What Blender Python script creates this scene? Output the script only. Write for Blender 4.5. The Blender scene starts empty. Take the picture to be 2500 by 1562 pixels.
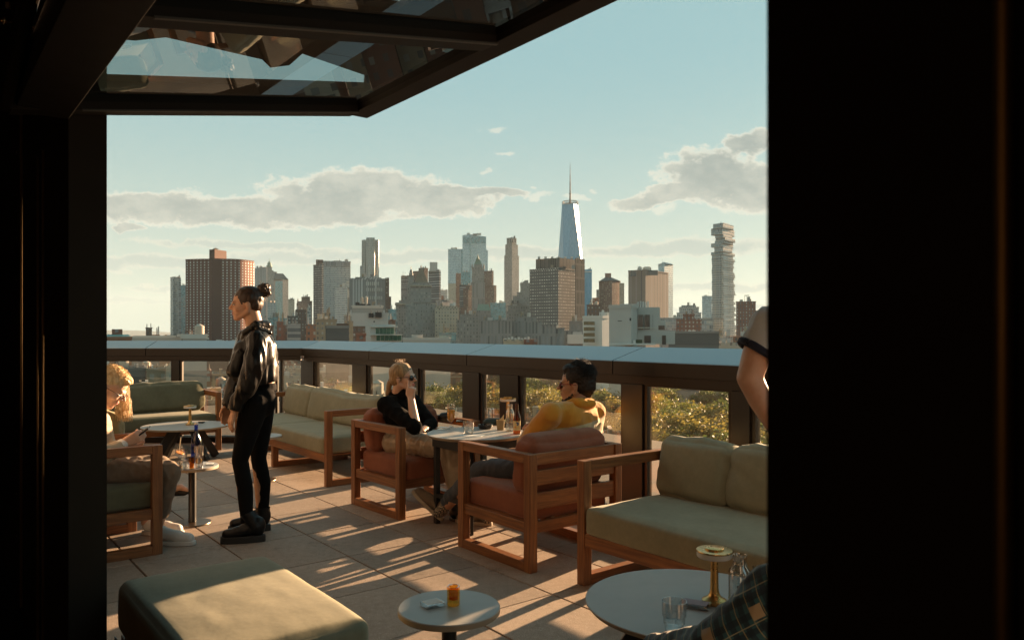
import bpy, bmesh, math, random
from mathutils import Vector, Matrix, noise
from mathutils.geometry import tessellate_polygon
R = math.radians
rnd = random.Random(7)
sc = bpy.context.scene
col = sc.collection

# ---------------------------------------------------------------- camera, sky, sun, exposure
F, HOR, CAMH = 1870.0, 812.0, 1.35
cam_d = bpy.data.cameras.new("camera"); cam = bpy.data.objects.new("camera", cam_d); col.objects.link(cam)
cam.location = (0, 0, CAMH); cam.rotation_euler = (R(90), 0, 0)
cam_d.sensor_width = 36; cam_d.lens = F/2500*36; cam_d.shift_y = (HOR-781)/2500
cam_d.clip_start = 0.05; cam_d.clip_end = 60000
cam_d.dof.use_dof = True; cam_d.dof.focus_distance = 8.5; cam_d.dof.aperture_fstop = 8.0
sc.camera = cam
SUN_AZ, SUN_EL = 40.5, 9.2            # degrees to the right of the view, degrees up
sc.view_settings.view_transform = 'Standard'; sc.view_settings.look = 'None'
sc.cycles.transparent_max_bounces = 32; sc.cycles.caustics_reflective = False; sc.cycles.caustics_refractive = False
sc.view_settings.gamma = 1; sc.view_settings.exposure = 2.5

class NT:
    def __init__(s, nt): s.nt = nt; s.n = nt.nodes; s.l = nt.links
    def new(s, t, **k):
        x = s.n.new(t)
        for a, b in k.items(): setattr(x, a, b)
        return x
    def put(s, v, sock):
        if isinstance(v, bpy.types.NodeSocket): s.l.new(v, sock)
        elif v is not None:
            if isinstance(v, (tuple, list)) and len(v) == 3 and sock.type == 'RGBA': v = (*v, 1)
            sock.default_value = v
    def m(s, op, a, b=None, c=None, clamp=False):
        x = s.new('ShaderNodeMath', operation=op, use_clamp=clamp)
        s.put(a, x.inputs[0]); s.put(b, x.inputs[1]); s.put(c, x.inputs[2]); return x.outputs[0]
    def mix(s, f, a, b, bt='MIX'):
        x = s.new('ShaderNodeMix', data_type='RGBA', blend_type=bt)
        s.put(f, x.inputs[0]); s.put(a, x.inputs[6]); s.put(b, x.inputs[7]); return x.outputs[2]
    def noise(s, vec, scale, detail=3, rough=.5, dims='3D'):
        x = s.new('ShaderNodeTexNoise', noise_dimensions=dims)
        s.put(vec, x.inputs['Vector']); x.inputs['Scale'].default_value = scale
        x.inputs['Detail'].default_value = detail; x.inputs['Roughness'].default_value = rough
        return x.outputs[0]
    def ramp(s, v, lo, hi, a=0.0, b=1.0, smooth=True):
        x = s.new('ShaderNodeMapRange', interpolation_type='SMOOTHSTEP' if smooth else 'LINEAR')
        s.put(v, x.inputs[0]); s.put(lo, x.inputs[1]); s.put(hi, x.inputs[2]); s.put(a, x.inputs[3]); s.put(b, x.inputs[4])
        return x.outputs[0]
    def comb(s, x_, y_, z_):
        x = s.new('ShaderNodeCombineXYZ'); s.put(x_, x.inputs[0]); s.put(y_, x.inputs[1]); s.put(z_, x.inputs[2]); return x.outputs[0]
    def sep(s, v):
        x = s.new('ShaderNodeSeparateXYZ'); s.put(v, x.inputs[0]); return x.outputs
    def scale(s, v, sc3):
        x = s.new('ShaderNodeVectorMath', operation='MULTIPLY'); s.put(v, x.inputs[0]); x.inputs[1].default_value = sc3; return x.outputs[0]

world = bpy.data.worlds.new("World"); sc.world = world; world.use_nodes = True
def build_world():
    N = NT(world.node_tree); N.n.clear()
    sky = N.new('ShaderNodeTexSky', sky_type='NISHITA', sun_disc=False)
    sky.sun_elevation = R(SUN_EL); sky.sun_rotation = R(SUN_AZ)
    sky.air_density = 1.0; sky.dust_density = 1.5; sky.ozone_density = 1.2; sky.altitude = 30
    tc = N.new('ShaderNodeTexCoord'); d = tc.outputs['Generated']
    X, Y, Z = N.sep(d)
    hs = N.new('ShaderNodeHueSaturation'); hs.inputs['Saturation'].default_value = .58
    hs.inputs['Value'].default_value = 1.0
    N.l.new(sky.outputs[0], hs.inputs['Color'])
    base = N.mix(1.0, hs.outputs[0], (.98, 1.06, .93), 'MULTIPLY')
    # pull the strong brightening near the horizon together: clear, even evening air
    even = N.mix(N.ramp(Z, 0.0, .36), (4.5, 5.15, 4.4), (2.35, 4.05, 4.35))
    base = N.mix(.93, base, even)
    Ys = N.m('MAXIMUM', Y, .02)
    u = N.m('DIVIDE', X, Ys); v = N.m('DIVIDE', Z, Ys)
    vec = N.comb(u, v, 0.0)
    w1 = N.noise(N.scale(vec, (9, 16, 1)), 1.0, 7, .62)
    w2 = N.noise(N.scale(vec, (34, 52, 1)), 1.0, 6, .68)
    w3 = N.noise(N.scale(vec, (17, 30, 1)), 1.0, 6, .6)
    w4 = N.noise(N.scale(N.comb(v, u, 2.3), (30, 17, 1)), 1.0, 6, .6)
    wob = N.m('ADD', N.m('MULTIPLY', N.m('SUBTRACT', w1, .5), 1.1), N.m('MULTIPLY', N.m('SUBTRACT', w2, .5), 2.1))
    # ragged outlines: push the lookup point about before measuring the cloud shapes
    u = N.m('ADD', u, N.m('MULTIPLY', N.m('SUBTRACT', w3, .5), .085)); v = N.m('ADD', v, N.m('MULTIPLY', N.m('SUBTRACT', w4, .5), .038))
    def E(cx, cy, rx, ry, tilt=0.0):
        cu, cv = (cx-1250)/F, (HOR-cy)/F
        du = N.m('SUBTRACT', u, cu); dv = N.m('SUBTRACT', v, cv)
        if tilt: dv = N.m('SUBTRACT', dv, N.m('MULTIPLY', du, tilt))
        a = N.m('POWER', N.m('ABSOLUTE', N.m('DIVIDE', du, rx/F)), 2.0)
        b = N.m('POWER', N.m('ABSOLUTE', N.m('DIVIDE', dv, ry/F)), 2.0)
        return N.m('SUBTRACT', 1.0, N.m('ADD', a, b)), dv
    def cluster(lst):
        f = None
        for e in lst:
            g, _ = E(*e)
            f = g if f is None else N.m('MAXIMUM', f, g)
        return f
    big = cluster([(360, 505, 260, 42, 0), (560, 520, 230, 44, 0), (860, 475, 250, 66, .05), (760, 515, 260, 44, 0), (1040, 490, 200, 44, -.03), (1180, 474, 120, 13, 0),
                   (325, 556, 40, 14, 0), (100, 500, 300, 50, 0),
                   (1740, 420, 150, 66, 0), (1850, 455, 240, 66, 0), (1630, 474, 160, 30, .2), (1830, 352, 74, 34, 0), (2150, 430, 260, 90, 0)])
    small = cluster([(1205, 321, 44, 11, 0), (1190, 418, 20, 8, 0), (1240, 372, 22, 7, 0), (1635, 512, 36, 15, 0), (480, 470, 40, 7, -.1), (545, 484, 28, 10, 0), (1530, 505, 60, 9, -.1), (1315, 458, 14, 6, 0), (1455, 465, 16, 7, 0), (1410, 486, 40, 10, 0), (1320, 480, 60, 10, 0)])
    d1 = N.m('MAXIMUM', N.ramp(N.m('ADD', big, wob), -.04, .44), N.m('MULTIPLY', N.ramp(N.m('ADD', small, wob), .1, .9), .55))
    core = N.ramp(N.m('ADD', big, N.m('MULTIPLY', wob, .9)), .16, .62)
    lowf = cluster([(1050, 622, 900, 22, .02), (400, 640, 260, 22, 0), (1650, 605, 330, 24, .03), (1750, 700, 300, 13, 0), (1750, 755, 300, 9, 0), (330, 735, 200, 8, 0), (600, 600, 300, 12, -.03), (480, 700, 200, 8, 0)])
    d2 = N.m('MULTIPLY', N.ramp(N.m('ADD', lowf, N.m('MULTIPLY', wob, 1.0)), -.1, .6), .95)
    topedge = N.ramp(N.m('ADD', lowf, N.m('MULTIPLY', wob, .7)), .3, .8)
    c = N.mix(topedge, (5.6, 5.6, 4.7), (3.7, 4.3, 3.9))
    out = N.mix(d2, base, c)
    c1 = N.mix(core, (6.8, 6.5, 5.4), N.mix(N.ramp(N.m('ADD', N.m('MULTIPLY', w1, .6), N.m('MULTIPLY', w2, .4)), .36, .66), (2.55, 2.95, 2.8), (4.6, 4.7, 4.1)))
    out = N.mix(N.m('MULTIPLY', d1, .93), out, c1)
    # thin high veil, and the same clouds everywhere behind us as plain sky
    out = N.mix(1.0, out, (.455, .462, .462), 'MULTIPLY')
    bg = N.new('ShaderNodeBackground'); N.put(out, bg.inputs[0]); bg.inputs[1].default_value = .05
    o = N.new('ShaderNodeOutputWorld'); N.l.new(bg.outputs[0], o.inputs[0])
build_world()

sun_d = bpy.data.lights.new("sun", 'SUN'); sun = bpy.data.objects.new("sun", sun_d); col.objects.link(sun)
sun_d.energy = 5.0; sun_d.angle = R(.6); sun_d.color = (1.0, .64, .37)
sdir = Vector((math.sin(R(SUN_AZ))*math.cos(R(SUN_EL)), math.cos(R(SUN_AZ))*math.cos(R(SUN_EL)), math.sin(R(SUN_EL))))
sun.rotation_euler = sdir.to_track_quat('Z', 'Y').to_euler(); sun.location = sdir*50

# ---------------------------------------------------------------- terrace frame: s runs along the railing, n towards it
CA, SA = .617, -.787
PHI = math.atan2(SA, CA)
def S(s, n, z=0.0): return Vector((CA*s-SA*n, SA*s+CA*n, z))
def G(x, y, z=0.0):                     # the point of height z seen at photo pixel x, y
    Y = F*(CAMH-z)/(y-HOR); return Vector(((x-1250)/F*Y, Y, z))
def Q(x, y, Y): return Vector(((x-1250)/F*Y, Y, CAMH+(HOR-y)/F*Y))
def toS(p): return (CA*p.x+SA*p.y, -SA*p.x+CA*p.y)

# ---------------------------------------------------------------- object helpers
def tag(o, label=None, cat=None, group=None, kind=None):
    if label: o['label'] = label
    if cat: o['category'] = cat
    if group: o['group'] = group
    if kind: o['kind'] = kind
    return o
def thing(name, label, cat, loc=(0, 0, 0), rz=0.0, group=None):
    o = bpy.data.objects.new(name, None); col.objects.link(o); o.empty_display_size = .1
    o.location = loc; o.rotation_euler = (0, 0, rz)
    return tag(o, label, cat, group)
def kids(o): return [c for c in col.objects if c.parent == o]
def copy_tree(o, parent=None):
    c = o.copy(); col.objects.link(c); c.parent = parent
    for ch in kids(o): copy_tree(ch, c)
    return c

class MB:
    """collects shapes in one bmesh with metric UVs"""
    def __init__(s): s.b = bmesh.new(); s.uv = s.b.loops.layers.uv.new("UVMap"); s.mi = 0; s.T = Matrix()
    def v(s, p): return s.b.verts.new(s.T @ Vector(p))
    def f(s, vs, uvs=None):
        try: fc = s.b.faces.new(vs)
        except ValueError: return None
        fc.material_index = s.mi
        if uvs:
            for l, q in zip(fc.loops, uvs): l[s.uv].uv = q
        return fc
    def box(s, c, d, rot=None, along=None):
        """box of size d at c; uv runs along its longest side in metres"""
        c = Vector(c); h = Vector(d)/2; M = rot if rot else Matrix.Identity(3)
        a = along if along is not None else max(range(3), key=lambda i: d[i])
        off = rnd.random()*40
        P = [[[s.v(c+M@Vector((h.x*i, h.y*j, h.z*k))) for k in (-1, 1)] for j in (-1, 1)] for i in (-1, 1)]
        L = lambda i, j, k: Vector((h.x*(2*i-1), h.y*(2*j-1), h.z*(2*k-1)))
        for idx in (((0,0,0),(0,0,1),(0,1,1),(0,1,0)), ((1,0,0),(1,1,0),(1,1,1),(1,0,1)), ((0,0,0),(1,0,0),(1,0,1),(0,0,1)),
                    ((0,1,0),(0,1,1),(1,1,1),(1,1,0)), ((0,0,0),(0,1,0),(1,1,0),(1,0,0)), ((0,0,1),(1,0,1),(1,1,1),(0,1,1))):
            uv = []
            for q in idx:
                l = L(*q); o2 = [t for t in range(3) if t != a]
                uv.append((l[a]+off, l[o2[0]]+l[o2[1]]+off*.37))
            s.f([P[q[0]][q[1]][q[2]] for q in idx], uv)
    def bar(s, p, q, w, h, up=(0, 0, 1)):
        p, q = Vector(p), Vector(q); d = q-p; x = d.normalized(); u = Vector(up)
        if abs(x.dot(u)) > .99: u = Vector((1, 0, 0))
        y = u.cross(x).normalized(); z = x.cross(y)
        s.box((p+q)/2, (d.length, w, h), Matrix((x, y, z)).transposed(), 0)
    def tube(s, pts, rad, seg=10, cap=True):
        pts = [Vector(p) for p in pts]; n = len(pts)
        rad = rad if isinstance(rad, (list, tuple)) else [rad]*n
        rings = []; ref = None; run = 0
        for i, p in enumerate(pts):
            t = (pts[min(i+1, n-1)]-pts[max(i-1, 0)]).normalized()
            if ref is None or abs(t.dot(ref)) > .98: ref = Vector((0, 0, 1)) if abs(t.z) < .9 else Vector((1, 0, 0))
            a = t.cross(ref).normalized(); b = t.cross(a); ref = a.cross(t)*-1 if False else ref
            rings.append([s.v(p+(a*math.cos(2*math.pi*k/seg)+b*math.sin(2*math.pi*k/seg))*rad[i]) for k in range(seg)])
        for i in range(n-1):
            l = (pts[i+1]-pts[i]).length
            for k in range(seg):
                k2 = (k+1) % seg
                s.f([rings[i][k], rings[i][k2], rings[i+1][k2], rings[i+1][k]],
                    [(run, k/seg*.1), (run, (k+1)/seg*.1), (run+l, (k+1)/seg*.1), (run+l, k/seg*.1)])
            run += l
        if cap: s.f(rings[0][::-1]); s.f(rings[-1])
    def lathe(s, prof, c=(0, 0, 0), seg=32, axis=None):
        c = Vector(c); M = axis if axis else Matrix.Identity(3); rings = []
        for r, z in prof:
            if r < 1e-6: rings.append([s.v(c+M@Vector((0, 0, z)))]); continue
            rings.append([s.v(c+M@Vector((r*math.cos(2*math.pi*k/seg), r*math.sin(2*math.pi*k/seg), z))) for k in range(seg)])
        for i in range(len(rings)-1):
            A, B = rings[i], rings[i+1]
            for k in range(seg):
                k2 = (k+1) % seg; u0, u1 = k/seg, (k+1)/seg; v0, v1 = prof[i][1], prof[i+1][1]
                if len(A) == 1 and len(B) == 1: continue
                if len(A) == 1: s.f([A[0], B[k2], B[k]][::-1] if False else [A[0], B[k], B[k2]][::-1])
                elif len(B) == 1: s.f([A[k], A[k2], B[0]])
                else: s.f([A[k], A[k2], B[k2], B[k]], [(u0, v0), (u1, v0), (u1, v1), (u0, v1)])
    def prism(s, pts, z0, z1, top_mi=None, v0=None):
        """vertical walls over a footprint; u runs round the perimeter in metres, v is the height"""
        lo = [s.v((p[0], p[1], z0)) for p in pts]; hi = [s.v((p[0], p[1], z1)) for p in pts]
        n = len(pts); run = 0; base = z0 if v0 is None else v0
        for i in range(n):
            j = (i+1) % n; L = (Vector(pts[j][:2])-Vector(pts[i][:2])).length
            s.f([lo[i], lo[j], hi[j], hi[i]], [(run, z0-base), (run+L, z0-base), (run+L, z1-base), (run, z1-base)]); run += L
        m0 = s.mi
        if top_mi is not None: s.mi = top_mi
        s.f(hi, [(p[0], p[1]) for p in pts]); s.mi = m0
        s.f(lo[::-1])
    def build(s, name, mats, parent=None, smooth=False, bevel=0, seg=2, sub=0, recalc=True):
        if recalc: bmesh.ops.recalc_face_normals(s.b, faces=s.b.faces)
        me = bpy.data.meshes.new(name); s.b.to_mesh(me); s.b.free()
        for m_ in (mats if isinstance(mats, (list, tuple)) else [mats]): me.materials.append(m_)
        if smooth:
            for p in me.polygons: p.use_smooth = True
        o = bpy.data.objects.new(name, me); col.objects.link(o); o.parent = parent
        if bevel:
            b = o.modifiers.new("bevel", 'BEVEL'); b.width = bevel; b.segments = seg; b.limit_method = 'ANGLE'; b.angle_limit = R(40)
            b.harden_normals = False
        if sub:
            q = o.modifiers.new("sub", 'SUBSURF'); q.levels = sub; q.render_levels = sub
        return o
def smooth_angle(o, ang=35):
    me = o.data
    for p in me.polygons: p.use_smooth = True
    try: me.set_sharp_from_angle(angle=R(ang))
    except Exception: pass
    return o
def struct(name, mb, m, **k): return tag(mb.build(name, m, **k), kind='structure')

# ---------------------------------------------------------------- materials
MATS = {}
def new_mat(name):
    m = bpy.data.materials.new(name); m.use_nodes = True; N = NT(m.node_tree); N.n.clear()
    o = N.new('ShaderNodeOutputMaterial'); return m, N, o
def pbsdf(N, o, color, rough=.6, metal=0.0, normal=None, **k):
    p = N.new('ShaderNodeBsdfPrincipled')
    N.put(color, p.inputs['Base Color']); N.put(rough, p.inputs['Roughness']); N.put(metal, p.inputs['Metallic'])
    if normal is not None: N.put(normal, p.inputs['Normal'])
    for a, b in k.items(): N.put(b, p.inputs[a.replace('_', ' ')])
    N.l.new(p.outputs[0], o.inputs['Surface']); return p
def bump(N, h, strength=.3, dist=.01):
    b = N.new('ShaderNodeBump'); b.inputs['Strength'].default_value = strength; b.inputs['Distance'].default_value = dist
    N.put(h, b.inputs['Height']); return b.outputs[0]
def simple(name, c, rough=.6, metal=0.0, var=.12, scale=8.0, bmp=0.0, bscale=60.0, **k):
    if name in MATS: return MATS[name]
    m, N, o = new_mat(name); tc = N.new('ShaderNodeTexCoord'); ob = tc.outputs['Object']
    n1 = N.noise(ob, scale, 4, .6)
    f = N.m('ADD', N.m('MULTIPLY', N.m('SUBTRACT', n1, .5), var*2), 1.0)
    cc = N.mix(1.0, (*c, 1), N.comb(f, f, f), 'MULTIPLY')
    nr = bump(N, N.noise(ob, bscale, 3, .6), bmp, .01) if bmp else None
    r = N.m('ADD', N.m('MULTIPLY', N.m('SUBTRACT', N.noise(ob, scale*2.3, 3), .5), .25*min(rough, .6)), rough, clamp=True)
    pbsdf(N, o, cc, r, metal, nr, **k); MATS[name] = m; return m

def wood(name, dark, light, rough=.45):
    m, N, o = new_mat(name); uv = N.new('ShaderNodeUVMap').outputs[0]
    w = N.noise(N.scale(uv, (1.3, 7, 1)), 1.0, 3, .5)
    X, Y, Z = N.sep(uv)
    warped = N.comb(N.m('MULTIPLY', X, 2.2), N.m('ADD', N.m('MULTIPLY', Y, 60), N.m('MULTIPLY', w, 7)), 0.0)
    g = N.noise(warped, 1.0, 5, .62)
    fine = N.noise(N.scale(uv, (14, 420, 1)), 1.0, 3, .6)
    t = N.m('ADD', N.m('MULTIPLY', g, .75), N.m('MULTIPLY', fine, .3))
    c = N.mix(N.ramp(t, .35, .72), dark, light)
    blot = N.noise(N.scale(uv, (3, 3, 1)), 1.0, 3)
    c = N.mix(N.ramp(blot, .35, .75, 0, .35), c, tuple(x*.55 for x in dark))
    pbsdf(N, o, c, N.m('ADD', N.m('MULTIPLY', g, .25), rough-.1), 0, bump(N, t, .25, .002)); return m
TEAK = wood("teak_wood", (.15, .052, .018), (.37, .155, .050))

def fabric(name, c, c2, rough=.9, weave=900.0, sheen=.12, spec=.5):
    m, N, o = new_mat(name); tc = N.new('ShaderNodeTexCoord'); ob = tc.outputs['Object']
    big = N.noise(ob, 5.0, 4, .6); mid = N.noise(ob, 40.0, 3, .7)
    spk = N.noise(ob, weave, 2, .7)
    f = N.m('ADD', N.m('MULTIPLY', big, .6), N.m('ADD', N.m('MULTIPLY', mid, .25), N.m('MULTIPLY', spk, .35)))
    cc = N.mix(N.ramp(f, .35, .85), c, c2)
    wr = N.noise(N.scale(ob, (1.0, 1.0, .35)), 13.0, 4, .55)
    h = N.m('ADD', N.m('MULTIPLY', wr, 1.0), N.m('MULTIPLY', spk, .06))
    pbsdf(N, o, cc, rough, 0, bump(N, h, .16, .008), Sheen_Weight=sheen, Sheen_Roughness=.5, Specular_IOR_Level=spec); return m
SAGE = fabric("sage_canvas", (.205, .198, .130), (.288, .272, .182))
RUST = fabric("rust_canvas", (.205, .062, .029), (.28, .094, .046))
GREEN = fabric("green_canvas", (.085, .086, .050), (.13, .128, .080))

def metal(name, c, rough=.35, met=1.0, var=.15): return simple(name, c, rough, met, var, 14.0)
BRONZE = simple("dark_bronze_metal", (.017, .012, .008), .38, .3, .25, 3.0, Specular_IOR_Level=.45)
BLACKM = simple("black_metal", (.012, .011, .010), .45, .2, .2, 5.0)
MATTEBLACK = simple("black_painted_frame", (.020, .016, .012), .6, 0, .2, 4.0, Specular_IOR_Level=.25)
BRASS = simple("brass", (.58, .36, .13), .28, 1.0, .12, 30.0)
LAMPW = simple("lamp_diffuser", (.75, .72, .66), .4, 0, .03)
LAMIN = simple("grey_laminate", (.40, .39, .37), .42, 0, .08, 12.0, bmp=.05, bscale=300)
LAMEDGE = simple("laminate_edge", (.36, .29, .21), .5, 0, .1)
DARKWOOD = simple("interior_dark_wall", (.030, .022, .015), .75, 0, .3, 3.0, Specular_IOR_Level=.2)

def capmetal():
    m, N, o = new_mat("brushed_cap_metal"); tc = N.new('ShaderNodeTexCoord'); ob = tc.outputs['Object']
    n1 = N.noise(ob, 1.4, 4, .5); n2 = N.noise(ob, 160.0, 2, .6); n3 = N.noise(ob, 9.0, 5, .7)
    c = N.mix(n1, (.25, .325, .37), (.30, .375, .42))
    c = N.mix(N.ramp(n3, .62, .8, 0, .3), c, (.36, .41, .43))
    pbsdf(N, o, c, N.m('ADD', N.m('MULTIPLY', n1, .12), .40), .25, bump(N, n2, .03, .001)); return m
CAPM = capmetal()

def thin_ior(N, fr, ior):
    # both faces of a thin pane reflect alike: no total reflection from the inside
    g = N.new('ShaderNodeNewGeometry'); N.put(N.m('ADD', ior, N.m('MULTIPLY', g.outputs['Backfacing'], 1/ior-ior)), fr.inputs['IOR'])
def glassy(name, tint=(.97, .98, .97), rough=.02, ior=1.45, dust=0.0, dustc=(.8, .75, .65), film=0.0, edge=0.0):
    """a thin clear sheet: mirror by Fresnel, the rest passes; optional dust that glows when lit from behind"""
    if name in MATS: return MATS[name]
    m, N, o = new_mat(name)
    fr = N.new('ShaderNodeFresnel'); thin_ior(N, fr, ior)
    tr = N.new('ShaderNodeBsdfTransparent'); tr.inputs[0].default_value = (*tint, 1)
    if edge:
        lw = N.new('ShaderNodeLayerWeight'); lw.inputs[0].default_value = .5
        N.put(N.mix(N.m('POWER', lw.outputs['Facing'], 3.0), tint, tuple(x*(1-edge) for x in tint)), tr.inputs[0])
    gl = N.new('ShaderNodeBsdfGlossy'); gl.inputs['Roughness'].default_value = rough; gl.inputs['Color'].default_value = (1, 1, 1, 1)
    mx = N.new('ShaderNodeMixShader'); N.put(N.m('ADD', fr.outputs[0], film, clamp=True), mx.inputs[0]); N.l.new(tr.outputs[0], mx.inputs[1]); N.l.new(gl.outputs[0], mx.inputs[2])
    last = mx.outputs[0]
    if dust:
        tc = N.new('ShaderNodeTexCoord'); ob = tc.outputs['Object']
        a = N.ramp(N.noise(ob, 330.0, 2, .7), .50, .74); b = N.ramp(N.noise(ob, 2.2, 5, .65), .3, .75, .25, 1.0)
        b2 = N.ramp(N.noise(N.scale(ob, (14, 14, 1.2)), 1.0, 3, .6), .45, .75, .6, 1.3)
        fac = N.m('MULTIPLY', N.m('MULTIPLY', N.m('ADD', N.m('MULTIPLY', a, dust*2.6), dust*.55), b), b2, clamp=True)
        tl = N.new('ShaderNodeBsdfTranslucent'); tl.inputs[0].default_value = (*dustc, 1)
        df = N.new('ShaderNodeBsdfDiffuse'); df.inputs[0].default_value = (*dustc, 1)
        dm = N.new('ShaderNodeMixShader'); dm.inputs[0].default_value = .25; N.l.new(tl.outputs[0], dm.inputs[1]); N.l.new(df.outputs[0], dm.inputs[2])
        m2 = N.new('ShaderNodeMixShader'); N.put(fac, m2.inputs[0]); N.l.new(last, m2.inputs[1]); N.l.new(dm.outputs[0], m2.inputs[2]); last = m2.outputs[0]
    N.l.new(last, o.inputs['Surface']); MATS[name] = m; return m
RAILGLASS = glassy("dusty_railing_glass", (.975, .97, .94), .01, 1.45, .012, (.88, .78, .60))
RAILGLASS2 = glassy("cleaner_railing_glass", (.97, .965, .94), .01, 1.45, .004, (.85, .78, .64))
CLEAR = glassy("clear_glass", (.96, .97, .97), .02, 1.5, film=.03, edge=.45)
SHARD = glassy("thick_glass", (.945, .96, .96), .03, 1.55, film=.11, edge=.72)
AMBERG = glassy("amber_glass", (.95, .64, .20), .03, 1.5)
BROWNG = glassy("brown_bottle_glass", (.66, .30, .10), .04, 1.5)
BLUEG = glassy("cobalt_glass", (.16, .26, .72), .04, 1.5)
WATER = glassy("water", (.95, .97, .97), .01, 1.33)
# ================================================================ the terrace
RAILN = 3.80                                     # glass plane
LY = 9.42                                        # the left railing runs across the view here
def floor_mat():
    m, N, o = new_mat("concrete_paver"); tc = N.new('ShaderNodeTexCoord'); ob = tc.outputs['Object']
    at = N.new('ShaderNodeAttribute'); at.attribute_name = "tone"; tone = at.outputs['Fac']
    fine = N.noise(ob, 190.0, 3, .75); mid = N.noise(ob, 26.0, 4, .65); big = N.noise(ob, 1.6, 5, .6)
    v = N.new('ShaderNodeTexVoronoi'); v.inputs['Scale'].default_value = 150; N.put(ob, v.inputs['Vector'])
    peb = N.ramp(v.outputs['Distance'], .05, .35)
    c = N.mix(N.ramp(fine, .3, .72), (.225, .172, .136), (.48, .378, .300))
    c = N.mix(N.ramp(mid, .35, .7, 0, .35), c, (.20, .155, .115))
    c = N.mix(N.ramp(big, .45, .75, 0, .45), c, (.15, .118, .092))
    rare = N.new('ShaderNodeTexVoronoi'); rare.inputs['Scale'].default_value = 38; N.put(ob, rare.inputs['Vector'])
    c = N.mix(N.m('MULTIPLY', N.ramp(rare.outputs['Distance'], .05, .11, 1, 0), .75), c, (.62, .58, .50))
    stain = N.noise(ob, 3.6, 6, .7)
    c = N.mix(N.ramp(stain, .58, .70, 0, .55), c, (.085, .066, .052))
    f = N.m('ADD', N.m('MULTIPLY', tone, .34), .86)
    c = N.mix(1.0, c, N.comb(f, f, f), 'MULTIPLY')
    h = N.m('ADD', N.m('MULTIPLY', fine, .7), N.m('MULTIPLY', peb, .3))
    pbsdf(N, o, c, N.m('ADD', N.m('MULTIPLY', mid, .2), .68), 0, bump(N, h, .5, .004)); return m
PAVER = floor_mat()
GROUT = simple("dark_joint_base", (.03, .025, .02), .9, 0, .3, 20)  # dark substrate seen in the gaps between pavers
TS, TN, S0, N0 = .6333, .5269, -5.524, 2.0797
def build_floor():
    b = MB(); b.box(S(-4, .5, -.06), (22, 14, .06), Matrix.Rotation(PHI, 3, 'Z')); struct("terrace_subfloor", b, GROUT)
    b = bmesh.new(); lay = b.faces.layers.float.new("tone")
    for i in range(-13, 16):
        for j in range(-7, 4):
            s0, n0 = S0+i*TS, N0+j*TN; s1, n1 = s0+TS, min(n0+TN, 3.76)
            if n1 < -.7 or n0 > 3.7: continue
            gs, gn = .0045, .0028                     # half the gap between rows and between columns
            zc = [rnd.uniform(-.0012, .0012) for _ in range(4)]
            C = [(s0+gn, n0+gs), (s1-gn, n0+gs), (s1-gn, n1-gs), (s0+gn, n1-gs)]
            if all(S(*c).y > LY-.02 for c in C): continue
            top = [b.verts.new(S(c[0]+(.0022 if k in (0, 3) else -.0022), c[1]+(.0022 if k < 2 else -.0022), zc[k])) for k, c in enumerate(C)]
            edge = [b.verts.new(S(*c, zc[k]-.003)) for k, c in enumerate(C)]
            bot = [b.verts.new(S(*c, -.03)) for c in C]
            t = rnd.random()
            fs = [b.faces.new(top)]
            for k in range(4):
                fs.append(b.faces.new((edge[k], edge[(k+1) % 4], top[(k+1) % 4], top[k])))
                fs.append(b.faces.new((bot[k], bot[(k+1) % 4], edge[(k+1) % 4], edge[k])))
            for f in fs: f[lay] = t
    bmesh.ops.recalc_face_normals(b, faces=b.faces)
    me = bpy.data.meshes.new("terrace_floor"); b.to_mesh(me); b.free(); me.materials.append(PAVER)
    o = bpy.data.objects.new("terrace_floor", me); col.objects.link(o); tag(o, kind='structure')
build_floor()

def s_at(x, n):                                  # the s where photo column x meets the line n
    r = (x-1250)/F; return (r*.617*n-.787*n)/(.617+.787*r)
# corner of the railing
CORN = Vector((-2.568, 9.35)); sC = CA*CORN.x+SA*CORN.y
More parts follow.
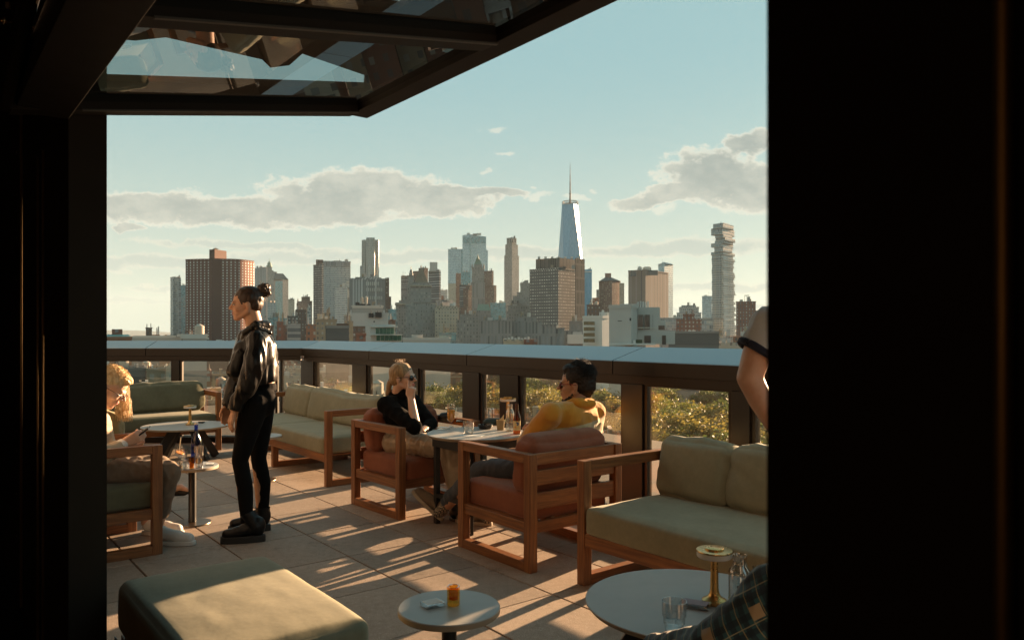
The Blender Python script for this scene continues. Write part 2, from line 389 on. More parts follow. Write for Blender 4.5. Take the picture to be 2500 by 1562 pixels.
# ---- right railing
def railing(label, P0, d, inw, L, panes, name="glass_railing", seams=(), miter0=None, miter1=None, gm=None):
    """P0: ground point under the inner cap edge; d: direction along; inw: unit vector pointing inward; panes: (a,b) spans along d"""
    root = thing(name, label, "railing", (P0.x, P0.y, 0))
    out = -inw; o0 = P0
    def W(a, o_, z): v = d*a+out*o_; return Vector((v.x, v.y, z))   # local: along, outward offset
    # cap: a folded sheet, rising outward, in lengths with open joints
    cuts = [0]+list(seams)+[L]
    for i in range(len(cuts)-1):
        a0, a1 = cuts[i]+(.004 if i else 0), cuts[i+1]-(.004 if i < len(cuts)-2 else 0)
        b = MB()
        def mo(a, o_, first, last):
            if first and miter0 is not None: return a+miter0*o_
            if last and miter1 is not None: return a+miter1*o_
            return a
        prof = [(0, 1.07), (0, 1.158), (.006, 1.164), (.31, 1.249), (.32, 1.245), (.32, 1.12), (.30, 1.07)]
        fl = [(i == 0), (i == len(cuts)-2)]
        lo = [b.v(W(mo(a0, q[0], fl[0], False), q[0], q[1])) for q in prof]; hi = [b.v(W(mo(a1, q[0], False, fl[1]), q[0], q[1])) for q in prof]
        for k in range(len(prof)):
            k2 = (k+1) % len(prof); b.mi = 0 if k in (2, 1, 3) else 1
            b.f([lo[k], lo[k2], hi[k2], hi[k]])
        b.mi = 1; b.f(lo[::-1]); b.f(hi)
        b.build("cap_segment", [CAPM, BRONZE], root)
    # under rail, set back, and the curb
    b = MB(); b.bar(W(.02, .055, 1.04), W(L-.02, .055, 1.04), .07, .056); b.build("top_rail", BRONZE, root)
    b = MB(); b.bar(W(0, .09, .035), W(L, .09, .035), .14, .07); b.bar(W(0, .012, .083), W(L, .012, .083), .03, .010)
    b.build("curb", BRONZE, root)
    for a0, a1 in panes:
        b = MB(); b.bar(W(a0+.012, .055, .542), W(a1-.012, .055, .542), .012, .93); b.build("glass_pane", gm or RAILGLASS, root)
        b = MB()
        for a in (a0, a1): b.bar(W(a, .055, .08), W(a, .055, 1.01), .045, .03, up=(d.x, d.y, 0))
        b.bar(W(a0, .055, .084), W(a1, .055, .084), .045, .016); b.bar(W(a0+.01, .055, 1.006), W(a1-.01, .055, 1.006), .044, .012)
        b.build("pane_frame", BRONZE, root)
    ends = sorted(panes)
    gaps = [(ends[i][1]+.015, ends[i+1][0]-.015) for i in range(len(ends)-1)]
    for g0, g1 in gaps:
        w = max(.04, g1-g0)
        b = MB(); b.box(W((g0+g1)/2, .06, .54), (w, .085, .94), Matrix((Vector((d.x, d.y, 0)), Vector((out.x, out.y, 0)), Vector((0, 0, 1)))).transposed(), 2)
        b.build("post", BLACKM, root, bevel=.003)
    return root
a2 = Vector((CA, SA)); b2 = Vector((-SA, CA))
P0 = Vector(S(sC, 3.748)[:2])
def al(x): return s_at(x, 3.805)-sC
pan = [(al(689.6)-.02, al(740.4)), (al(773), al(866)), (al(903), al(1012)), (al(1031), al(1136.7)), (al(1180.5), al(1228)), (al(1276.4), al(1525.9)), (al(1581.8), al(1789.9)), (al(1845), al(2350)), (al(2500), al(3900))]
def seam(x): return s_at(x, 3.748)-sC
mt = math.tan(R((180-128)/2))
railing("dark bronze glass railing with pale cap running behind the seated pair",
        P0, a2, -b2, seam(4200), pan, seams=(seam(900.4), seam(1139), seam(1495.9), seam(2350)), miter0=-.46)
pl = Vector((-9.0, 9.35)); dl = Vector((1, 0))
def xl(x): return (x-1250)/F*9.40+9.0
railing("dark bronze railing with a pale metal cap along the far left end of the terrace", pl, dl, Vector((0, -1)), CORN.x+9.0,
        [(.2, 1.9), (2.0, xl(200)), (xl(214), xl(422)), (xl(443), xl(676))], seams=(2.0, xl(360.3)), miter1=.47, gm=RAILGLASS2)

# ================================================================ the bar we look out from
DF = .55
def SB(b, s0, s1, n0, n1, z0, z1):
    b.box(S((s0+s1)/2, (n0+n1)/2, (z0+z1)/2), (abs(s1-s0), abs(n1-n0), z1-z0), Matrix.Rotation(PHI, 3, 'Z'))
sL = s_at(261, DF); sR = s_at(1872, DF-.10)
b = MB(); SB(b, sL-4.5, sL, DF-.12, DF, 0, 3.3)
wl = b.build("facade_wall", DARKWOOD); tag(wl, "black painted wall and window jamb on the left of the opening", "wall")
b = MB(); SB(b, sR, sR+3.0, DF-.10, DF, 0, 3.3)
wr = b.build("facade_wall", MATTEBLACK); tag(wr, "black out-of-focus window jamb filling the right of the view", "wall")
sQ = s_at(2452, DF-.104); b = MB(); b.tube([S(sQ, DF-.104, 0), S(sQ, DF-.104, 3.2)], .005, 14); b.build("edge_trim", simple("dull_bronze_trim", (.36, .24, .10), .5, .9), wr, smooth=True)
b = MB(); b.tube([S(sR+.001, DF-.02, 0), S(sR+.001, DF-.02, 3.2)], .004, 8); b.build("seal", MATTEBLACK, wr)
# narrow profiles on the left jamb; bright gold colour paints in sun glints
TRIM = simple("sun_glint_profile", (.80, .58, .30), .45, .9, .1)
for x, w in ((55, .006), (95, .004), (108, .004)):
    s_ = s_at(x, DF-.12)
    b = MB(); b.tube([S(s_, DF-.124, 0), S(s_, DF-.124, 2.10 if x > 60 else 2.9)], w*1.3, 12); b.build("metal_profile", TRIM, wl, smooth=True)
b = MB()
for k in range(12):
    s_ = s_at(42, DF-.12); p = S(s_, DF-.122, .3+k*.22)
    b.lathe([(0, 0), (.005, 0), (.004, .002), (0, .0025)], p, 10, Matrix.Rotation(PHI, 3, 'Z') @ Matrix.Rotation(R(90), 3, 'X'))
b.build("screw_heads", metal("steel_screw", (.5, .48, .44)), wl)
# unseen outer face, beside the opening and above, added to bounce warm fill
BOUNCEF = simple("grey_bounce_face", (.10, .10, .10), .85, 0, .08, 2.0)
b = MB(); SB(b, sR+.03, 9, DF+.002, DF+.04, 0, 9); SB(b, -16, sL-.27, DF+.002, DF+.04, 0, 9); SB(b, sL-.05, sR+.02, DF+.002, DF+.04, 3.45, 9)
tag(b.build("bounce_face", BOUNCEF), "unseen grey outer face of the building, added to bounce warm fill", "wall")
# room behind the camera
b = MB(); SB(b, -8, 4, -4.2, -4.0, 0, 3.3); tag(b.build("back_wall", DARKWOOD), "dark wall at the back of the bar, behind the viewer", "wall")
b = MB(); SB(b, 3.2, 3.35, -4, DF-.1, 0, 3.3); tag(b.build("side_wall", DARKWOOD), "dark side wall of the bar, behind the viewer on the right", "wall")
b = MB(); SB(b, -8.0, -7.85, -4, DF-.12, 0, 3.3); tag(b.build("side_wall", DARKWOOD), "dark side wall of the bar, behind the viewer on the left", "wall")
b = MB(); SB(b, -8, 4, -4.2, DF-.12, -.02, .003); struct("indoor_floor", b, simple("indoor_floor", (.03, .022, .016), .5))
b = MB(); SB(b, -8, 4, -4.2, DF-.12, 3.3, 3.4); tag(b.build("ceiling", DARKWOOD), kind='structure')

# building overhead: a dark soffit with gaps to the sky, seen through the tilted window
def soffit():
    zs = 3.25
    def ph(x, y): Y = F*(zs-CAMH)/(HOR-y); return Vector(((x-1250)/F*Y, Y))
    outer = [Vector(S(-5.3, DF-.1)[:2]), ph(90, 262), ph(884, 262)]+[Vector(S(s, n)[:2]) for s, n in ((-4.6, 2.96), (3, 2.96), (3, DF-.1))]
    h1 = [ph(*p) for p in ((150, 86), (150, 194), (888, 217), (890, 184), (738, 132), (707, 160), (660, 166), (640, 146), (405, 92), (330, 100))]
    h2 = [ph(*p) for p in ((700, -30), (700, -7), (975, 23), (1000, 4), (1080, -34))]
    loops = [outer, h1, h2]
    flat = [p for l in loops for p in l]
    tb = bmesh.new(); es = []
    for l in loops:
        vs = [tb.verts.new((p.x, p.y, 0)) for p in l]; es += [tb.edges.new((vs[i], vs[(i+1) % len(vs)])) for i in range(len(vs))]
    tb.verts.index_update(); bmesh.ops.triangle_fill(tb, edges=es, use_beauty=True)
    tb.verts.index_update(); tris = [[v.index for v in f.verts] for f in tb.faces]; tb.free()
    b = MB(); lo = [b.v((p.x, p.y, zs)) for p in flat]; hi = [b.v((p.x, p.y, zs+.05)) for p in flat]
    for t in tris: b.f([lo[i] for i in t]); b.f([hi[i] for i in reversed(t)])
    k = 0
    for l in loops:
        n = len(l)
        for i in range(n): j = (i+1) % n; b.f([lo[k+i], lo[k+j], hi[k+j], hi[k+i]])
        k += n
    tag(b.build("soffit", DARKWOOD), "dark canopy overhead with openings to the sky", "canopy")
soffit()

# the window panel folded up and out over the opening
def awning():
    zK, nK = 2.30, 1.58
    tl = .17
    def P(s, n, off=0.0): return S(s, n, zK+(n-nK)*tl+off)
    root = thing("tilted_window", "large black framed glass window panel folded up and out above the opening", "window", S(-1, DF, 2.1))
    inv = Matrix.Translation(-root.location)
    sA, sB = -3.05, 1.4; n0, n1 = .30, nK
    b = MB(); b.T = inv
    th = .062
    def rail(b, s0, na, s1, nb, w, h=th, off=0.0):
        b.bar(P(s0, na, h/2+off), P(s1, nb, h/2+off), w, h)
    w = .085
    rail(b, sA, n1-w/2, sB, n1-w/2, w); rail(b, sA, n0+.05, sB, n0+.05, .16, .11)
    b.build("frame", MATTEBLACK, root, bevel=.002)
    b = MB(); b.T = inv
    for s_ in (sA+.04, -2.03, -1.0, .05):
        rail(b, s_, n0-.05 if s_ < -3 else n0+.13, s_, n1-w, .085, th-.004, .002)
    b.build("mullion", MATTEBLACK, root, bevel=.002)
    b = MB(); b.T = inv                                # rubber gaskets, slightly paler
    for s_ in (sA+.088, -2.03+.046): b.bar(P(s_, n0+.16, -.001), P(s_, n1-w, -.001), .012, .006)
    b.build("gasket", simple("rubber_gasket", (.09, .088, .08), .6), root)
    pm, N, o = new_mat("window_panel_glass")
    fr = N.new('ShaderNodeFresnel'); thin_ior(N, fr, 1.75)
    tr = N.new('ShaderNodeBsdfTransparent'); tr.inputs[0].default_value = (.60, .64, .62, 1)
    gl = N.new('ShaderNodeBsdfGlossy'); gl.inputs['Roughness'].default_value = .004
    mx = N.new('ShaderNodeMixShader'); N.put(fr.outputs[0], mx.inputs[0]); N.l.new(tr.outputs[0], mx.inputs[1]); N.l.new(gl.outputs[0], mx.inputs[2])
    N.l.new(mx.outputs[0], o.inputs['Surface'])
    for s0, s1 in ((sA+.08, -2.07), (-1.99, -1.04), (-.96, .01), (.09, sB)):
        b = MB(); b.T = inv
        q = [P(s0, n0+.1, .03), P(s0, n1-w+.01, .03), P(s1, n1-w+.01, .03), P(s1, n0+.1, .03)]
        b.f([b.v(x) for x in q], [(0, 0), (0, 1), (1, 1), (1, 0)]); b.build("pane", pm, root)
    # hinge arm that carries the panel
    b = MB(); b.T = inv; b.bar(S(-3.02, .24, 2.10), S(-.6, .24, 2.52), .04, .05)
    b.build("lifting_arm", BRONZE, root, bevel=.008)
awning()

# brass pipework in the top left corner
def pipes():
    root = thing("brass_pipe", "short run of brass pipe with fittings on the dark wall at top left", "pipe", Q(20, 60, 2.7))
    b = MB(); b.T = Matrix.Translation(-root.location)
    pts = [Q(-60, 46, 2.75), Q(0, 50, 2.72), Q(38, 60, 2.7), Q(64, 66, 2.69), Q(92, 70, 2.68)]
    b.tube(pts, .009, 12)
    for i, t in enumerate((.1, .35, .6, .8)):
        p = Q(0+t*90, 50+t*20, 2.71); d = (pts[-1]-pts[1]).normalized()
        b.tube([p-d*.011, p+d*.011], .0145, 6)
    b.tube([Q(97, 52, 2.67), Q(97, 74, 2.67)], .008, 10); b.tube([Q(48, 30, 2.68), Q(48, 58, 2.69)], .010, 12)
    b.build("pipe", metal("old_brass", (.55, .34, .16), .25), root, smooth=True)
    b = MB(); b.T = Matrix.Translation(-root.location); b.box(Q(20, 14, 2.7), (.014, .01, .022)); b.build("tag_plate", metal("tag_steel", (.6, .5, .4)), root)
pipes()
# ================================================================ furniture
def nz(p, sc_=1.0): return noise.noise(Vector(p)*sc_)
def cushion(name, size, mat_, parent, loc=(0, 0, 0), rot=None, puff=.02, rad=.03, wrinkle=.006, sag=0.0, seed=0.0, div=26, slump=0.0, seam_=True):
    """padded box with rounded, slightly bulging faces, sagging top edge and soft creases"""
    b = bmesh.new(); sx, sy, sz = (x/2 for x in size)
    bmesh.ops.create_cube(b, size=2)
    bmesh.ops.subdivide_edges(b, edges=b.edges, cuts=div, use_grid_fill=True)
    off = Vector((seed*3.1, seed*1.7, seed*.9))
    M = rot if rot else Matrix.Identity(3)
    for v in b.verts:
        p = v.co.copy(); q = Vector((p.x*sx, p.y*sy, p.z*sz))
        c = Vector((max(-sx+rad, min(sx-rad, q.x)), max(-sy+rad, min(sy-rad, q.y)), max(-sz+rad, min(sz-rad, q.z))))
        d = q-c
        if d.length > 1e-6: q = c+d.normalized()*rad if d.length > rad or True and max(abs(p.x), abs(p.y), abs(p.z)) > .9999 else q
        ex, ey, ez = (1-p.x*p.x), (1-p.y*p.y), (1-p.z*p.z)
        k = [abs(p.x) > .9999, abs(p.y) > .9999, abs(p.z) > .9999]
        if k[0]: q.x += math.copysign(puff*(ey*ez)**.6, p.x)
        if k[1]: q.y += math.copysign(puff*.6*(ex*ez)**.6, p.y)
        if k[2]: q.z += math.copysign(puff*.9*(ex*ey)**.5, p.z)
        if sag: q.z -= sag*(1-abs(p.y))**1.0*(p.z*.5+.5)
        if slump: q.z += slump*math.sin(p.y*2.6+seed)*(p.z*.5+.5); q.x += slump*.6*math.sin(p.y*3.1+1+seed)
        # creases: stretched noise, stronger near edges and corners
        edge = max(abs(p.y), abs(p.z))**3
        w = noise.noise(Vector((q.x*5, q.y*17, q.z*5))+off)*.6+noise.noise(Vector((q.x*8, q.y*9+q.z*16, q.z*7))+off*2)*.5
        w += (.5-abs(noise.noise(Vector((q.x*4, q.y*6+q.z*5, q.z*4-q.y*3))+off*3)))*.8
        q += (d.normalized() if d.length > 1e-6 else Vector((0, 0, 1)))*w*wrinkle*(.18+.60*edge)
        v.co = M@q+Vector(loc)
    bmesh.ops.recalc_face_normals(b, faces=b.faces)
    me = bpy.data.meshes.new(name); b.to_mesh(me); b.free(); me.materials.append(mat_)
    for p in me.polygons: p.use_smooth = True
    o = bpy.data.objects.new(name, me); col.objects.link(o); o.parent = parent
    if seam_:                                     # piping along the two long outlines
        s = MB(); r_ = .0048
        for z in (sz-.004, ):
            pts = []
            for k in range(49):
                a = 2*math.pi*k/48; cx, cy = math.cos(a), math.sin(a); e = .22
                p = Vector((math.copysign(abs(cx)**e, cx)*(sx-rad*.15), math.copysign(abs(cy)**e, cy)*(sy-rad*.15), z-rad*.8))
                pts.append(M@p+Vector(loc))
            s.tube(pts, r_, 5, cap=False)
        s.build("piping", mat_, o)
    return o

PW = .058
def side_frame(root, y, D, H=.665, w=PW, front_only=False, name="side_frame"):
    b = MB(); x0, x1 = -D/2, D/2
    b.box((x1-w/2, y, H/2), (w, w*.95, H)); b.box((x0+w/2, y, H/2), (w, w*.95, H))
    b.box((0, y, H-.0275+.001), (D-2*w, w*.93, .055)); b.box((0, y, .0275), (D-2*w, w*.93, .055))
    return b.build(name, TEAK, root, bevel=.0035, seg=3)
def armchair(name, label, fab, group, W=.74, D=.72, tagw=False):
    """faces local +x"""
    root = thing(name, label, "armchair", group=group)
    for y in (-W/2+PW/2, W/2-PW/2): side_frame(root, y, D)
    b = MB()
    for y in (-W/2+PW/2, W/2-PW/2): b.box((0, y, .2475), (D-2*PW, .036, .062))
    for x in (D/2-.03, -D/2+.03): b.box((x, 0, .2475), (.036, W-2*PW, .062))
    for k in range(6): b.box((0, -W/2+PW+.05+k*(W-2*PW-.1)/5, .262), (D-.1, .05, .016))
    b.build("seat_frame", TEAK, root, bevel=.003)
    for z, h in ((.632, .066), (.527, .085), (.395, .095)):
        b = MB(); b.box((-D/2+.024, 0, z), (.026, W-2*PW, h)); b.build("back_slat", TEAK, root, bevel=.004)
    cushion("seat_cushion", (D-.07, W-2*PW-.012, .15), fab, root, (.03, 0, .348), puff=.012, rad=.028, wrinkle=.006, seed=1.3)
    cushion("back_cushion", (.17, W-2*PW-.01, .335), fab, root, (-D/2+.160, 0, .575), Matrix.Rotation(R(-8), 3, 'Y'), puff=.03, rad=.06, wrinkle=.012, seed=4.1, sag=.012)
    if tagw:
        b = MB(); b.box((-D/2-.002, -.1, .30), (.002, .05, .035), Matrix.Rotation(R(18), 3, 'X')); b.build("care_tag", simple("white_tag", (.75, .75, .72), .7), root)
    return root

def put(o, s, n, face):                             # face in degrees from +s towards +n
    p = S(s, n); o.location = (p.x, p.y, 0); o.rotation_euler = (0, 0, PHI+R(face))
c2s, c2n = toS(G(1131, 1332))
ch2 = armchair("armchair", "rust cushioned teak armchair seen from behind, with the man in yellow in it", RUST, "teak armchairs round the tables", tagw=True)
put(ch2, c2s+.34, c2n+.34, 180)
c1s, c1n = toS(G(868, 1227))
ch1 = copy_tree(ch2); ch1['label'] = "rust cushioned teak armchair with the woman in black sunglasses in it"
put(ch1, c1s+.35, c1n+.34, 0)
ch1.rotation_euler[2] += R(2)
for k in kids(ch1):
    if k.name.startswith('care_tag'): bpy.data.objects.remove(k)
c3s, c3n = toS(G(388, 1352))
ch3 = armchair("armchair", "green cushioned armchair at the left jamb, holding the man in the beige sweater", GREEN, "teak armchairs round the tables")
put(ch3, c3s-.36, c3n-.34, 90)
ch4 = copy_tree(ch3); ch4['label'] = "green cushioned armchair behind the beige sweater man, holding the blonde woman"
put(ch4, c3s-1.34, c3n-.35, 86)

def sofa(label, L, D, fab, left_arm=True, right_arm=True, mids=(), backs=2, group="teak sofas along the railing", seats=2, sags=(0, 0), name="sofa", sspan=None, bspan=None):
    """faces local +x, runs along y from -L/2 (its right end seen from the front is +y)"""
    root = thing(name, label, "sofa", group=group)
    for y, on in ((-L/2+PW/2, right_arm), (L/2-PW/2, left_arm)):
        if on: side_frame(root, y, D)
        else:
            b = MB(); b.box((D/2-PW/2, y, .14), (PW, PW, .28)); b.box((-D/2+PW/2, y, .14), (PW, PW, .28)); b.box((0, y, .0275), (D-2*PW, PW*.9, .055))
            b.build("end_frame", TEAK, root, bevel=.0035)
    for y in mids:
        b = MB(); b.box((D/2-PW/2-.002, y, .105), (PW, PW, .21)); b.box((-D/2+PW/2, y, .105), (PW, PW, .21)); b.box((0, y, .0275), (D-2*PW, PW*.9, .055))
        b.build("leg", TEAK, root, bevel=.0035)
    b = MB()
    b.box((D/2-.024, 0, .245), (.040, L-2*PW, .070)); b.box((-D/2+.03, 0, .245), (.036, L-2*PW, .066))
    for k in range(int(L/.3)): b.box((0, -L/2+.2+k*.3, .262), (D-.1, .05, .014))
    b.build("seat_frame", TEAK, root, bevel=.003)
    for z, h in ((.632, .06), (.50, .075), (.37, .075)):
        b = MB(); b.box((-D/2+.02, 0, z), (.026, L-2*PW, h)); b.build("back_slat", TEAK, root, bevel=.003)
    inner = L-2*PW-.01
    sspan = sspan or [(-inner/2+inner/seats*k, -inner/2+inner/seats*(k+1)) for k in range(seats)]
    bspan = bspan or [(-inner/2+inner/backs*k, -inner/2+inner/backs*(k+1)) for k in range(backs)]
    for k, (y0, y1) in enumerate(sspan):
        cushion("seat_cushion", (D-.06, y1-y0-.008, .15), fab, root, (.035, (y0+y1)/2, .350), puff=.012, rad=.026, wrinkle=.006, seed=2.2+k)
    for k, (y0, y1) in enumerate(bspan):
        cushion("back_cushion", (.20, y1-y0-.004, .335), fab, root, (-D/2+.185, (y0+y1)/2, .572), Matrix.Rotation(R(-12), 3, 'Y') @ Matrix.Rotation(R(rnd.uniform(-2, 2)), 3, 'X'),
                puff=.026, rad=.056, wrinkle=.018, sag=sags[0], slump=sags[1], seed=7.3+k*2.7, div=34)
    return root
# right sofa, at the railing, facing back towards us
sfs, sfn = toS(G(1424, 1426))
so = sofa("sage cushioned teak sofa at the right, beside the round grey table", 2.1, .84, SAGE, seats=1, bspan=[(-.985, -.50), (-.50, .985)], sags=(.008, .005))
put(so, sfs-.03+1.05, sfn+.40, -90)
# middle sofa
s2a, s2n = toS(G(802, 1187)); L2 = 2.42
so2 = sofa("sage cushioned teak sofa in the middle, between the standing woman and the rust armchair", L2, .82, SAGE, mids=(-.085,), sags=(.016, .012),
           sspan=[(-1.147, -.085), (-.085, 1.147)], bspan=[(-1.147, -.43), (-.43, 1.147)])
put(so2, s2a+.03-L2/2, s2n+.41-.03, -90)
# left sofa, its back to the far corner
lf = G(533, 1098); ls, ln = toS(lf)
so3 = sofa("dark green teak sofa at far left behind the round table with the lamp", 2.0, .72, GREEN, seats=1, backs=1, sags=(.02, .012))
put(so3, ls-.33, ln+.03-1.0, 0)
# ottoman
def ottoman():
    root = thing("ottoman", "big square sage ottoman in the near left foreground", "ottoman", S(-2.655, .875), PHI)
    Wd, Dd = .92, .56
    b = MB()
    for x in (-1, 1):
        for y in (-1, 1): b.box((x*(Wd/2-.04), y*(Dd/2-.04), .12), (PW, PW, .24))
    b.box((0, Dd/2-.04, .0275), (Wd-.14, .05, .055)); b.box((0, -Dd/2+.04, .0275), (Wd-.14, .05, .055))
    b.box((0, Dd/2-.05, .235), (Wd-.1, .04, .06)); b.box((0, -Dd/2+.05, .235), (Wd-.1, .04, .06))
    b.build("frame", TEAK, root, bevel=.003)
    cushion("cushion", (Wd, Dd, .185), SAGE, root, (0, 0, .345), puff=.016, rad=.034, wrinkle=.0030, seed=9.1, div=40)
    b = MB(); b.box((-Wd/2+.01, -Dd/2-.006, .20), (.03, .003, .07)); b.build("care_tag", simple("white_tag", (.75, .75, .72), .7), root)
ottoman()

# ---- tables
def side_table(label, p, r=.175, z=.41):
    root = thing("side_table", label, "side table", (p.x, p.y, 0), group="small round pedestal tables")
    b = MB(); t = .022
    b.lathe([(0, z-t), (r-.003, z-t), (r, z-t+.003), (r, z-.003)], seg=56); b.mi = 1
    b.lathe([(r, z-.003), (r-.003, z), (r*.5, z), (0, z)], seg=56)
    smooth_angle(b.build("tabletop", [LAMEDGE, LAMIN], root))
    b = MB(); b.lathe([(0, .012), (.026, .012), (.026, z-t-.006), (.08, z-t-.006), (.08, z-t), (0, z-t)], seg=28); smooth_angle(b.build("column", BLACKM, root))
    b = MB(); b.lathe([(0, 0), (.125, 0), (.127, .003), (.125, .009), (.03, .013), (0, .013)], seg=48); smooth_angle(b.build("base_plate", simple("base_metal", (.10, .07, .045), .35, .7), root))
    return root
tA = G(469.5, 1277); side_table("small round side table crowded with glasses and a blue bottle", tA)
tB = G(640, 1172); side_table("small round side table behind the standing woman's legs", tB)
tC = Vector((-.216, 2.635, 0)); side_table("small round side table in the foreground with the amber candle glass", tC)

def round_table(label, p, r, z, leg='trestle', group="round grey lounge tables", rz=0.0, name="round_table"):
    root = thing(name, label, "table", (p.x, p.y, 0), rz, group=group)
    b = MB(); t = .020
    b.lathe([(0, z-t), (r-.012, z-t), (r, z-.006), (r, z-.002)], seg=96); b.mi = 1
    b.lathe([(r, z-.002), (r-.002, z), (r*.6, z), (r*.3, z), (0, z)], seg=96)
    smooth_angle(b.build("tabletop", [LAMEDGE, LAMIN], root))
    if leg == 'trestle':
        for s in (-1, 1):
            b = MB()
            for q in (-1, 1): b.bar((s*.10, q*.09, z-t-.02), (s*.26, q*.20, .012), .045, .075)
            b.box((s*.10, 0, z-t-.012), (.05, .34, .02)); b.build("leg", BLACKM, root, bevel=.003)
        b = MB(); b.box((0, 0, z-t-.03), (.24, .05, .03)); b.build("stretcher", BLACKM, root)
    else:
        b = MB(); b.box((0, 0, z-t-.045), (.46, .46, .07)); b.build("apron", BLACKM, root, bevel=.003)
        for x in (-1, 1):
            for y in (-1, 1):
                b = MB(); b.box((x*.205, y*.205, (z-t-.08)/2), (.035, .035, z-t-.08)); b.build("leg", BLACKM, root, bevel=.002)
        b = MB()
        for y in (-1, 1): b.box((0, y*.205, .20), (.375, .03, .03))
        b.box((0, 0, .20), (.03, .38, .028)); b.build("stretcher", BLACKM, root)
    return root
tD = Vector((-3.46, 8.12, 0)); ZD = .37
round_table("round grey table at the far left carrying a single brass lamp", tD, .435, ZD, rz=R(8))
tE = Vector((.655, 2.80, 0)); ZE = .37
round_table("round grey table at bottom right carrying a brass lamp and a carafe", tE, .385, ZE, rz=R(20))
tF = Vector((-.245, 5.40, 0)); ZF = .645
round_table("taller round table between the two rust armchairs, crowded with drinks", tF, .355, ZF, 'four', rz=PHI, group="round grey lounge tables")

# ---- lamps
def lamp(label, p, z, h=.21, n=0):
    root = thing("table_lamp", label, "lamp", (p.x, p.y, z+.001), group="cordless brass table lamps")
    b = MB(); k = h/.21
    b.lathe([(0, 0), (.044, 0), (.045, .004), (.044, .012), (.036, .017), (.024, .024), (.0175, .036), (.0155, .05), (.0125, h-.04), (.0125, h-.032), (0, h-.032)], seg=36)
    smooth_angle(b.build("stem", BRASS, root))
    b = MB(); b.lathe([(0, h-.032), (.060, h-.032), (.063, h-.028), (.063, h-.012), (0, h-.012)], seg=44); smooth_angle(b.build("diffuser", LAMPW, root))
    b = MB(); b.lathe([(0, h-.012), (.064, h-.012), (.065, h-.009), (.064, h-.006), (.034, h-.004), (.034, h+.001), (.031, h+.003), (0, h+.003)], seg=44); smooth_angle(b.build("lid", BRASS, root))
    return root
lamp("brass lamp with a flat white head standing alone on the far left table", G(464, 1037, ZD), ZD)
lamp("brass lamp with a flat white head at bottom right, nearest the viewer", G(1744, 1471, ZE), ZE, .198)
lamp("brass lamp with a flat white head behind the carafe between the seated pair", G(1240, 1032, ZF), ZF, .20)
# ================================================================ the city
ZG = -30.0
b = MB(); b.box((0, 15000, ZG-.5), (60000, 60000, 1.0)); struct("ground", b, simple("street_asphalt", (.055, .053, .048), .9, 0, .35, .02))

ROOFM = simple("roof_gravel", (.105, .10, .09), .9, 0, .3, .15)
def facade(name, wall, glass=(.05, .06, .07), cw=3.2, ch=3.4, ww=.5, wh=.5, wr=.85, gr=.15, lit=.25, litc=(.45, .44, .38), var=.12, pier=0.0, pierc=None, band=0.0, bandc=None, spec=.5, met=0.0, win2=2.2):
    """window grid laid out in metres over the walls: cw x ch cells, each window its own brightness"""
    if name in MATS: return MATS[name]
    m, N, o = new_mat(name); uv = N.new('ShaderNodeUVMap').outputs[0]
    X, Y, Z = N.sep(uv)
    cx = N.m('DIVIDE', X, cw); cy = N.m('DIVIDE', Y, ch)
    fx = N.m('FRACT', cx); fy = N.m('FRACT', cy)
    ax = N.m('ABSOLUTE', N.m('SUBTRACT', fx, .5)); ay = N.m('ABSOLUTE', N.m('SUBTRACT', fy, .5))
    win = N.m('MULTIPLY', N.m('LESS_THAN', ax, ww/2), N.m('LESS_THAN', ay, wh/2))
    wn = N.new('ShaderNodeTexWhiteNoise', noise_dimensions='2D'); N.put(N.comb(N.m('FLOOR', cx), N.m('FLOOR', cy), 0.0), wn.inputs['Vector'])
    r = wn.outputs['Value']
    low = N.noise(N.scale(uv, (.012, .018, 1)), 1.0, 4, .6)
    grime = N.noise(N.scale(uv, (.35, .05, 1)), 1.0, 4, .6)
    f = N.m('ADD', N.m('MULTIPLY', N.m('SUBTRACT', low, .5), var*2), N.m('ADD', 1.0, N.m('MULTIPLY', N.m('SUBTRACT', grime, .5), var*2.4)))
    wc = N.mix(1.0, wall, N.comb(f, f, f), 'MULTIPLY')
    if pier: wc = N.mix(N.m('LESS_THAN', N.m('ABSOLUTE', N.m('SUBTRACT', N.m('FRACT', N.m('ADD', cx, .5)), .5)), pier/2), wc, pierc)
    if band: wc = N.mix(N.m('LESS_THAN', N.m('ABSOLUTE', N.m('SUBTRACT', N.m('FRACT', N.m('ADD', cy, .5)), .5)), band/2), wc, bandc)
    gc = N.mix(N.ramp(r, .2, .9), glass, tuple(min(1, g*win2+.02) for g in glass))
    gc = N.mix(N.m('MULTIPLY', N.m('LESS_THAN', r, lit), N.m('ADD', .4, N.m('MULTIPLY', low, .6))), gc, litc)
    c = N.mix(win, wc, gc)
    ro = N.m('ADD', wr, N.m('MULTIPLY', win, gr-wr))
    # each pane tilts a hair, so reflections break from pane to pane
    pbsdf(N, o, c, ro, N.m('MULTIPLY', win, met), None, Specular_IOR_Level=spec); MATS[name] = m; return m
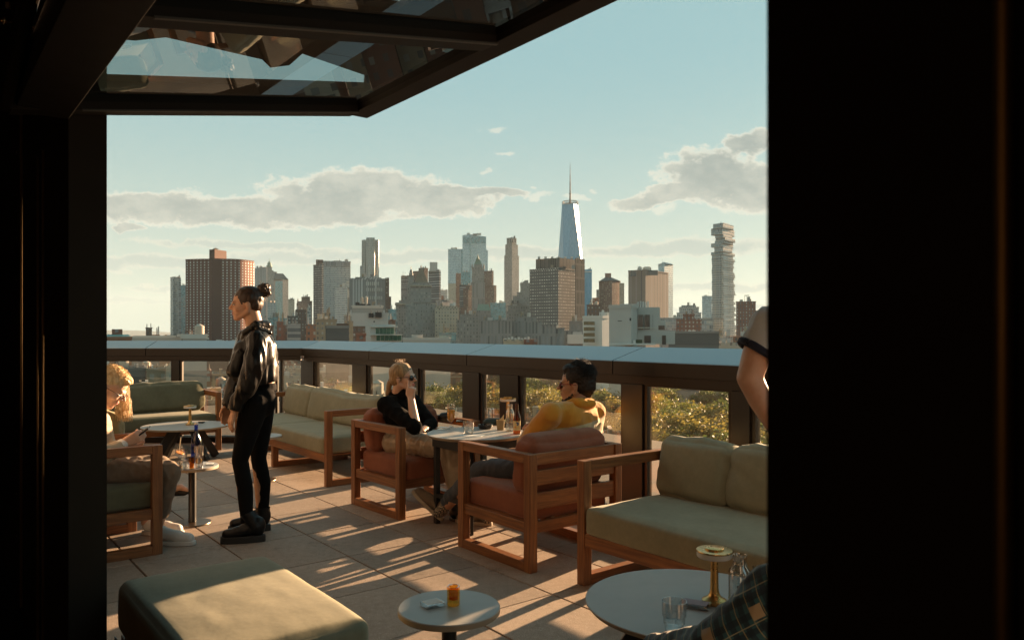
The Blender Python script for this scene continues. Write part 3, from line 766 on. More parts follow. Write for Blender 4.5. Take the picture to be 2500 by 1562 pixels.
FB = {
 'brickred': facade("red_brick_small_windows", (.165, .068, .045), (.30, .30, .28), 4.4, 3.0, .30, .46, lit=.7, litc=(.62, .61, .55), gr=.4),
 'brickred2': facade("dull_red_brick", (.20, .095, .065), (.08, .08, .08), 3.0, 3.2, .36, .48, lit=.35),
 'brickbrown': facade("brown_brick", (.13, .082, .058), (.06, .06, .06), 3.2, 3.3, .38, .46, lit=.3),
 'brickorange': facade("orange_brick", (.26, .125, .07), (.05, .05, .05), 3.0, 3.3, .38, .5, lit=.2),
 'tan': facade("tan_brick", (.30, .235, .155), (.07, .075, .07), 3.1, 3.3, .38, .48, lit=.3),
 'cream': facade("cream_masonry", (.42, .36, .27), (.10, .10, .09), 3.0, 3.4, .40, .5, lit=.25),
 'stone': facade("grey_limestone", (.225, .215, .195), (.085, .085, .08), 3.1, 3.7, .40, .56, lit=.15, var=.16),
 'stonep': facade("pale_stone_piers", (.25, .24, .22), (.10, .10, .095), 2.9, 30.0, .46, .93, lit=.1, litc=(.2, .19, .17), gr=.5),
 'stonet': facade("narrow_tower_stone", (.24, .232, .212), (.12, .12, .11), 2.6, 3.6, .38, .62, lit=.2, var=.1),
 'conc': facade("brown_concrete_shafts", (.205, .165, .135), (.105, .09, .08), 9.0, 240.0, .22, .985, lit=.0, gr=.8),
 'greygrid': facade("white_grid_office", (.42, .42, .40), (.08, .10, .11), 2.6, 3.6, .62, .60, lit=.3, litc=(.3, .32, .32)),
 'dotted': facade("white_dotted_tower", (.50, .50, .47), (.07, .08, .09), 2.9, 3.3, .50, .48, lit=.1),
 'darkdot': facade("dark_dotted_tower", (.085, .085, .08), (.20, .21, .20), 3.0, 3.0, .5, .45, lit=.5, litc=(.34, .35, .33)),
 'gov': facade("federal_checker", (.115, .110, .102), (.30, .29, .26), 3.4, 3.7, .46, .34, lit=.55, litc=(.36, .34, .30)),
 'govfin': facade("dark_lattice", (.105, .088, .07), (.035, .03, .025), 3.0, 16.0, .55, .86, lit=0),
 'banded': facade("dark_banded_office", (.055, .057, .058), (.15, .16, .165), 60.0, 3.8, .99, .34, lit=.0),
 'glassA': facade("pale_blue_glass", (.30, .38, .41), (.19, .28, .32), 1.6, 4.2, .93, .86, wr=.3, gr=.16, lit=.05, litc=(.26, .34, .36), spec=.8, met=.3, win2=1.4),
 'glassB': facade("blue_glass_facets", (.11, .29, .41), (.08, .26, .40), 3.2, 8.0, 1.1, 1.1, wr=.5, gr=.4, lit=.0, litc=(.2, .36, .44), spec=.4, met=.0, win2=1.08),
 'glassT': facade("teal_glass", (.10, .16, .17), (.05, .13, .15), 1.7, 3.4, .85, .8, wr=.4, gr=.1, lit=.15, litc=(.2, .26, .26), spec=.9, met=.3),
 'glassG': facade("grey_slab_glass", (.26, .26, .245), (.12, .14, .145), 1.8, 3.4, .8, .7, wr=.5, gr=.12, lit=.25, spec=.8, met=.25),
 'steel': facade("rippled_steel", (.42, .40, .36), (.16, .16, .15), 2.3, 3.2, .42, .55, wr=.38, gr=.2, lit=.2, spec=.8),
 'blank': facade("blank_grey_wall", (.235, .222, .195), (.235, .222, .195), 40, 12, .985, .965, gr=.85, lit=0, var=.06),
 'blankdark': facade("blank_dark_wall", (.095, .084, .075), (.095, .084, .075), 30, 9, .985, .965, gr=.85, lit=0, var=.08),
 'tel': facade("blank_telephone_stone", (.225, .215, .20), (.235, .225, .21), 3.2, 60.0, .6, .94, gr=.85, lit=0, var=.06),
 'white': facade("white_render", (.56, .55, .51), (.12, .13, .12), 60, 60, .0, .0, var=.05),
 'whitegrey': facade("pale_grey_render", (.44, .425, .39), (.12, .13, .12), 60, 60, .0, .0, var=.07),
 'lines': facade("grey_vertical_lines", (.30, .285, .265), (.10, .105, .11), 2.4, 80, .5, .97, lit=0, gr=.3),
 'slabs': facade("dark_floor_slabs", (.30, .30, .28), (.07, .085, .09), 40, 3.5, .99, .62, lit=0, gr=.15),
 'arched': facade("arched_brick_row", (.20, .11, .07), (.06, .05, .045), 3.4, 4.2, .42, .60, lit=.15, band=.08, bandc=(.40, .33, .24)),
}
DARKROOF = simple("dark_hip_roof", (.07, .072, .07), .6, 0, .15, .2)
GREENROOF = simple("copper_green_roof", (.16, .22, .17), .7, 0, .2, .3)
TEALROOF = simple("teal_metal_roof", (.055, .17, .175), .5, .2, .15, .5)
STONEROOF = simple("brown_stone_roof", (.20, .16, .115), .8, 0, .2, .3)
WINPALE = simple("pale_window", (.50, .48, .42), .3, 0, .2, .3)
WINDARK = simple("dark_window", (.04, .042, .042), .12, .2, .3, .5, Specular_IOR_Level=.9)
def zof(y, D): return CAMH+(HOR-y)/F*D
def foot(x0, xc, x1, D, th, dep=None):
    r0, rc, r1 = ((x-1250)/F for x in (x0, xc if xc is not None else (x0+x1)/2, x1))
    if xc is None:                                    # one face turned squarely to the view
        c = Vector((rc, 1)).normalized(); n = Vector((-c.y, c.x)); w = (r1-r0)*D*c.y*.999; C = Vector((rc*D, D)); dep = dep or w*.8
        a = -n*-1
        L = C+n*(w/2)*1; Rr = C-n*(w/2)
        return [tuple(L), tuple(Rr), tuple(Rr+c*dep), tuple(L+c*dep)]
    C = Vector((rc*D, D)); t = R(th); d1 = Vector((-math.cos(t), math.sin(t))); d2 = Vector((math.sin(t), math.cos(t)))
    l1 = (C.x-r0*C.y)/(math.cos(t)+r0*math.sin(t)); q = math.sin(t)-r1*math.cos(t)
    l2 = (r1*C.y-C.x)/q if q > .02 else 40.0
    A = C+d1*l1; B = C+d2*l2
    return [tuple(A), tuple(C), tuple(B), tuple(A+d2*l2)]
NB = [0]
def building(name, label, cat, D, tiers, style, th=30, parts=(), group=None, dep=None, roofm=ROOFM):
    """tiers: (x0, near corner or None, x1, top y[, style])"""
    t0 = tiers[0]; c = Vector((((t0[0]+t0[2])/2-1250)/F*D, D, ZG))
    root = thing(name, label, cat, c, group=group); T = Matrix.Translation(-c)
    z0 = ZG-.3; Dk = D; th = max(th, 38.0)          # the street grid: every block stands at the same angle
    for k, t in enumerate(tiers):
        fp = foot(t[0], t[1], t[2], D+k*1.2, th, dep); z1 = zof(t[3], D)
        if z1 < z0+.05: z0 = ZG-.3
        b = MB(); b.T = T; b.prism(fp, z0, z1, top_mi=1)
        p = b.build("wall" if k == 0 else "upper_tier", [FB[t[4] if len(t) > 4 else style], roofm], root)
        if D < 420 or (z1 > 3 and D < 2600):         # parapet
            b = MB(); b.T = T; h = .9 if D < 900 else 1.5; ww = .35 if D < 500 else .8
            for i in range(4):
                P, Qq = Vector(fp[i]), Vector(fp[(i+1) % 4]); b.bar((P.x, P.y, z1+h/2-.3), (Qq.x, Qq.y, z1+h/2-.3), ww, h)
            b.build("parapet", FB[t[4] if len(t) > 4 else style], root)
        z0 = z1
    if cat == 'tower' or (D > 400 and z0 > -2 and name != 'tenement'):          # lift houses, cooling units and pipes on the roof
        rc = random.Random(int(t0[0]*7+D)); x0, x1, yt = tiers[-1][0], tiers[-1][2], tiers[-1][3]; w = x1-x0
        for j in range(rc.choice((2, 3, 4))):
            u = rc.uniform(.1, .8); ww = rc.uniform(.06, .2)*w; hh = rc.uniform(2.2, 5.5)/D*F
            pbox("rooftop_unit", x0+u*w, x0+min(.95*w, u*w+ww), yt-hh, yt+.5, rc.choice(('blank', 'whitegrey', 'tan', 'blankdark')), rc.uniform(6, 14))(root, T, D)
        if rc.random() < .5: mast(x0+w*rc.uniform(.2, .8), yt-rc.uniform(5, 11)/D*F, yt, .5)(root, T, D)
    for q in parts: q(root, T, D)
    return root
def pbox(name, x0, x1, y0, y1, m, dd=2.0, dep=None, back=False):
    """a part that is a block between photo columns x0..x1 and rows y0 (top)..y1 (bottom)"""
    def f(root, T, D):
        fp = foot(x0, None, x1, D+dd, 0, dep or max(.3, (x1-x0)/F*D*.7)); b = MB(); b.T = T
        b.prism(fp, zof(y1, D+dd), zof(y0, D+dd)); b.build(name, FB[m] if isinstance(m, str) else m, root)
    return f
def spire(name, x, y0, y1, r, m, steps=None, seg=8, dd=6.0):
    def f(root, T, D):
        Dd = D+dd; p = ((x-1250)/F*Dd, Dd, 0); z0, z1 = zof(y1, Dd), zof(y0, Dd); rr = r/F*Dd
        prof = [(0, z0)]+[(rr*a, z0+(z1-z0)*t) for a, t in (steps or [(1, 0), (0.02, 1)])]+[(0, z1)]
        b = MB(); b.T = T; b.lathe(prof, p, seg); b.build(name, FB[m] if isinstance(m, str) else m, root)
    return f
def hip(name, x0, x1, xt0, xt1, yt, yb, m, dd=1.0, dep=None):
    def f(root, T, D):
        Dd = D+dd; a = foot(x0, None, x1, Dd, 0, dep); k0 = (xt0-x0)/(x1-x0); k1 = (xt1-x0)/(x1-x0); zb, zt = zof(yb, Dd), zof(yt, Dd)
        A = [Vector(q) for q in a]
        def lp(u, v): return A[0]*(1-u)*(1-v)+A[1]*u*(1-v)+A[2]*u*v+A[3]*(1-u)*v
        b = MB(); b.T = T; lo = [b.v((*lp(u, v), zb)) for u, v in ((0, 0), (1, 0), (1, 1), (0, 1))]; hi = [b.v((*lp(u, v), zt)) for u, v in ((k0, .35), (k1, .35), (k1, .65), (k0, .65))]
        for i in range(4): j = (i+1) % 4; b.f([lo[i], lo[j], hi[j], hi[i]])
        b.f(hi); b.f(lo[::-1]); b.build(name, m, root)
    return f
def mast(x, y0, y1, w=.5, m=None, dd=4.0, name="mast"):
    def f(root, T, D):
        Dd = D+dd; p = (x-1250)/F*Dd; r = w/F*Dd/2
        b = MB(); b.T = T; b.tube([(p, Dd, zof(y1, Dd)), (p, Dd, zof(y0, Dd))], [r, r*.5], 6); b.build(name, m or BLACKM, root)
    return f
def wgrid(name, x0, x1, y0, y1, nx, ny, m=None, fx=.7, fy=.6, dd=-.25, dep=.2):
    """real windows, each its own part"""
    def f(root, T, D):
        for i in range(nx):
            for j in range(ny):
                w = (x1-x0)/nx; h = (y1-y0)/ny; cx = x0+w*(i+.5); cy = y0+h*(j+.5)
                fp = foot(cx-w*fx/2, None, cx+w*fx/2, D+dd, 0, dep); b = MB(); b.T = T
                b.prism(fp, zof(cy+h*fy/2, D+dd), zof(cy-h*fy/2, D+dd)); wdw = b.build("window", m or WINDARK, root)
                if D < 400:
                    mm = MB(); mm.T = T
                    for u in (-.17, .17):
                        fp2 = foot(cx+w*fx*u-.25, None, cx+w*fx*u+.25, D+dd-.06, 0, .05); mm.prism(fp2, zof(cy+h*fy/2, D+dd), zof(cy-h*fy/2, D+dd))
                    mm.build("mullion", BRONZE, wdw)
    return f
def tank(x, y0, y1, w, dd=3.0, name="water_tank"):
    def f(root, T, D):
        Dd = D+dd; p = ((x-1250)/F*Dd, Dd, 0); r = w/F*Dd/2; z0, z1 = zof(y1, Dd), zof(y0, Dd); h = z1-z0
        b = MB(); b.T = T; b.lathe([(0, z0+h*.12), (r, z0+h*.12), (r, z0+h*.82), (r*1.04, z0+h*.82), (0, z1)], p, 18)
        t = b.build(name, simple("tank_staves", (.42, .36, .29), .8, 0, .3, 1.5), root)
        b = MB(); b.T = T
        for k in range(4):
            a = k*math.pi/2+.6; b.bar((p[0]+r*.75*math.cos(a), p[1]+r*.75*math.sin(a), z0-.1), (p[0]+r*.75*math.cos(a), p[1]+r*.75*math.sin(a), z0+h*.13), .12, .12)
        b.build("tank_stand", BLACKM, t)
    return f
B = building
# ---- far left
def hills():
    b = MB(); n = 90; front = []; top = []; back = []
    for i in range(n+1):
        x = -9000+i*200; u = i/n
        h = 30+95*max(0, noise.noise(Vector((x*.00035+3.1, 1.2, 0)))+.42)+22*noise.noise(Vector((x*.0013, 5, 0)))
        front.append(b.v((x, 11000, ZG))); top.append(b.v((x, 12000, ZG+max(20, h)))); back.append(b.v((x, 13500, ZG)))
    for i in range(n):
        b.f([front[i], front[i+1], top[i+1], top[i]]); b.f([top[i], top[i+1], back[i+1], back[i]])
    o = struct("hills", b, simple("far_hills", (.05, .065, .06), .95, 0, .2, .001), smooth=True)
hills()
B("brick_block", "low brick block with a teal hipped roof at the far left edge of the skyline", "building", 260, [(225, None, 322, 826)], 'brickorange',
  parts=[hip("roof", 222, 322, 240, 315, 816.5, 826, TEALROOF, .5, 14), pbox("rooftop_box", 273, 299, 803.5, 817, 'brickred2', 6)])
B("small_tower", "small dark brick tower alone in front of the hills", "building", 620, [(356, None, 371, 801)], 'brickbrown', parts=[pbox("lift_house", 359, 366, 799.3, 801, 'brickbrown')])
B("orange_block", "low orange-topped block beside the small dark tower", "building", 500, [(371, None, 390, 817)], 'brickorange')
B("low_block", "long low grey roofed block under the slender grey tower", "building", 330, [(321, None, 452, 823)], 'blank', dep=18, parts=[pbox("rooftop_box", 402, 408, 817, 823, 'tan'), pbox("rooftop_box", 430, 440, 816, 823, 'blank')])
B("slender_tower", "slender grey residential tower with balconies, leftmost tall building of the skyline", "tower", 1250, [(416, 423, 441, 678)], 'glassG',
  parts=[pbox("balcony_stack", 436, 442, 681, 830, 'slabs', -3, 4), pbox("rooftop_frame", 419, 440, 676, 678.5, 'conc', 4), mast(433, 674, 678, 1), mast(438, 674.5, 678, 1)])
B("teal_tower", "narrow teal glass tower tucked beside the big red brick tower", "tower", 1400, [(441, None, 455, 698)], 'glassT', parts=[mast(449, 696, 698, 4)])
def curved_tower():
    D = 850; c = Vector(((535-1250)/F*D, D, ZG))
    root = thing("curved_brick_tower", "huge curved red brick apartment tower with a square lift house, at left", "tower", c); T = Matrix.Translation(-c)
    def arc(xa, xb, da, db, bow, n=12):
        return [(((xa+(xb-xa)*t)-1250)/F*(D+da+(db-da)*t-bow*math.sin(math.pi*t)), D+da+(db-da)*t-bow*math.sin(math.pi*t)) for t in [i/n for i in range(n+1)]]
    z1 = zof(633.5, D)
    for xa, xb, da, db, bow in ((453, 517, 7, 1, 1.5), (540, 620, 1, 26, 9.0)):
        front = arc(xa, xb, da, db, bow); back = [(p[0]*1.045-(-1 if False else 0), p[1]*1.045+1) for p in front][::-1]
        b = MB(); b.T = T; b.prism(front+back, ZG, z1, top_mi=1); b.build("wing", [FB['brickred'], ROOFM], root)
        b = MB(); b.T = T
        for i in range(len(front)-1): b.bar((*front[i], z1+.3), (*front[i+1], z1+.3), .5, 1.2)
        b.build("parapet", simple("brick_plain", (.095, .042, .029), .85), root)
    b = MB(); b.T = T; b.prism(foot(517, None, 540, D-1.5, 0, 20), ZG, z1+1.0); b.build("stair_core", simple("brick_plain", (.095, .042, .029), .85), root)
    b = MB(); b.T = T; b.prism(foot(511, 524, 553, D+1, 20), z1-.5, zof(608.5, D)); b.build("lift_house", simple("brick_plain", (.095, .042, .029), .85), root)
    spire("cap", 526, 605, 608.5, 9, STONEROOF, dd=6, seg=4)(root, T, D)
curved_tower()
B("grey_party_wall", "blank grey windowless block carrying a pale round water tank on its roof", "building", 150, [(443, None, 505, 823)], 'blank', dep=12,
  parts=[tank(487, 790, 823, 22, 3), pbox("rooftop_box", 447, 471, 816, 823, 'whitegrey', 3), mast(463, 803, 816, 2), mast(468, 806, 816, 2)])
B("antenna_tower", "grey vertically ribbed tower with a row of antennas, just right of the curved brick one", "tower", 2100, [(622, 650, 653, 653)], 'lines', th=25,
  parts=[mast(626+i*3.4, 649, 653, .9) for i in range(8)])
B("cupola_tower", "stepped grey tower with a domed spire behind the antenna tower", "tower", 2500, [(650, None, 676, 664), (651, None, 664, 652)], 'stonet',
  parts=[spire("cupola", 657.5, 631, 652, 6.5, GREENROOF, [(1, 0), (1, .18), (.75, .25), (.75, .42), (.45, .55), (.3, .62), (.12, .66), (.04, 1)], 12), pbox("pinnacle", 664, 668, 660, 668, 'stonet')])
B("mansard_tower", "glass and stone tower under a dark sloping hipped roof", "tower", 2200, [(668, 690, 704, 682)], 'stonet', th=20,
  parts=[hip("roof", 668, 704, 671, 691, 667, 682, DARKROOF, 2), pbox("glass_bay", 672, 690, 686, 800, 'glassT', -3, 5)])
B("white_glass_block", "small bright pale glass block behind the standing woman's head", "building", 1500, [(653, None, 674, 740)], 'dotted', parts=[tank(659, 733, 740, 6), tank(668, 733, 740, 6)])
B("cream_tower", "small sunlit cream building right of the mansard tower", "building", 1700, [(704, 716, 719, 731)], 'cream', th=25, parts=[pbox("rooftop_box", 708, 715, 729, 731, 'cream')])
B("church_spire", "thin brown steeple between the cream building and the brown stepped tower", "building", 1600, [(724, None, 731, 742)], 'brickbrown', parts=[spire("steeple", 727.5, 727, 742, 3, STONEROOF, seg=6)])
B("brown_tower", "brown stepped brick tower left of the dark dotted tower", "tower", 1500, [(728, 755, 762, 736), (736, 752, 757, 725.5)], 'brickbrown', th=25, parts=[tank(746, 722, 726, 5)])
B("dark_tower", "dark dotted slab tower with a square block on top", "tower", 1000, [(765, 786, 790, 647)], 'darkdot', th=22, parts=[pbox("rooftop_block", 771.5, 789, 634, 647, 'brickbrown', 5)])
B("grid_tower", "wide pale office tower with a fine window grid, beside the dark dotted tower", "tower", 1500, [(789, None, 856, 639)], 'greygrid',
  parts=[pbox("louvre_band", 789.5, 855.5, 640, 651, 'lines', -1, 5), mast(829, 632, 639, 1.2), mast(817, 636, 639, .9), mast(823, 636.5, 639, .8)])
B("dotted_tower", "narrow white tower with rows of tiny dark windows", "tower", 1100, [(818, 845, 848, 702)], 'dotted', th=20, parts=[pbox("rooftop_block", 835, 856, 692, 702, 'blank', 12)])
B("grey_slab", "plain grey slab between the white dotted tower and the blank stone block", "building", 1150, [(846, None, 868, 690)], 'blank')
def rippled():
    D = 1450; c = Vector(((904-1250)/F*D, D, ZG))
    root = thing("rippled_tower", "tall rippled stainless steel apartment tower rising above the skyline", "tower", c); T = Matrix.Translation(-c)
    for nm, x0, x1, dd, yt in (("shaft", 894, 915, -6, 581), ("side_wing", 883, 900, 4, 585), ("side_wing", 909, 925, 4, 585)):
        b = MB(); b.T = T; cols_ = 26; rows = 60
        z0, z1 = ZG, zof(yt, D); grid = []
        for j in range(rows+1):
            z = z0+(z1-z0)*j/rows; ring = []
            for i in range(cols_+1):
                t = i/cols_; x = x0+(x1-x0)*t
                Dd = D+dd-2.2*math.sin(math.pi*t)-1.5*noise.noise(Vector((x*.33, z*.022, dd)))-.8*math.sin(x*1.7+z*.05)
                ring.append(((x-1250)/F*Dd, Dd, z))
            ring.append(((x1-1250)/F*(D+dd+18), D+dd+18, z)); ring.append(((x0-1250)/F*(D+dd+18), D+dd+18, z)); grid.append(ring)
        V = [[b.v(p) for p in r_] for r_ in grid]; n = len(V[0])
        for j in range(rows):
            run = 0
            for i in range(n):
                k = (i+1) % n; l = (Vector(grid[j][i])-Vector(grid[j][k])).length
                b.f([V[j][i], V[j][k], V[j+1][k], V[j+1][i]], [(run, grid[j][i][2]), (run+l, grid[j][i][2]), (run+l, grid[j+1][i][2]), (run, grid[j+1][i][2])]); run += l
        b.f(V[-1]); b.build(nm, FB['steel'], root, smooth=True)
    b = MB(); b.T = T; b.prism(foot(879, None, 886, D+10, 0, 20), ZG, zof(648, D)); b.build("low_wing", FB['dotted'], root)
rippled()
B("stone_block", "broad blank stone telephone building with rows of slot windows high up, below the steel tower", "building", 900,
  [(853, None, 947, 682), (868, None, 930, 679)], 'tel', dep=40,
  parts=[pbox("side_wing", 941, 950, 678, 800, 'brickbrown', 3), pbox("side_wing", 950, 955, 724, 800, 'brickbrown', 5)]+[pbox("slot_band", 889+i*4.7, 891.6+i*4.7, 688, 697, WINPALE, -.6, .5) for i in range(8)]
  + [pbox("slot_window", 885+i*4.6, 887+i*4.6, 703+20*j, 711+20*j, WINPALE, -.6, .5) for i in range(11) for j in range(2)])
B("tank_block", "grey block with two dark water tanks on top, below the blank stone telephone building", "building", 520, [(859, None, 935, 748)], 'blank', dep=14,
  parts=[tank(883.5, 722, 748, 7), tank(894, 722, 748, 7), pbox("plant_room", 868, 878, 738, 748, BLACKM), pbox("plant_room", 877, 905, 742, 748, BLACKM), mast(872, 735, 748, 1.5), mast(925, 739, 748, 1.5), pbox("plant_room", 918, 934, 745, 748, 'blank'),
         pbox("glass_wing", 859, 893, 764, 800, 'whitegrey', -3, 3), pbox("brick_base", 859, 893, 796, 835, 'brickbrown', -4, 3)])
B("pale_block", "pale grey rendered block with rooftop plant behind the green glass house", "building", 330, [(892, None, 948, 767)], 'whitegrey', dep=10,
  parts=[pbox("plant_room", 900, 912, 764, 775, BLACKM, -1, 3), pbox("plant_room", 916, 932, 762, 775, BLACKM, -1, 3), mast(906, 758, 766, 2), mast(922, 758, 766, 2), mast(930, 760, 766, 2), wgrid("window", 911, 916, 782, 788, 1, 1)])
B("green_glass_house", "small building of green glass bays between white floor slabs just above the railing", "building", 205, [(905, None, 964, 797)], 'whitegrey', dep=8,
  parts=[wgrid("window", 908, 962, 800, 816, 6, 1, simple("green_glass", (.035, .14, .11), .1, .3, .4, .6), .9, .9), wgrid("window", 908, 980, 818, 832, 7, 1, simple("green_glass", (.035, .14, .11), .1, .3, .4, .6), .86, .86),
         pbox("floor_slab", 904, 972, 796.5, 798.3, 'white', -1.2, 2), pbox("floor_slab", 903, 983, 816.4, 817.9, 'white', -2.2, 3), pbox("lower_wing", 962, 981, 818, 835, 'whitegrey', .3, 4), pbox("roof_garden", 909, 960, 793, 796.5, simple("planting", (.05, .06, .03), .9), 3, 2)])
# mid rises between the standing woman and the green house
for i, (x0, x1, y, D, st, lab) in enumerate([
    (640, 650, 792, 430, 'brickred2', "narrow red brick block just right of the standing woman's jacket"),
    (650, 668, 797, 400, 'brickbrown', "brown brick block second to the right of the standing woman"),
    (676, 692, 788, 410, 'brickred2', "red brick apartment block with white sills right of the standing woman"),
    (692, 701, 796, 420, 'brickbrown', "thin brown block beside the white silled red one"),
    (655, 700, 778, 620, 'glassT', "dark teal low office behind the red brick blocks"),
    (702, 728, 773, 650, 'darkdot', "grey-white dotted low block above the banded dark one"),
    (701, 734, 793, 450, 'slabs', "dark banded low office with glinting floors"),
    (722, 747, 758, 900, 'brickbrown', "brown mid-rise under the brown stepped tower"),
    (750, 760, 752, 800, 'glassG', "thin pale glass slab left of the dark dotted tower's foot"),
    (747, 771, 794, 420, 'brickorange', "orange brown brick block with a curved front"),
    (770, 822, 781, 520, 'tan', "beige apartment block with a water tower house on top"),
    (775, 790, 768, 540, 'cream', "small cream rooftop block in front of the dark dotted tower"),
    (789, 806, 766, 560, 'tan', "tan stepped rooftop block in front of the pale grid tower"),
    (795, 852, 799, 260, 'blankdark', "plain dark brown block just above the railing"),
    (823, 850, 793, 300, 'brickbrown', "dark brick block with pale roof railings"),
    (840, 858, 770, 560, 'blank', "grey stepped block left of the tank block"),
    (843, 862, 786, 420, 'tan', "tan balconied block beside the tank block"),
    (870, 893, 817, 230, 'brickred2', "low red brick roof next to the green glass house"),
    (948, 968, 757, 760, 'glassT', "teal striped glass office right of the pale rendered block"),
    (948, 966, 782, 480, 'brickbrown', "dark low block under the teal striped office"),
    ]):
    B("mid_rise", lab, "building", D, [(x0, None, x1, y)], st, parts=[pbox("rooftop_box", x0+(x1-x0)*.25, x0+(x1-x0)*.6, y-3, y, st if st not in ('slabs',) else 'blank')] if i % 2 == 0 else [])
# ---- civic centre
B("antenna_block", "dark tower with a lattice crown and antennas, left of the municipal dome", "tower", 1500, [(979, None, 998, 676)], 'banded', parts=[mast(984, 662, 676, 1), mast(981, 670, 676, .8), mast(987, 670, 676, .8), pbox("lattice", 980, 996, 673, 677, 'govfin', -2)])
def sq(nm, x0, x1, y0, y1, st, dd): return pbox(nm, x0, x1, y0, y1, st, dd)
B("municipal_building", "massive pale stone civic building with a tiered domed tower", "building", 900, [(966, None, 1066, 741)], 'stone', dep=30,
  parts=[sq("tower_base", 983, 1026, 730, 742, 'stone', 8), sq("tower_tier", 994, 1012, 690, 732, 'stone', 10), sq("tower_tier", 996.5, 1010, 672, 690, 'stonet', 11),
         spire("cupola", 1003.5, 655, 673, 5, 'stonet', [(1, 0), (1, .35), (.7, .4), (.7, .65), (.4, .8), (.12, .9), (.05, 1)], 12, 12), mast(1003.5, 649, 656, 1.2, simple("gilt_statue", (.5, .35, .15), .4, .8), 12, "statue"),
         sq("turret", 984, 988, 724, 732, 'stonet', 8), sq("turret", 974, 979, 733, 742, 'stonet', 5), sq("colonnade", 968, 1000, 751, 760, 'stonep', -1.5), sq("cornice", 964, 1067, 741, 744, 'cream', -2)])
B("courthouse_tower", "stone courthouse tower with a steep brown pyramid roof", "tower", 820, [(1003, None, 1053, 697), (1008, None, 1048, 690)], 'stonet',
  parts=[hip("pyramid_roof", 1012, 1046, 1027, 1029, 651, 691, STONEROOF, 6), spire("finial", 1028, 645, 652, 1.4, STONEROOF, [(1, 0), (1.2, .4), (.2, .6), (.1, 1)], 8, 12), sq("cornice", 1002, 1054, 696, 698.5, 'cream', -2), sq("shoulder", 990, 1064, 742, 830, 'stonet', -3), sq("loggia", 1010, 1049, 734, 739, 'stonep', -1)])
B("brown_slab", "brown and grey slab behind the pyramid roofed courthouse", "tower", 1400, [(1008, 1035, 1045, 662), (1022, 1036, 1045, 655)], 'brickbrown', th=30)
B("banded_tower", "black banded office tower with a pale block on its roof", "tower", 1200, [(1046, 1072, 1076, 662)], 'banded', th=22,
  parts=[pbox("rooftop_ring", 1048, 1073, 657, 662, 'whitegrey', 3), pbox("rooftop_block", 1049, 1068, 640, 657, 'whitegrey', 5)])
B("brown_low_office", "low brown office wing with dark ribs right of the black banded tower", "building", 1100, [(1064, 1079, 1106, 734)], 'lines', th=30)
B("tan_office", "long tan office building with rows of wide windows below the black banded tower", "building", 800, [(1062, None, 1120, 752), (1066, None, 1116, 748)], 'cream', dep=20)
B("small_pale_block", "small pale block in the gap right of the black banded tower", "building", 1700, [(1076, None, 1093, 709)], 'dotted', parts=[pbox("rooftop_box", 1077, 1083, 722, 740, 'brickorange', -4)])
# ---- glass pair, gothic tower
B("left_glass_tower", "pale blue glass tower, lower and left of the taller glass pair", "tower", 2000, [(1094, None, 1129, 609)], 'glassA', parts=[pbox("dark_edge", 1126, 1129.5, 608, 740, 'glassT', -2, 3), pbox("painted_reflection", 1094, 1113, 692, 738, 'cream', -1, 1)])  # cream patch paints an orange reflection onto the glass
B("tall_glass_tower", "taller pale blue glass tower with a latticed crown", "tower", 2150, [(1129, 1147, 1187, 574), (1131, 1148, 1186.5, 573)], 'glassA', th=24,
  parts=[pbox("crown_lattice", 1150, 1186, 578, 594, 'govfin' if False else 'glassT', -2, 4), pbox("crown_lattice", 1130, 1146, 580, 593, 'glassT', -6, 3), pbox("shoulder", 1186, 1191, 611, 700, 'glassA', 4), pbox("dark_joint", 1146.3, 1149, 576, 700, 'glassT', -8, 2)])
B("dark_glass_block", "dark glass block at the foot of the tall glass tower", "tower", 1500, [(1128, None, 1147, 666)], 'glassT')
B("black_block", "narrow black block left of the gothic tower", "tower", 1300, [(1122, None, 1137, 697)], 'banded')
B("pink_slab", "thin pinkish brown slab in front of the left glass tower", "tower", 1600, [(1113, None, 1125, 669)], 'brickorange')
B("stepped_brown_block", "brown stepped block directly left of the gothic tower", "building", 1150, [(1124, 1140, 1152, 752), (1131, 1143, 1152, 705), (1137, 1146, 1152, 697)], 'brickbrown', th=25)
gp = [sq("upper_tower", 1152, 1182, 653, 694, 'stonet', 4), sq("shoulder", 1146, 1197, 752, 830, 'stonet', -4)]
for x in (1152, 1180): gp.append(spire("pinnacle", x+1, 643, 656, 2, 'stonet', [(1, 0), (1, .5), (.05, 1)], 6, 6))
gp += [spire("pinnacle", x, 646, 662, 1.6, 'stonet', [(1, 0), (1, .6), (.05, 1)], 6, 3) for x in (1158, 1176)]
gp += [sq("crown_base", 1157, 1177, 645, 654, 'stonet', 6), hip("green_roof", 1157, 1177, 1163, 1171, 632, 646, GREENROOF, 7), spire("green_spire", 1166.5, 619, 633, 4.2, GREENROOF, [(1, 0), (.55, .35), (.4, .5), (.1, .8), (.03, 1)], 8, 9)]
B("gothic_tower", "pale gothic stone skyscraper with a green pointed roof in the centre of the skyline", "tower", 1300, [(1150, None, 1184, 691)], 'stonep', dep=22, parts=gp)
B("green_roofed_wing", "low stone block with a green copper roof at the gothic tower's foot", "building", 1150, [(1163, None, 1198, 760)], 'stonep', parts=[hip("roof", 1163, 1198, 1168, 1193, 742, 760, GREENROOF, 1)])
B("brown_stepped_tower", "brown stepped tower behind and right of the gothic tower", "tower", 1600, [(1181, 1207, 1212, 698), (1181, 1201, 1205, 662)], 'brickbrown', th=22)
B("dark_low_glass", "low dark glass block right of the gothic tower", "building", 1300, [(1197, None, 1235, 741)], 'glassT')
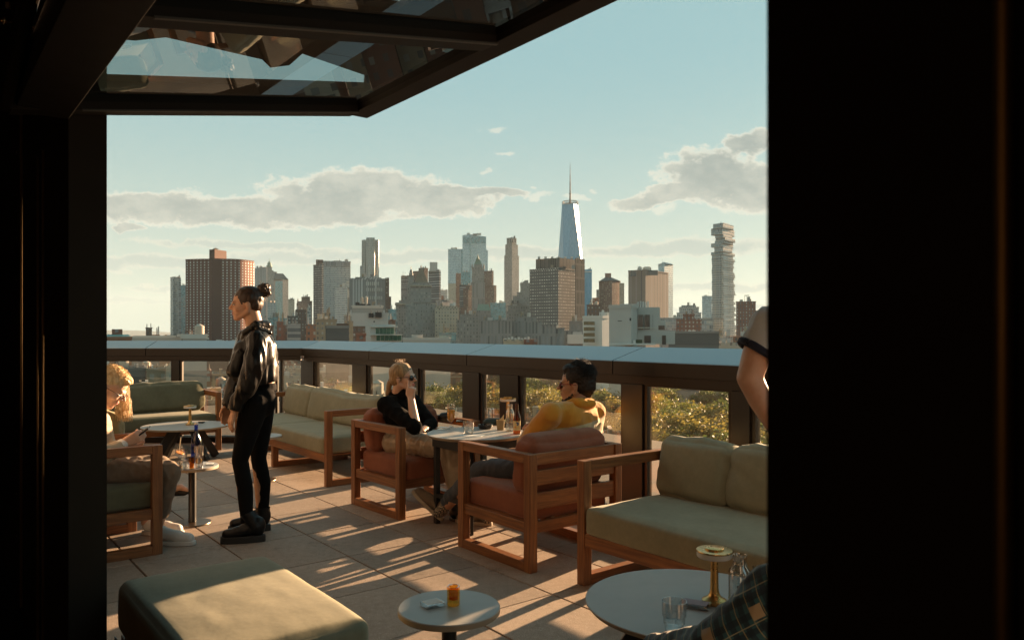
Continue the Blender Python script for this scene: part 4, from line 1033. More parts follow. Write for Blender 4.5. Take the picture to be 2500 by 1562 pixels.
B("slim_stone_tower", "slim stone apartment tower with a notched crown, between the gothic tower and the black-topped block", "tower", 1700,
  [(1231, 1250, 1267, 624), (1233.5, 1250, 1264.5, 597), (1237, 1250, 1261, 581)], 'stonet', th=38, parts=[pbox("crown_arch", 1240+5.4*i, 1242.5+5.4*i, 584, 592, WINDARK, -4, 3) for i in range(4)])
B("arched_roof_tower", "stone office block with a small arch on its roof beside the slim stone tower", "building", 1200, [(1248, None, 1293, 742), (1262, None, 1293, 715), (1270, None, 1293, 692)], 'stonet',
  parts=[pbox("roof_arch", 1280, 1290, 684, 692, 'stonet', 4), pbox("cupola", 1247, 1268, 733, 760, 'stone', -6), pbox("opening", 1250, 1254, 734, 740, WINDARK, -8, 2), pbox("opening", 1262, 1266, 734, 740, WINDARK, -8, 2), pbox("dome", 1252, 1262, 722, 733, 'stone', -3)])
B("court_block", "broad stone court building right of the gothic tower's foot", "building", 950, [(1236, None, 1300, 762), (1240, None, 1290, 748)], 'stone', dep=25)
B("long_stone_block", "long stone block with punched windows below the gothic tower", "building", 760, [(1115, None, 1172, 782), (1122, None, 1166, 768)], 'stone', dep=25)
B("ribbed_civic_block", "low ribbed pale stone building above the railing, right of centre", "building", 640, [(1172, None, 1250, 783)], 'stonep', dep=25)
B("ribbed_civic_block", "ribbed stone building with stepped top under the big checkered block", "building", 660, [(1240, None, 1322, 786), (1262, None, 1310, 775)], 'stonep', dep=25)
B("low_teal_shed", "low dark teal rooftop between the tan office and the long stone block", "building", 420, [(1072, None, 1114, 812)], 'glassT', parts=[mast(1098, 808, 830, .8, simple("white_pole", (.6, .6, .58), .5))])
B("pale_low_roof", "low pale grey roofs right of the green glass house", "building", 260, [(984, None, 1100, 829), (1006, None, 1031, 822)], 'whitegrey', dep=14, parts=[pbox("rooftop_box", 1020, 1031, 818, 828, 'tan', 2)])
B("plant_roof_block", "low block crowded with white rooftop plant above the railing's middle", "building", 300, [(1229, None, 1300, 832)], 'cream', dep=14,
  parts=[pbox("plant_unit", 1232+i*8, 1237+i*8, 826-(i*7 % 5), 832, 'white', 2, 1.5) for i in range(8)]+[pbox("brick_house", 1279, 1312, 828, 840, 'brickred2', -2)])
# ---- big checkered block and the tallest tower
B("checkered_block", "huge grey-brown checkered office block with a darker ribbed top, right of centre", "tower", 900, [(1293, 1363, 1427, 656)], 'gov', th=34,
  parts=[])
bb = B("ribbed_top_block", "dark ribbed crown block standing on the checkered office block", "tower", 915, [(1308, 1366, 1427, 631)], 'govfin', th=34) if False else None
def gov_extra():
    root = [o for o in col.objects if o.name.startswith("checkered_block")][0]; T = Matrix.Translation(-root.location); D = 902
    b = MB(); b.T = T; b.prism(foot(1308, 1366, 1426.5, D, 38), zof(657, D), zof(629, D), top_mi=1); b.build("ribbed_crown", [FB['govfin'], ROOFM], root)
    b = MB(); b.T = T; b.prism(foot(1404, 1405, 1427.5, D-1.5, 39), ZG, zof(630, D)); b.build("side_wing", FB['govfin'], root)
    for i in range(7): pbox("roof_unit", 1313+i*16, 1319+i*16, 626.5, 632, 'blank', 12, 4)(root, T, D)
gov_extra()
def tallest():
    D = 2500; c = Vector(((1394-1250)/F*D, D, ZG)); root = thing("tallest_tower", "tallest tower of the skyline, blue faceted glass tapering under a thin spire", "tower", c); T = Matrix.Translation(-c)
    zt, zb = zof(496, D), zof(700, D); hw = 27/F*D; ht = 20.5/F*D
    cx, cy = c.x, D+hw
    b = MB(); b.T = T; ang = R(18)
    def rt(x, y): return (cx+x*math.cos(ang)-y*math.sin(ang), cy+x*math.sin(ang)+y*math.cos(ang))
    lo = [b.v((*rt(x*hw, y*hw), zb)) for x, y in ((-1, -1), (1, -1), (1, 1), (-1, 1))]
    hi = [b.v((*rt(x*ht*1.05, y*ht*1.05), zt)) for x, y in ((0, -1.0), (1.0, 0), (0, 1.0), (-1.0, 0))]
    gr = [b.v((*rt(x*hw, y*hw), ZG)) for x, y in ((-1, -1), (1, -1), (1, 1), (-1, 1))]
    H = zt-zb
    for i in range(4):
        j = (i+1) % 4; b.f([gr[i], gr[j], lo[j], lo[i]], [(0, 0), (70, 0), (70, zb-ZG), (0, zb-ZG)])
        b.f([lo[i], lo[j], hi[i]], [(0, zb), (70, zb), (35, zt)])
        b.f([hi[i], lo[j], hi[j]], [(0, zt), (35, zb), (70, zt)])
    b.f(hi); b.build("glass_shaft", FB['glassB'], root)
    b = MB(); b.T = T; p = rt(0, 0)
    b.lathe([(0, zt), (ht*.8, zt), (ht*.8, zt+2), (0, zt+2)], (*p, 0), 20)
    for z, r in ((zt+4, ht*.95), (zt+8, ht*.98), (zt+11, ht*.9)): b.tube([(p[0]+r*math.cos(a*math.pi/12), p[1]+r*math.sin(a*math.pi/12), z) for a in range(25)], .9, 5, cap=False)
    for a in range(12): b.bar((p[0]+ht*.95*math.cos(a*math.pi/6), p[1]+ht*.95*math.sin(a*math.pi/6), zt+1), (p[0]+ht*.95*math.cos(a*math.pi/6), p[1]+ht*.95*math.sin(a*math.pi/6), zt+11), .8, .8)
    b.build("crown_ring", simple("crown_steel", (.16, .14, .12), .5, .5), root)
    zs = zof(390, D); b = MB(); b.T = T; hs = zs-zt
    b.lathe([(0, zt), (3.4, zt), (2.6, zt+hs*.25), (3.8, zt+hs*.26), (3.8, zt+hs*.275), (2.2, zt+hs*.28), (1.9, zt+hs*.5), (2.8, zt+hs*.505), (2.8, zt+hs*.515), (1.6, zt+hs*.52), (1.4, zt+hs*.68), (2.2, zt+hs*.685), (2.2, zt+hs*.69), (1.1, zt+hs*.70), (.7, zt+hs*.88), (.25, zs), (0, zs)], (*p, 0), 8)
    b.build("spire", simple("spire_steel", (.035, .032, .03), .8, 0), root)
tallest()
B("blue_slab", "thin blue glass slab on the right side of the checkered block", "tower", 1600, [(1427, None, 1445, 659)], 'glassB', parts=[pbox("shade_band", 1428, 1444, 662, 664, 'white', -2, 2)])
B("small_roof_cluster", "orange roofed small block with dark tanks right of the blue slab", "building", 700, [(1433, None, 1466, 745)], 'brickbrown', parts=[tank(1443, 738, 752, 9), tank(1456, 735, 750, 9), pbox("rooftop_box", 1446, 1462, 727, 745, 'brickorange', 12)])
B("hip_roofed_tower", "dark brown tower with a hipped top between the checkered block and the concrete one", "tower", 1300, [(1462, 1494, 1515, 686)], 'brickbrown', th=36,
  parts=[hip("roof", 1463, 1514, 1477, 1492, 676, 686, DARKROOF, 3), pbox("rooftop_box", 1477, 1492, 667, 677, 'brickred2', 14), pbox("side_wing", 1512, 1524, 691, 760, 'cream', 6), pbox("side_wing", 1456, 1463, 707, 760, 'stone', 6)])
B("concrete_tower", "windowless brown concrete tower with vertical shafts and a rooftop dish", "tower", 1150, [(1534, 1576, 1632, 660)], 'conc', th=38,
  parts=[spire("dish", 1562, 650, 660, 5.5, 'whitegrey', [(1, 0), (1, .5), (.7, .9), (.1, 1)], 14), pbox("vent_band", 1539, 1552, 663, 674, WINDARK, 4, 2), pbox("vent_band", 1583, 1606, 659.5, 672, WINDARK, 4, 2)])
B("angled_glass_tower", "pale glass tower with a slanted top behind the concrete tower", "tower", 1500, [(1607, 1622, 1643, 645)], 'glassA', th=30, parts=[hip("slanted_top", 1607, 1643, 1620, 1622, 639, 645.5, FB['glassG'], 1)])
B("distant_blue_block", "low blue-grey office block to the right of the concrete tower's foot", "building", 900, [(1610, None, 1660, 778)], 'glassG')
B("stepped_green_block", "stepped pale green office block with a flat crown", "building", 1100, [(1652, None, 1712, 765), (1658, None, 1706, 751), (1664, None, 1699, 747)], 'greygrid')
B("brick_ziggurat", "red brick stepped building with glints on its roof, in front of the green office", "building", 620, [(1651, None, 1714, 780), (1668, None, 1695, 768)], 'brickred2')
B("curved_glass_block", "small pale glass block left of the stacked tower", "tower", 1500, [(1714, None, 1738, 724)], 'glassA')
def stacked():
    D = 950; c = Vector(((1766-1250)/F*D, D, ZG)); root = thing("stacked_tower", "tall glass tower of irregularly stacked boxes near the right jamb", "tower", c); T = Matrix.Translation(-c)
    rr = random.Random(3)
    def blk(nm, x0, x1, y0, y1, dd, m): fp = foot(x0, x0+(x1-x0)*.48, x1, D+dd, 40); b = MB(); b.T = T; b.prism(fp, zof(y1, D), zof(y0, D)); b.build(nm, m, root)
    spec = [(1741, 1791, 545, 556), (1736, 1793, 556, 572), (1746, 1788, 572, 580), (1747, 1795, 579, 587), (1745, 1790, 587, 593), (1736, 1790, 593, 602), (1744, 1788, 602, 614), (1736, 1794, 614, 621), (1738, 1790, 621, 629)]
    for i, (x0, x1, y0, y1) in enumerate(spec): blk("glass_box", x0, x1, y0, y1+.3, rr.uniform(-1.5, 1.5), FB['glassG']); blk("floor_edge", x0-.6, x1+.6, y1-.8, y1+.4, -2, FB['whitegrey'])
    y = 629.0; k = 0
    while y < 830:
        x0 = 1736.5+rr.uniform(-.6, 1.5); x1 = 1792+rr.uniform(-1, 4)+(y-629)*.02; h = rr.choice((5.2, 6.0))
        blk("glass_box", x0+1, x1-2, y, y+h+.2, 0, FB['glassG']); blk("floor_edge", x0, x1, y+h-.9, y+h+.1, -1.6, FB['whitegrey']); y += h; k += 1
    blk("plant_room", 1752, 1782, 543, 546, 4, BLACKM); mast(1760, 541, 546, 1.5)(root, T, D)
stacked()
B("red_brick_tower", "red brick block with small bright windows at the right jamb", "building", 800, [(1797, None, 1845, 737)], 'brickred2', parts=[mast(1822, 721, 738, 1), pbox("mast_frame", 1817, 1829, 720.5, 722, BLACKM, 6, .5), mast(1817.5, 721, 738, 1), mast(1828.5, 721, 738, 1)])
B("brick_wing", "lower red brick wing cut off by the right jamb", "building", 820, [(1845, None, 1880, 759)], 'brickred2')
B("tree_lined_block", "dark low block at the stacked tower's foot", "building", 560, [(1713, None, 1740, 778), (1740, None, 1800, 820)], 'glassG')
B("orange_roof_row", "low row with an orange tiled roof beside the bare arm", "building", 420, [(1790, None, 1870, 820)], 'brickorange')
# ---- the near white blocks at the right
B("white_block", "white apartment block with four rows of wide windows", "building", 250, [(1423, 1470, 1487, 775)], 'white', th=32, dep=12,
  parts=[wgrid("window", 1425, 1452, 782, 838, 1, 4, simple("amber_window", (.16, .13, .075), .15, .3, .5, 1.2), 1.0, .62), mast(1466, 764, 775, 1.2), pbox("rooftop_box", 1463, 1487, 762, 776, 'white', 5, 4), pbox("rooftop_box", 1469, 1475, 757, 764, 'white', 7, 3), mast(1480, 756, 770, 1.0)])
B("modern_white_block", "stepped pale grey modern building with tall dark windows, largest near block at right", "building", 190,
  [(1487, 1541, 1556, 749), ], 'whitegrey', th=22,
  parts=[pbox("upper_block", 1514, 1556, 742, 760, 'whitegrey', 2.5, 5), pbox("window_block", 1553, 1611, 750, 840, 'whitegrey', 3.0, 6), pbox("side_wing", 1600, 1625, 783, 800, 'whitegrey', 2.6, 5), pbox("side_wing", 1606, 1648, 808, 840, 'whitegrey', 2.0, 4),
         wgrid("window", 1556, 1604, 768, 804, 3, 1, None, .82, .98, 2.8), wgrid("window", 1607, 1623, 794, 806, 1, 1, None, .95, .9, 2.4), wgrid("window", 1572, 1590, 818, 842, 1, 1, None, .9, .9, 2.8), wgrid("window", 1613, 1629, 818, 842, 1, 1, None, .6, .95, 1.9), wgrid("window", 1598, 1606, 818, 842, 1, 2, None, .5, .4, 2.8),
         pbox("glass_rail", 1556, 1604, 799, 801, WINPALE, 2.4, .2)]+[pbox("roof_plant", 1556+6*i, 1560+6*i, 737-(i*5 % 3), 750, 'white', 5, 1) for i in range(5)]+[mast(1558+5*i, 735, 744, .8) for i in range(5)]
  + [pbox("lower_terrace", 1487, 1600, 838, 842, 'white', -1.5, 2), pbox("roof_terrace_unit", 1546, 1552, 830, 838, 'white', -1, 1), pbox("hedge", 1552, 1568, 829, 838, simple("planting", (.05, .06, .03), .9), -1, 1), pbox("ledge", 1508, 1518, 782.5, 784, BLACKM, -1.6, .6), pbox("vent", 1537, 1541, 776, 783, BLACKM, -1.6, .6)])
B("dark_blank_block", "dark grey blank walled block right of the modern white building", "building", 300, [(1632, None, 1755, 812)], 'blankdark', dep=14, parts=[pbox("roof_rail", 1655, 1716, 809.5, 810.5, WINPALE, 2, .3), pbox("roof_light", 1680, 1688, 806, 811, 'white', 3, 1), pbox("roof_light", 1690, 1698, 806, 811, 'white', 3, 1)])
B("long_low_row", "long low pale row with many small windows above the railing near the bare arm", "building", 420, [(1750, None, 1818, 836)], 'cream', dep=12, parts=[pbox("roof_unit", 1762+i*13, 1771+i*13, 828-(i % 3)*2, 836, 'whitegrey', 3, 3) for i in range(4)])
B("punched_block", "grey block with regular dark windows left of the white apartment block", "building", 420, [(1377, None, 1424, 806), (1390, None, 1423, 786)], 'stone', dep=14, parts=[pbox("plain_wall", 1384, 1423, 816, 840, 'blank', -3, 3), pbox("rooftop_box", 1398, 1421, 810, 818, 'whitegrey', -2, 3)])
B("ribbed_tower_block", "grey ribbed block between the checkered block and the punched one", "building", 560, [(1322, None, 1357, 795), (1355, None, 1378, 802)], 'stonep', th=30)

# ---- low streets seen through the railing glass
ORD = "first second third fourth fifth sixth seventh eighth ninth tenth eleventh twelfth thirteenth fourteenth fifteenth sixteenth seventeenth eighteenth nineteenth twentieth".split()
rl = random.Random(11); low = []
def low_rows():
    rows = [(118, 255, 900, 8, -16.5, 3), (150, 240, 880, 6, -15, 3), (190, 240, 900, 9, -14, 3), (235, 240, 900, 11, -13, 4), (290, 240, 900, 11, -12, 4), (350, 240, 900, 12, -11, 5), (430, 240, 900, 11, -9, 5), (560, 240, 900, 9, -4, 5), (118, 1180, 1470, 4, -18, 1.5), (170, 900, 1400, 7, -17.5, 1.5)]
    for D, x0, x1, n, zr, dz in rows:
        x = x0
        while x < x1:
            w = (x1-x0)/n*rl.uniform(.65, 1.3)
            if not (D == 150 and 440 < x+w/2 < 520): low.append((x, x+w*.97, D*rl.uniform(.97, 1.05), zr+rl.uniform(-dz, dz)))
            x += w
low_rows()
KS = [('tan', 'tan'), ('blank', 'grey'), ('brickbrown', 'brown brick'), ('cream', 'cream'), ('brickorange', 'orange brick'), ('whitegrey', 'pale grey'), ('brickred2', 'red brick'), ('blankdark', 'dark grey')]
assign = []
for q in low: assign.append(KS[rl.choice((0, 0, 1, 2, 2, 3, 4, 5, 6, 6, 7, 7))])
cnt = {}
order = sorted(range(len(low)), key=lambda i: low[i][0])
rank = {}
for i in order:
    dist = 'near' if low[i][2] < 180 else ('middle-distance' if low[i][2] < 320 else 'distant')
    k = (assign[i][1], dist); cnt[k] = cnt.get(k, 0)+1; rank[i] = (cnt[k], dist)
for i, (x0, x1, D, zr) in enumerate(low):
    st, cn = assign[i]; k, dist = rank[i]; y = HOR-(zr-CAMH)/D*F
    ps = []
    cxm = (x0+x1)/2; wpx = x1-x0
    for j in range(rl.choice((1, 2, 3))):
        u = rl.uniform(.1, .75); w = rl.uniform(.1, .22)*wpx; h = rl.uniform(1.5, 3.2)/D*F
        ps.append(pbox("roof_bulkhead", x0+u*wpx, x0+u*wpx+w, y-h, y+1, rl.choice(('whitegrey', 'tan', 'blank', 'brickbrown', 'white')), rl.uniform(2, 9), 3))
    if rl.random() < .3: u = rl.uniform(.2, .8); hh = 4.5/D*F; ps.append(tank(x0+u*wpx, y-hh, y, 2.8/D*F, 6))
    for j in range(3): u = rl.uniform(.1, .9); ps.append(mast(x0+u*wpx, y-rl.uniform(1.5, 3)/D*F, y, .35/D*F, None, rl.uniform(1, 8), "vent_pipe"))
    B("tenement", f"{cn} flat-roofed {dist} building in the streets beyond the railing, {ORD[min(k-1, 19)]} such from the left", "building", D, [(x0, None, x1, y)], st, parts=ps, dep=rl.uniform(12, 20), group="low buildings seen through the railing glass")
B("arched_row", "sunlit brick row with arched windows beyond the park trees, behind the beer glass", "building", 330, [(905, None, 1190, 858)], 'arched', dep=15)
B("brick_row", "brown brick row beyond the park trees, behind the man in yellow", "building", 345, [(1190, None, 1560, 868)], 'brickbrown', dep=15)
B("brick_row", "orange brick row beyond the trees in the right hand railing pane", "building", 300, [(1560, None, 1900, 888)], 'brickorange', dep=15)

# ---- park trees
def leafmat(name, c1, c2):
    m, N, o = new_mat(name); oi = N.new('ShaderNodeTexCoord').outputs['Object']
    n = N.noise(oi, .5, 3); at = N.new('ShaderNodeAttribute'); at.attribute_name = "tone"
    c = N.mix(N.m('ADD', N.m('MULTIPLY', n, .5), N.m('MULTIPLY', at.outputs['Fac'], .5)), c1, c2)
    p = N.new('ShaderNodeBsdfPrincipled'); N.put(c, p.inputs['Base Color']); p.inputs['Roughness'].default_value = .6
    t = N.new('ShaderNodeBsdfTranslucent'); N.put(c, t.inputs[0]); x = N.new('ShaderNodeMixShader'); x.inputs[0].default_value = .45
    N.l.new(p.outputs[0], x.inputs[1]); N.l.new(t.outputs[0], x.inputs[2]); N.l.new(x.outputs[0], o.inputs['Surface']); return m
LEAFS = [leafmat("spring_leaves", (.055, .075, .018), (.17, .19, .045)), leafmat("yellow_leaves", (.11, .10, .02), (.26, .21, .05)), leafmat("dark_leaves", (.035, .055, .016), (.10, .13, .035))]
BARK = simple("bark", (.06, .045, .03), .9, 0, .3, 3)
def tree_mesh(seed, h, r, lm, nleaf=8000, ls=.20):
    rr = random.Random(seed); b = MB()
    limbs = [(Vector((0, 0, 0)), Vector((0, 0, h*.38)), .26, .17)]; tips = []
    top = Vector((0, 0, h*.38))
    for k in range(9):
        a = k*2.4+rr.random(); e = rr.uniform(.35, 1.1); d = Vector((math.cos(a)*math.cos(e), math.sin(a)*math.cos(e), math.sin(e)))
        q = top+d*r*rr.uniform(.5, .8); limbs.append((top, q, .13, .06)); tips.append(q)
        for j in range(3):
            d2 = (d+Vector((rr.uniform(-.8, .8), rr.uniform(-.8, .8), rr.uniform(-.2, .7)))).normalized(); q2 = q+d2*r*rr.uniform(.25, .5); limbs.append((q, q2, .06, .02)); tips.append(q2)
    for p, q, r0, r1 in limbs: b.tube([p, (p+q)/2+Vector((rr.uniform(-.2, .2), rr.uniform(-.2, .2), 0)), q], [r0, (r0+r1)/2, r1], 7)
    trunk = b
    lf = bmesh.new(); lay = lf.faces.layers.float.new("tone")
    for i in range(nleaf):
        t = tips[rr.randrange(len(tips))]; s_ = r*rr.uniform(.12, .34)
        v = Vector((rr.gauss(0, 1), rr.gauss(0, 1), rr.gauss(0, .75))).normalized()*s_*(rr.random()**.4); p = t+v
        n = Vector((rr.gauss(0, 1), rr.gauss(0, 1), rr.gauss(0, 1))).normalized(); u = n.orthogonal().normalized(); w = n.cross(u); z = ls*rr.uniform(.6, 1.4)
        f = lf.faces.new([lf.verts.new(p+u*z), lf.verts.new(p+w*z*.5), lf.verts.new(p-u*z), lf.verts.new(p-w*z*.5)]); f[lay] = rr.random()
    me = bpy.data.meshes.new("crown"); lf.to_mesh(me); lf.free(); me.materials.append(LEAFS[lm]); return trunk, me
PROT = []
for k in range(6):
    tk, cr = tree_mesh(20+k, 13+k % 3*1.5, 5.2+(k % 2)*.8, k % 3)
    t0 = tk.build("trunk_mesh_%d" % k, BARK); PROT.append((t0.data, cr)); bpy.data.objects.remove(t0)
rt_ = random.Random(5); tr_list = []
for x, y, D in ((716, 905, 240), (808, 905, 260), (840, 915, 235), (876, 925, 215), (925, 925, 225), (960, 938, 215), (1060, 925, 235), (1085, 932, 220), (1122, 930, 225), (1195, 935, 240), (1215, 925, 260),
                (1290, 915, 250), (1330, 925, 240), (1365, 925, 235), (1440, 930, 230), (1480, 950, 205), (1515, 955, 200), (1560, 930, 230), (1612, 950, 205), (1660, 962, 185), (1710, 958, 175), (1755, 966, 165), (1690, 985, 150), (1800, 970, 170), (1850, 975, 175), (1420, 965, 190),
                (780, 890, 300), (1020, 905, 280), (1150, 905, 290), (1250, 900, 300), (1600, 925, 260), (1740, 930, 250),
                (1045, 930, 200), (1100, 938, 195), (1135, 925, 210), (950, 930, 240), (895, 905, 270), (1180, 920, 215), (1230, 928, 200), (1275, 935, 190), (1310, 920, 210), (1350, 915, 225), (1400, 920, 215), (1460, 928, 200), (1500, 935, 190), (1540, 940, 185),
                (1585, 958, 160), (1630, 950, 170), (1675, 972, 140), (1725, 955, 160), (1770, 975, 150), (1640, 985, 135), (1720, 1000, 125), (1590, 990, 140), (1775, 1000, 130), (1830, 960, 150), (1890, 970, 150)):
    tr_list.append((x, y, D))
tr_list.sort()
for i, (x, y, D) in enumerate(tr_list):
    k = rt_.randrange(6); zt = CAMH-(y-HOR)/F*D; X = (x-1250)/F*D
    n_ = len(tr_list); side = 'left' if i < n_/2 else 'right'; k_ = i if i < n_/2 else n_-1-i
    t = thing("park_tree", f"leafy park tree beyond the railing glass, number {k_+1} counted from the {side}", "tree", (X, D, ZG), rt_.uniform(0, 6.28), "park trees beyond the railing")
    s_ = (zt-ZG)/(PROT[k][0].vertices and 14.5); t.scale = (s_*1.5, s_*1.5, s_*1.03)
    for nm, me in (("trunk", PROT[k][0]), ("crown", PROT[k][1])):
        o = bpy.data.objects.new(nm, me); col.objects.link(o); o.parent = t

# street lamps and parked shapes are too small to see; the air
def haze():
    m = bpy.data.materials.new("haze_air"); m.use_nodes = True; N = NT(m.node_tree); N.n.clear(); o = N.new('ShaderNodeOutputMaterial')
    v = N.new('ShaderNodeVolumePrincipled'); v.inputs['Density'].default_value = .000030; v.inputs['Color'].default_value = (.72, .90, 1.0, 1); v.inputs['Anisotropy'].default_value = 0.0
    N.l.new(v.outputs[0], o.inputs['Volume'])
    b = MB(); b.box((0, 7000, 320), (24000, 15000, 702)); h = b.build("haze", m); tag(h, kind='stuff')
HAZE = True
if HAZE: haze()
# ================================================================ things on the tables
def obj_at(name, label, cat, px, py, z, group=None, rz=0): 
    p = G(px, py, z); return thing(name, label, cat, (p.x, p.y, z+.0008), rz, group)
def add_lathe(name, prof, m, root, seg=36, c=(0, 0, 0), smooth=35):
    b = MB(); b.lathe(prof, c, seg); return smooth_angle(b.build(name, m, root), smooth)
def shell(r0, r1, h, base=.008, t=.0018):      # a tumbler, thick base
    return [(0, 0), (r0, 0), (r1, h), (r1-t, h), (r0-t, base), (0, base)]
def tumbler(label, px, py, z, r=.038, h=.088, fill=.0, group="clear tumblers", fillm=None, step=False, m=None):
    root = obj_at("tumbler", label, "glass", px, py, z, group)
    if step:
        prof = [(0, 0), (r*.70, 0), (r*.74, .004), (r*.76, h*.22), (r*.86, h*.25), (r*.88, h*.48), (r*.97, h*.51), (r, h), (r-.002, h), (r*.94, h*.53), (r*.84, h*.5), (r*.82, h*.27), (r*.70, h*.25), (r*.66, .01), (0, .01)]
    else: prof = shell(r*.82, r, h)
    add_lathe("glass_wall", prof, m or SHARD, root)
    if fill: add_lathe("drink", [(0, .0095), (r*.78, .0095), (r*.8+r*.12*fill, h*fill), (0, h*fill)], fillm or WATER, root)
    return root
def ice(root, n, r, z0, z1):
    b = MB(); rr = random.Random(n)
    for k in range(n):
        a = rr.uniform(0, 6.28); q = rr.uniform(0, r*.5); s_ = .011
        b.box((q*math.cos(a), q*math.sin(a), rr.uniform(z0, z1)), (s_*1.6, s_*1.6, s_*1.6), Matrix.Rotation(rr.uniform(0, 3), 3, Vector((1, .3, .6)).normalized()))
    b.build("ice", SHARD, root, bevel=.002)
def flatbox(name, label, px, py, z, size, rz, m, cat, top=None, topname="card", group=None):
    root = obj_at(name, label, cat, px, py, z, group, rz)
    b = MB(); b.box((0, 0, size[2]/2), size); b.build("case", m, root, bevel=.001)
    if top:
        b = MB(); b.box((0, 0, size[2]+.0006), (size[0]*.84, size[1]*.84, .001)); b.build(topname, top, root)
    return root
ACRYL = glassy("acrylic", (.86, .89, .90), .05, 1.5, film=.12)
PAPER = simple("white_paper", (.78, .78, .76), .7, 0, .03)
# foreground side table
flatbox("menu_box", "stack of clear coasters with a white card on top, beside the amber candle", 1056, 1477, .41, (.070, .056, .012), R(35), ACRYL, "coaster box", PAPER)
def candle():
    root = obj_at("candle_glass", "thick amber glass tealight holder with a candle inside, on the foreground side table", "candle", 1107, 1476, .41)
    add_lathe("holder", [(0, 0), (.0205, 0), (.0225, .003), (.0225, .062), (.0205, .064), (.016, .062), (.016, .020), (0, .018)], AMBERG, root, 40)
    add_lathe("rim", [(.0160, .0625), (.0165, .0648), (.0205, .0660), (.0224, .0645), (.0224, .0625)], glassy("rim_glass", (.8, .85, .88), .02, 1.5, film=.25), root, 40)
    add_lathe("candle", [(0, .0205), (.0148, .0205), (.0148, .032), (.012, .0325), (0, .0312)], simple("wax", (.62, .48, .22), .5), root, 30)
    b = MB(); b.tube([(0, 0, .031), (.0006, 0, .038)], .0006, 6); b.build("wick", BLACKM, root)
candle()
# bottom right table
tumbler("stepped clear tumbler at the very bottom right, nearest the viewer", 1646, 1538, ZE, .041, .097, .26, step=True)
flatbox("card_box", "small clear acrylic box with a pinkish card beside the lamp base at bottom right", 1698, 1480, ZE, (.105, .062, .014), R(-28), ACRYL, "card box", simple("pink_card", (.30, .20, .22), .5, 0, .4, 60))
def carafe(label, px, py, z, h, r, fill=.6):
    root = obj_at("carafe", label, "carafe", px, py, z, "clear glass carafes")
    P_ = [(0, 0), (r*.97, 0), (r, .004), (r, h*.64), (r*.93, h*.72), (r*.64, h*.80), (r*.60, h*.86), (r*.60, h*.97), (r*.68, h)]
    add_lathe("bottle_wall", P_+[(r*.64, h), (r*.56, h*.96), (r*.56, h*.86), (r*.6, h*.80), (r*.88, h*.72), (r*.95, h*.64), (r*.95, .008), (0, .008)], SHARD, root, 40)
    add_lathe("water", [(0, .009), (r*.94, .009), (r*.94, h*min(fill, .64)), (r*.87, h*fill) if fill > .64 else (r*.94, h*fill), (0, h*fill)], WATER, root, 36)
    b = MB()                                          # etched mark on the wall
    for k, (a, zz, w, hh) in enumerate(((-1.9, .45, .016, .010), (-1.85, .40, .012, .004), (-1.95, .34, .006, .020), (-1.8, .26, .010, .006))):
        q = Vector((math.cos(a)*(r+.0004), math.sin(a)*(r+.0004), h*zz)); b.box(q, (w*r/.04, .0004, hh), Matrix.Rotation(a+math.pi/2, 3, 'Z'))
    b.build("etched_mark", simple("etched", (.25, .26, .26), .6), root)
carafe("clear glass carafe of water beside the nearest brass lamp", 1806, 1482, ZE, .187, .040, .62)
tumbler("clear tumbler half hidden by the right jamb, behind the carafe", 1862, 1440, ZE, .038, .085, .3)
# table between the pair
def beer():
    root = obj_at("beer_glass", "stemmed beer glass of hazy orange beer on the shared table", "glass", 1101, 1043, ZF)
    r = .0305
    add_lathe("glass_wall", [(0, 0), (.031, 0), (.030, .003), (.006, .010), (.005, .026), (.010, .034), (r*.86, .055), (r*1.0, .080), (r*.98, .165), (r*.92, .177), (r*.88, .177), (r*.93, .165), (r*.95, .080), (r*.8, .057), (.006, .037), (0, .036)], CLEAR, root, 36)
    beerm, N, o = new_mat("hazy_beer")
    t = N.new('ShaderNodeBsdfTranslucent'); t.inputs[0].default_value = (1.0, .58, .12, 1); p = N.new('ShaderNodeBsdfPrincipled'); p.inputs['Base Color'].default_value = (.85, .38, .05, 1); p.inputs['Roughness'].default_value = .2
    x = N.new('ShaderNodeMixShader'); x.inputs[0].default_value = .85; N.l.new(p.outputs[0], x.inputs[1]); N.l.new(t.outputs[0], x.inputs[2]); N.l.new(x.outputs[0], o.inputs['Surface'])
    add_lathe("beer", [(0, .038), (r*.30, .042), (r*.78, .058), (r*.94, .080), (r*.925, .132), (0, .132)], beerm, root, 32)
    add_lathe("foam", [(r*.90, .1325), (r*.91, .1325), (r*.91, .150), (r*.885, .150)], simple("foam", (.75, .68, .52), .8), root, 32)
    b = MB()
    for k in range(7):
        a = -1.57+(k-3)*.22; b.box((math.cos(a)*(r+.0003), math.sin(a)*(r+.0003), .141+.002*(k % 2)), (.0045, .0004, .007), Matrix.Rotation(a+math.pi/2, 3, 'Z'))
    b.build("printed_mark", simple("printed_grey", (.12, .10, .07), .6), root)
beer()
tumbler("short tumbler of water on a paper coaster on the shared table", 1144, 1059, ZF, .040, .088, .45)
flatbox("paper_coaster", "white paper coaster and napkin under the short tumbler", 1150, 1063, ZF-.0008, (.17, .09, .0012), R(-14), PAPER, "coaster")
flatbox("coaster_stack", "stack of clear coasters at the left edge of the shared table", 1082, 1047, ZF, (.085, .07, .012), R(-20), ACRYL, "coaster box", PAPER)
def ashtray():
    root = obj_at("ashtray", "shiny black ashtray on the shared table", "ashtray", 1185, 1046, ZF)
    add_lathe("dish", [(0, 0), (.045, 0), (.055, .018), (.056, .032), (.050, .032), (.042, .010), (0, .010)], simple("gloss_black", (.015, .013, .012), .12), root)
ashtray()
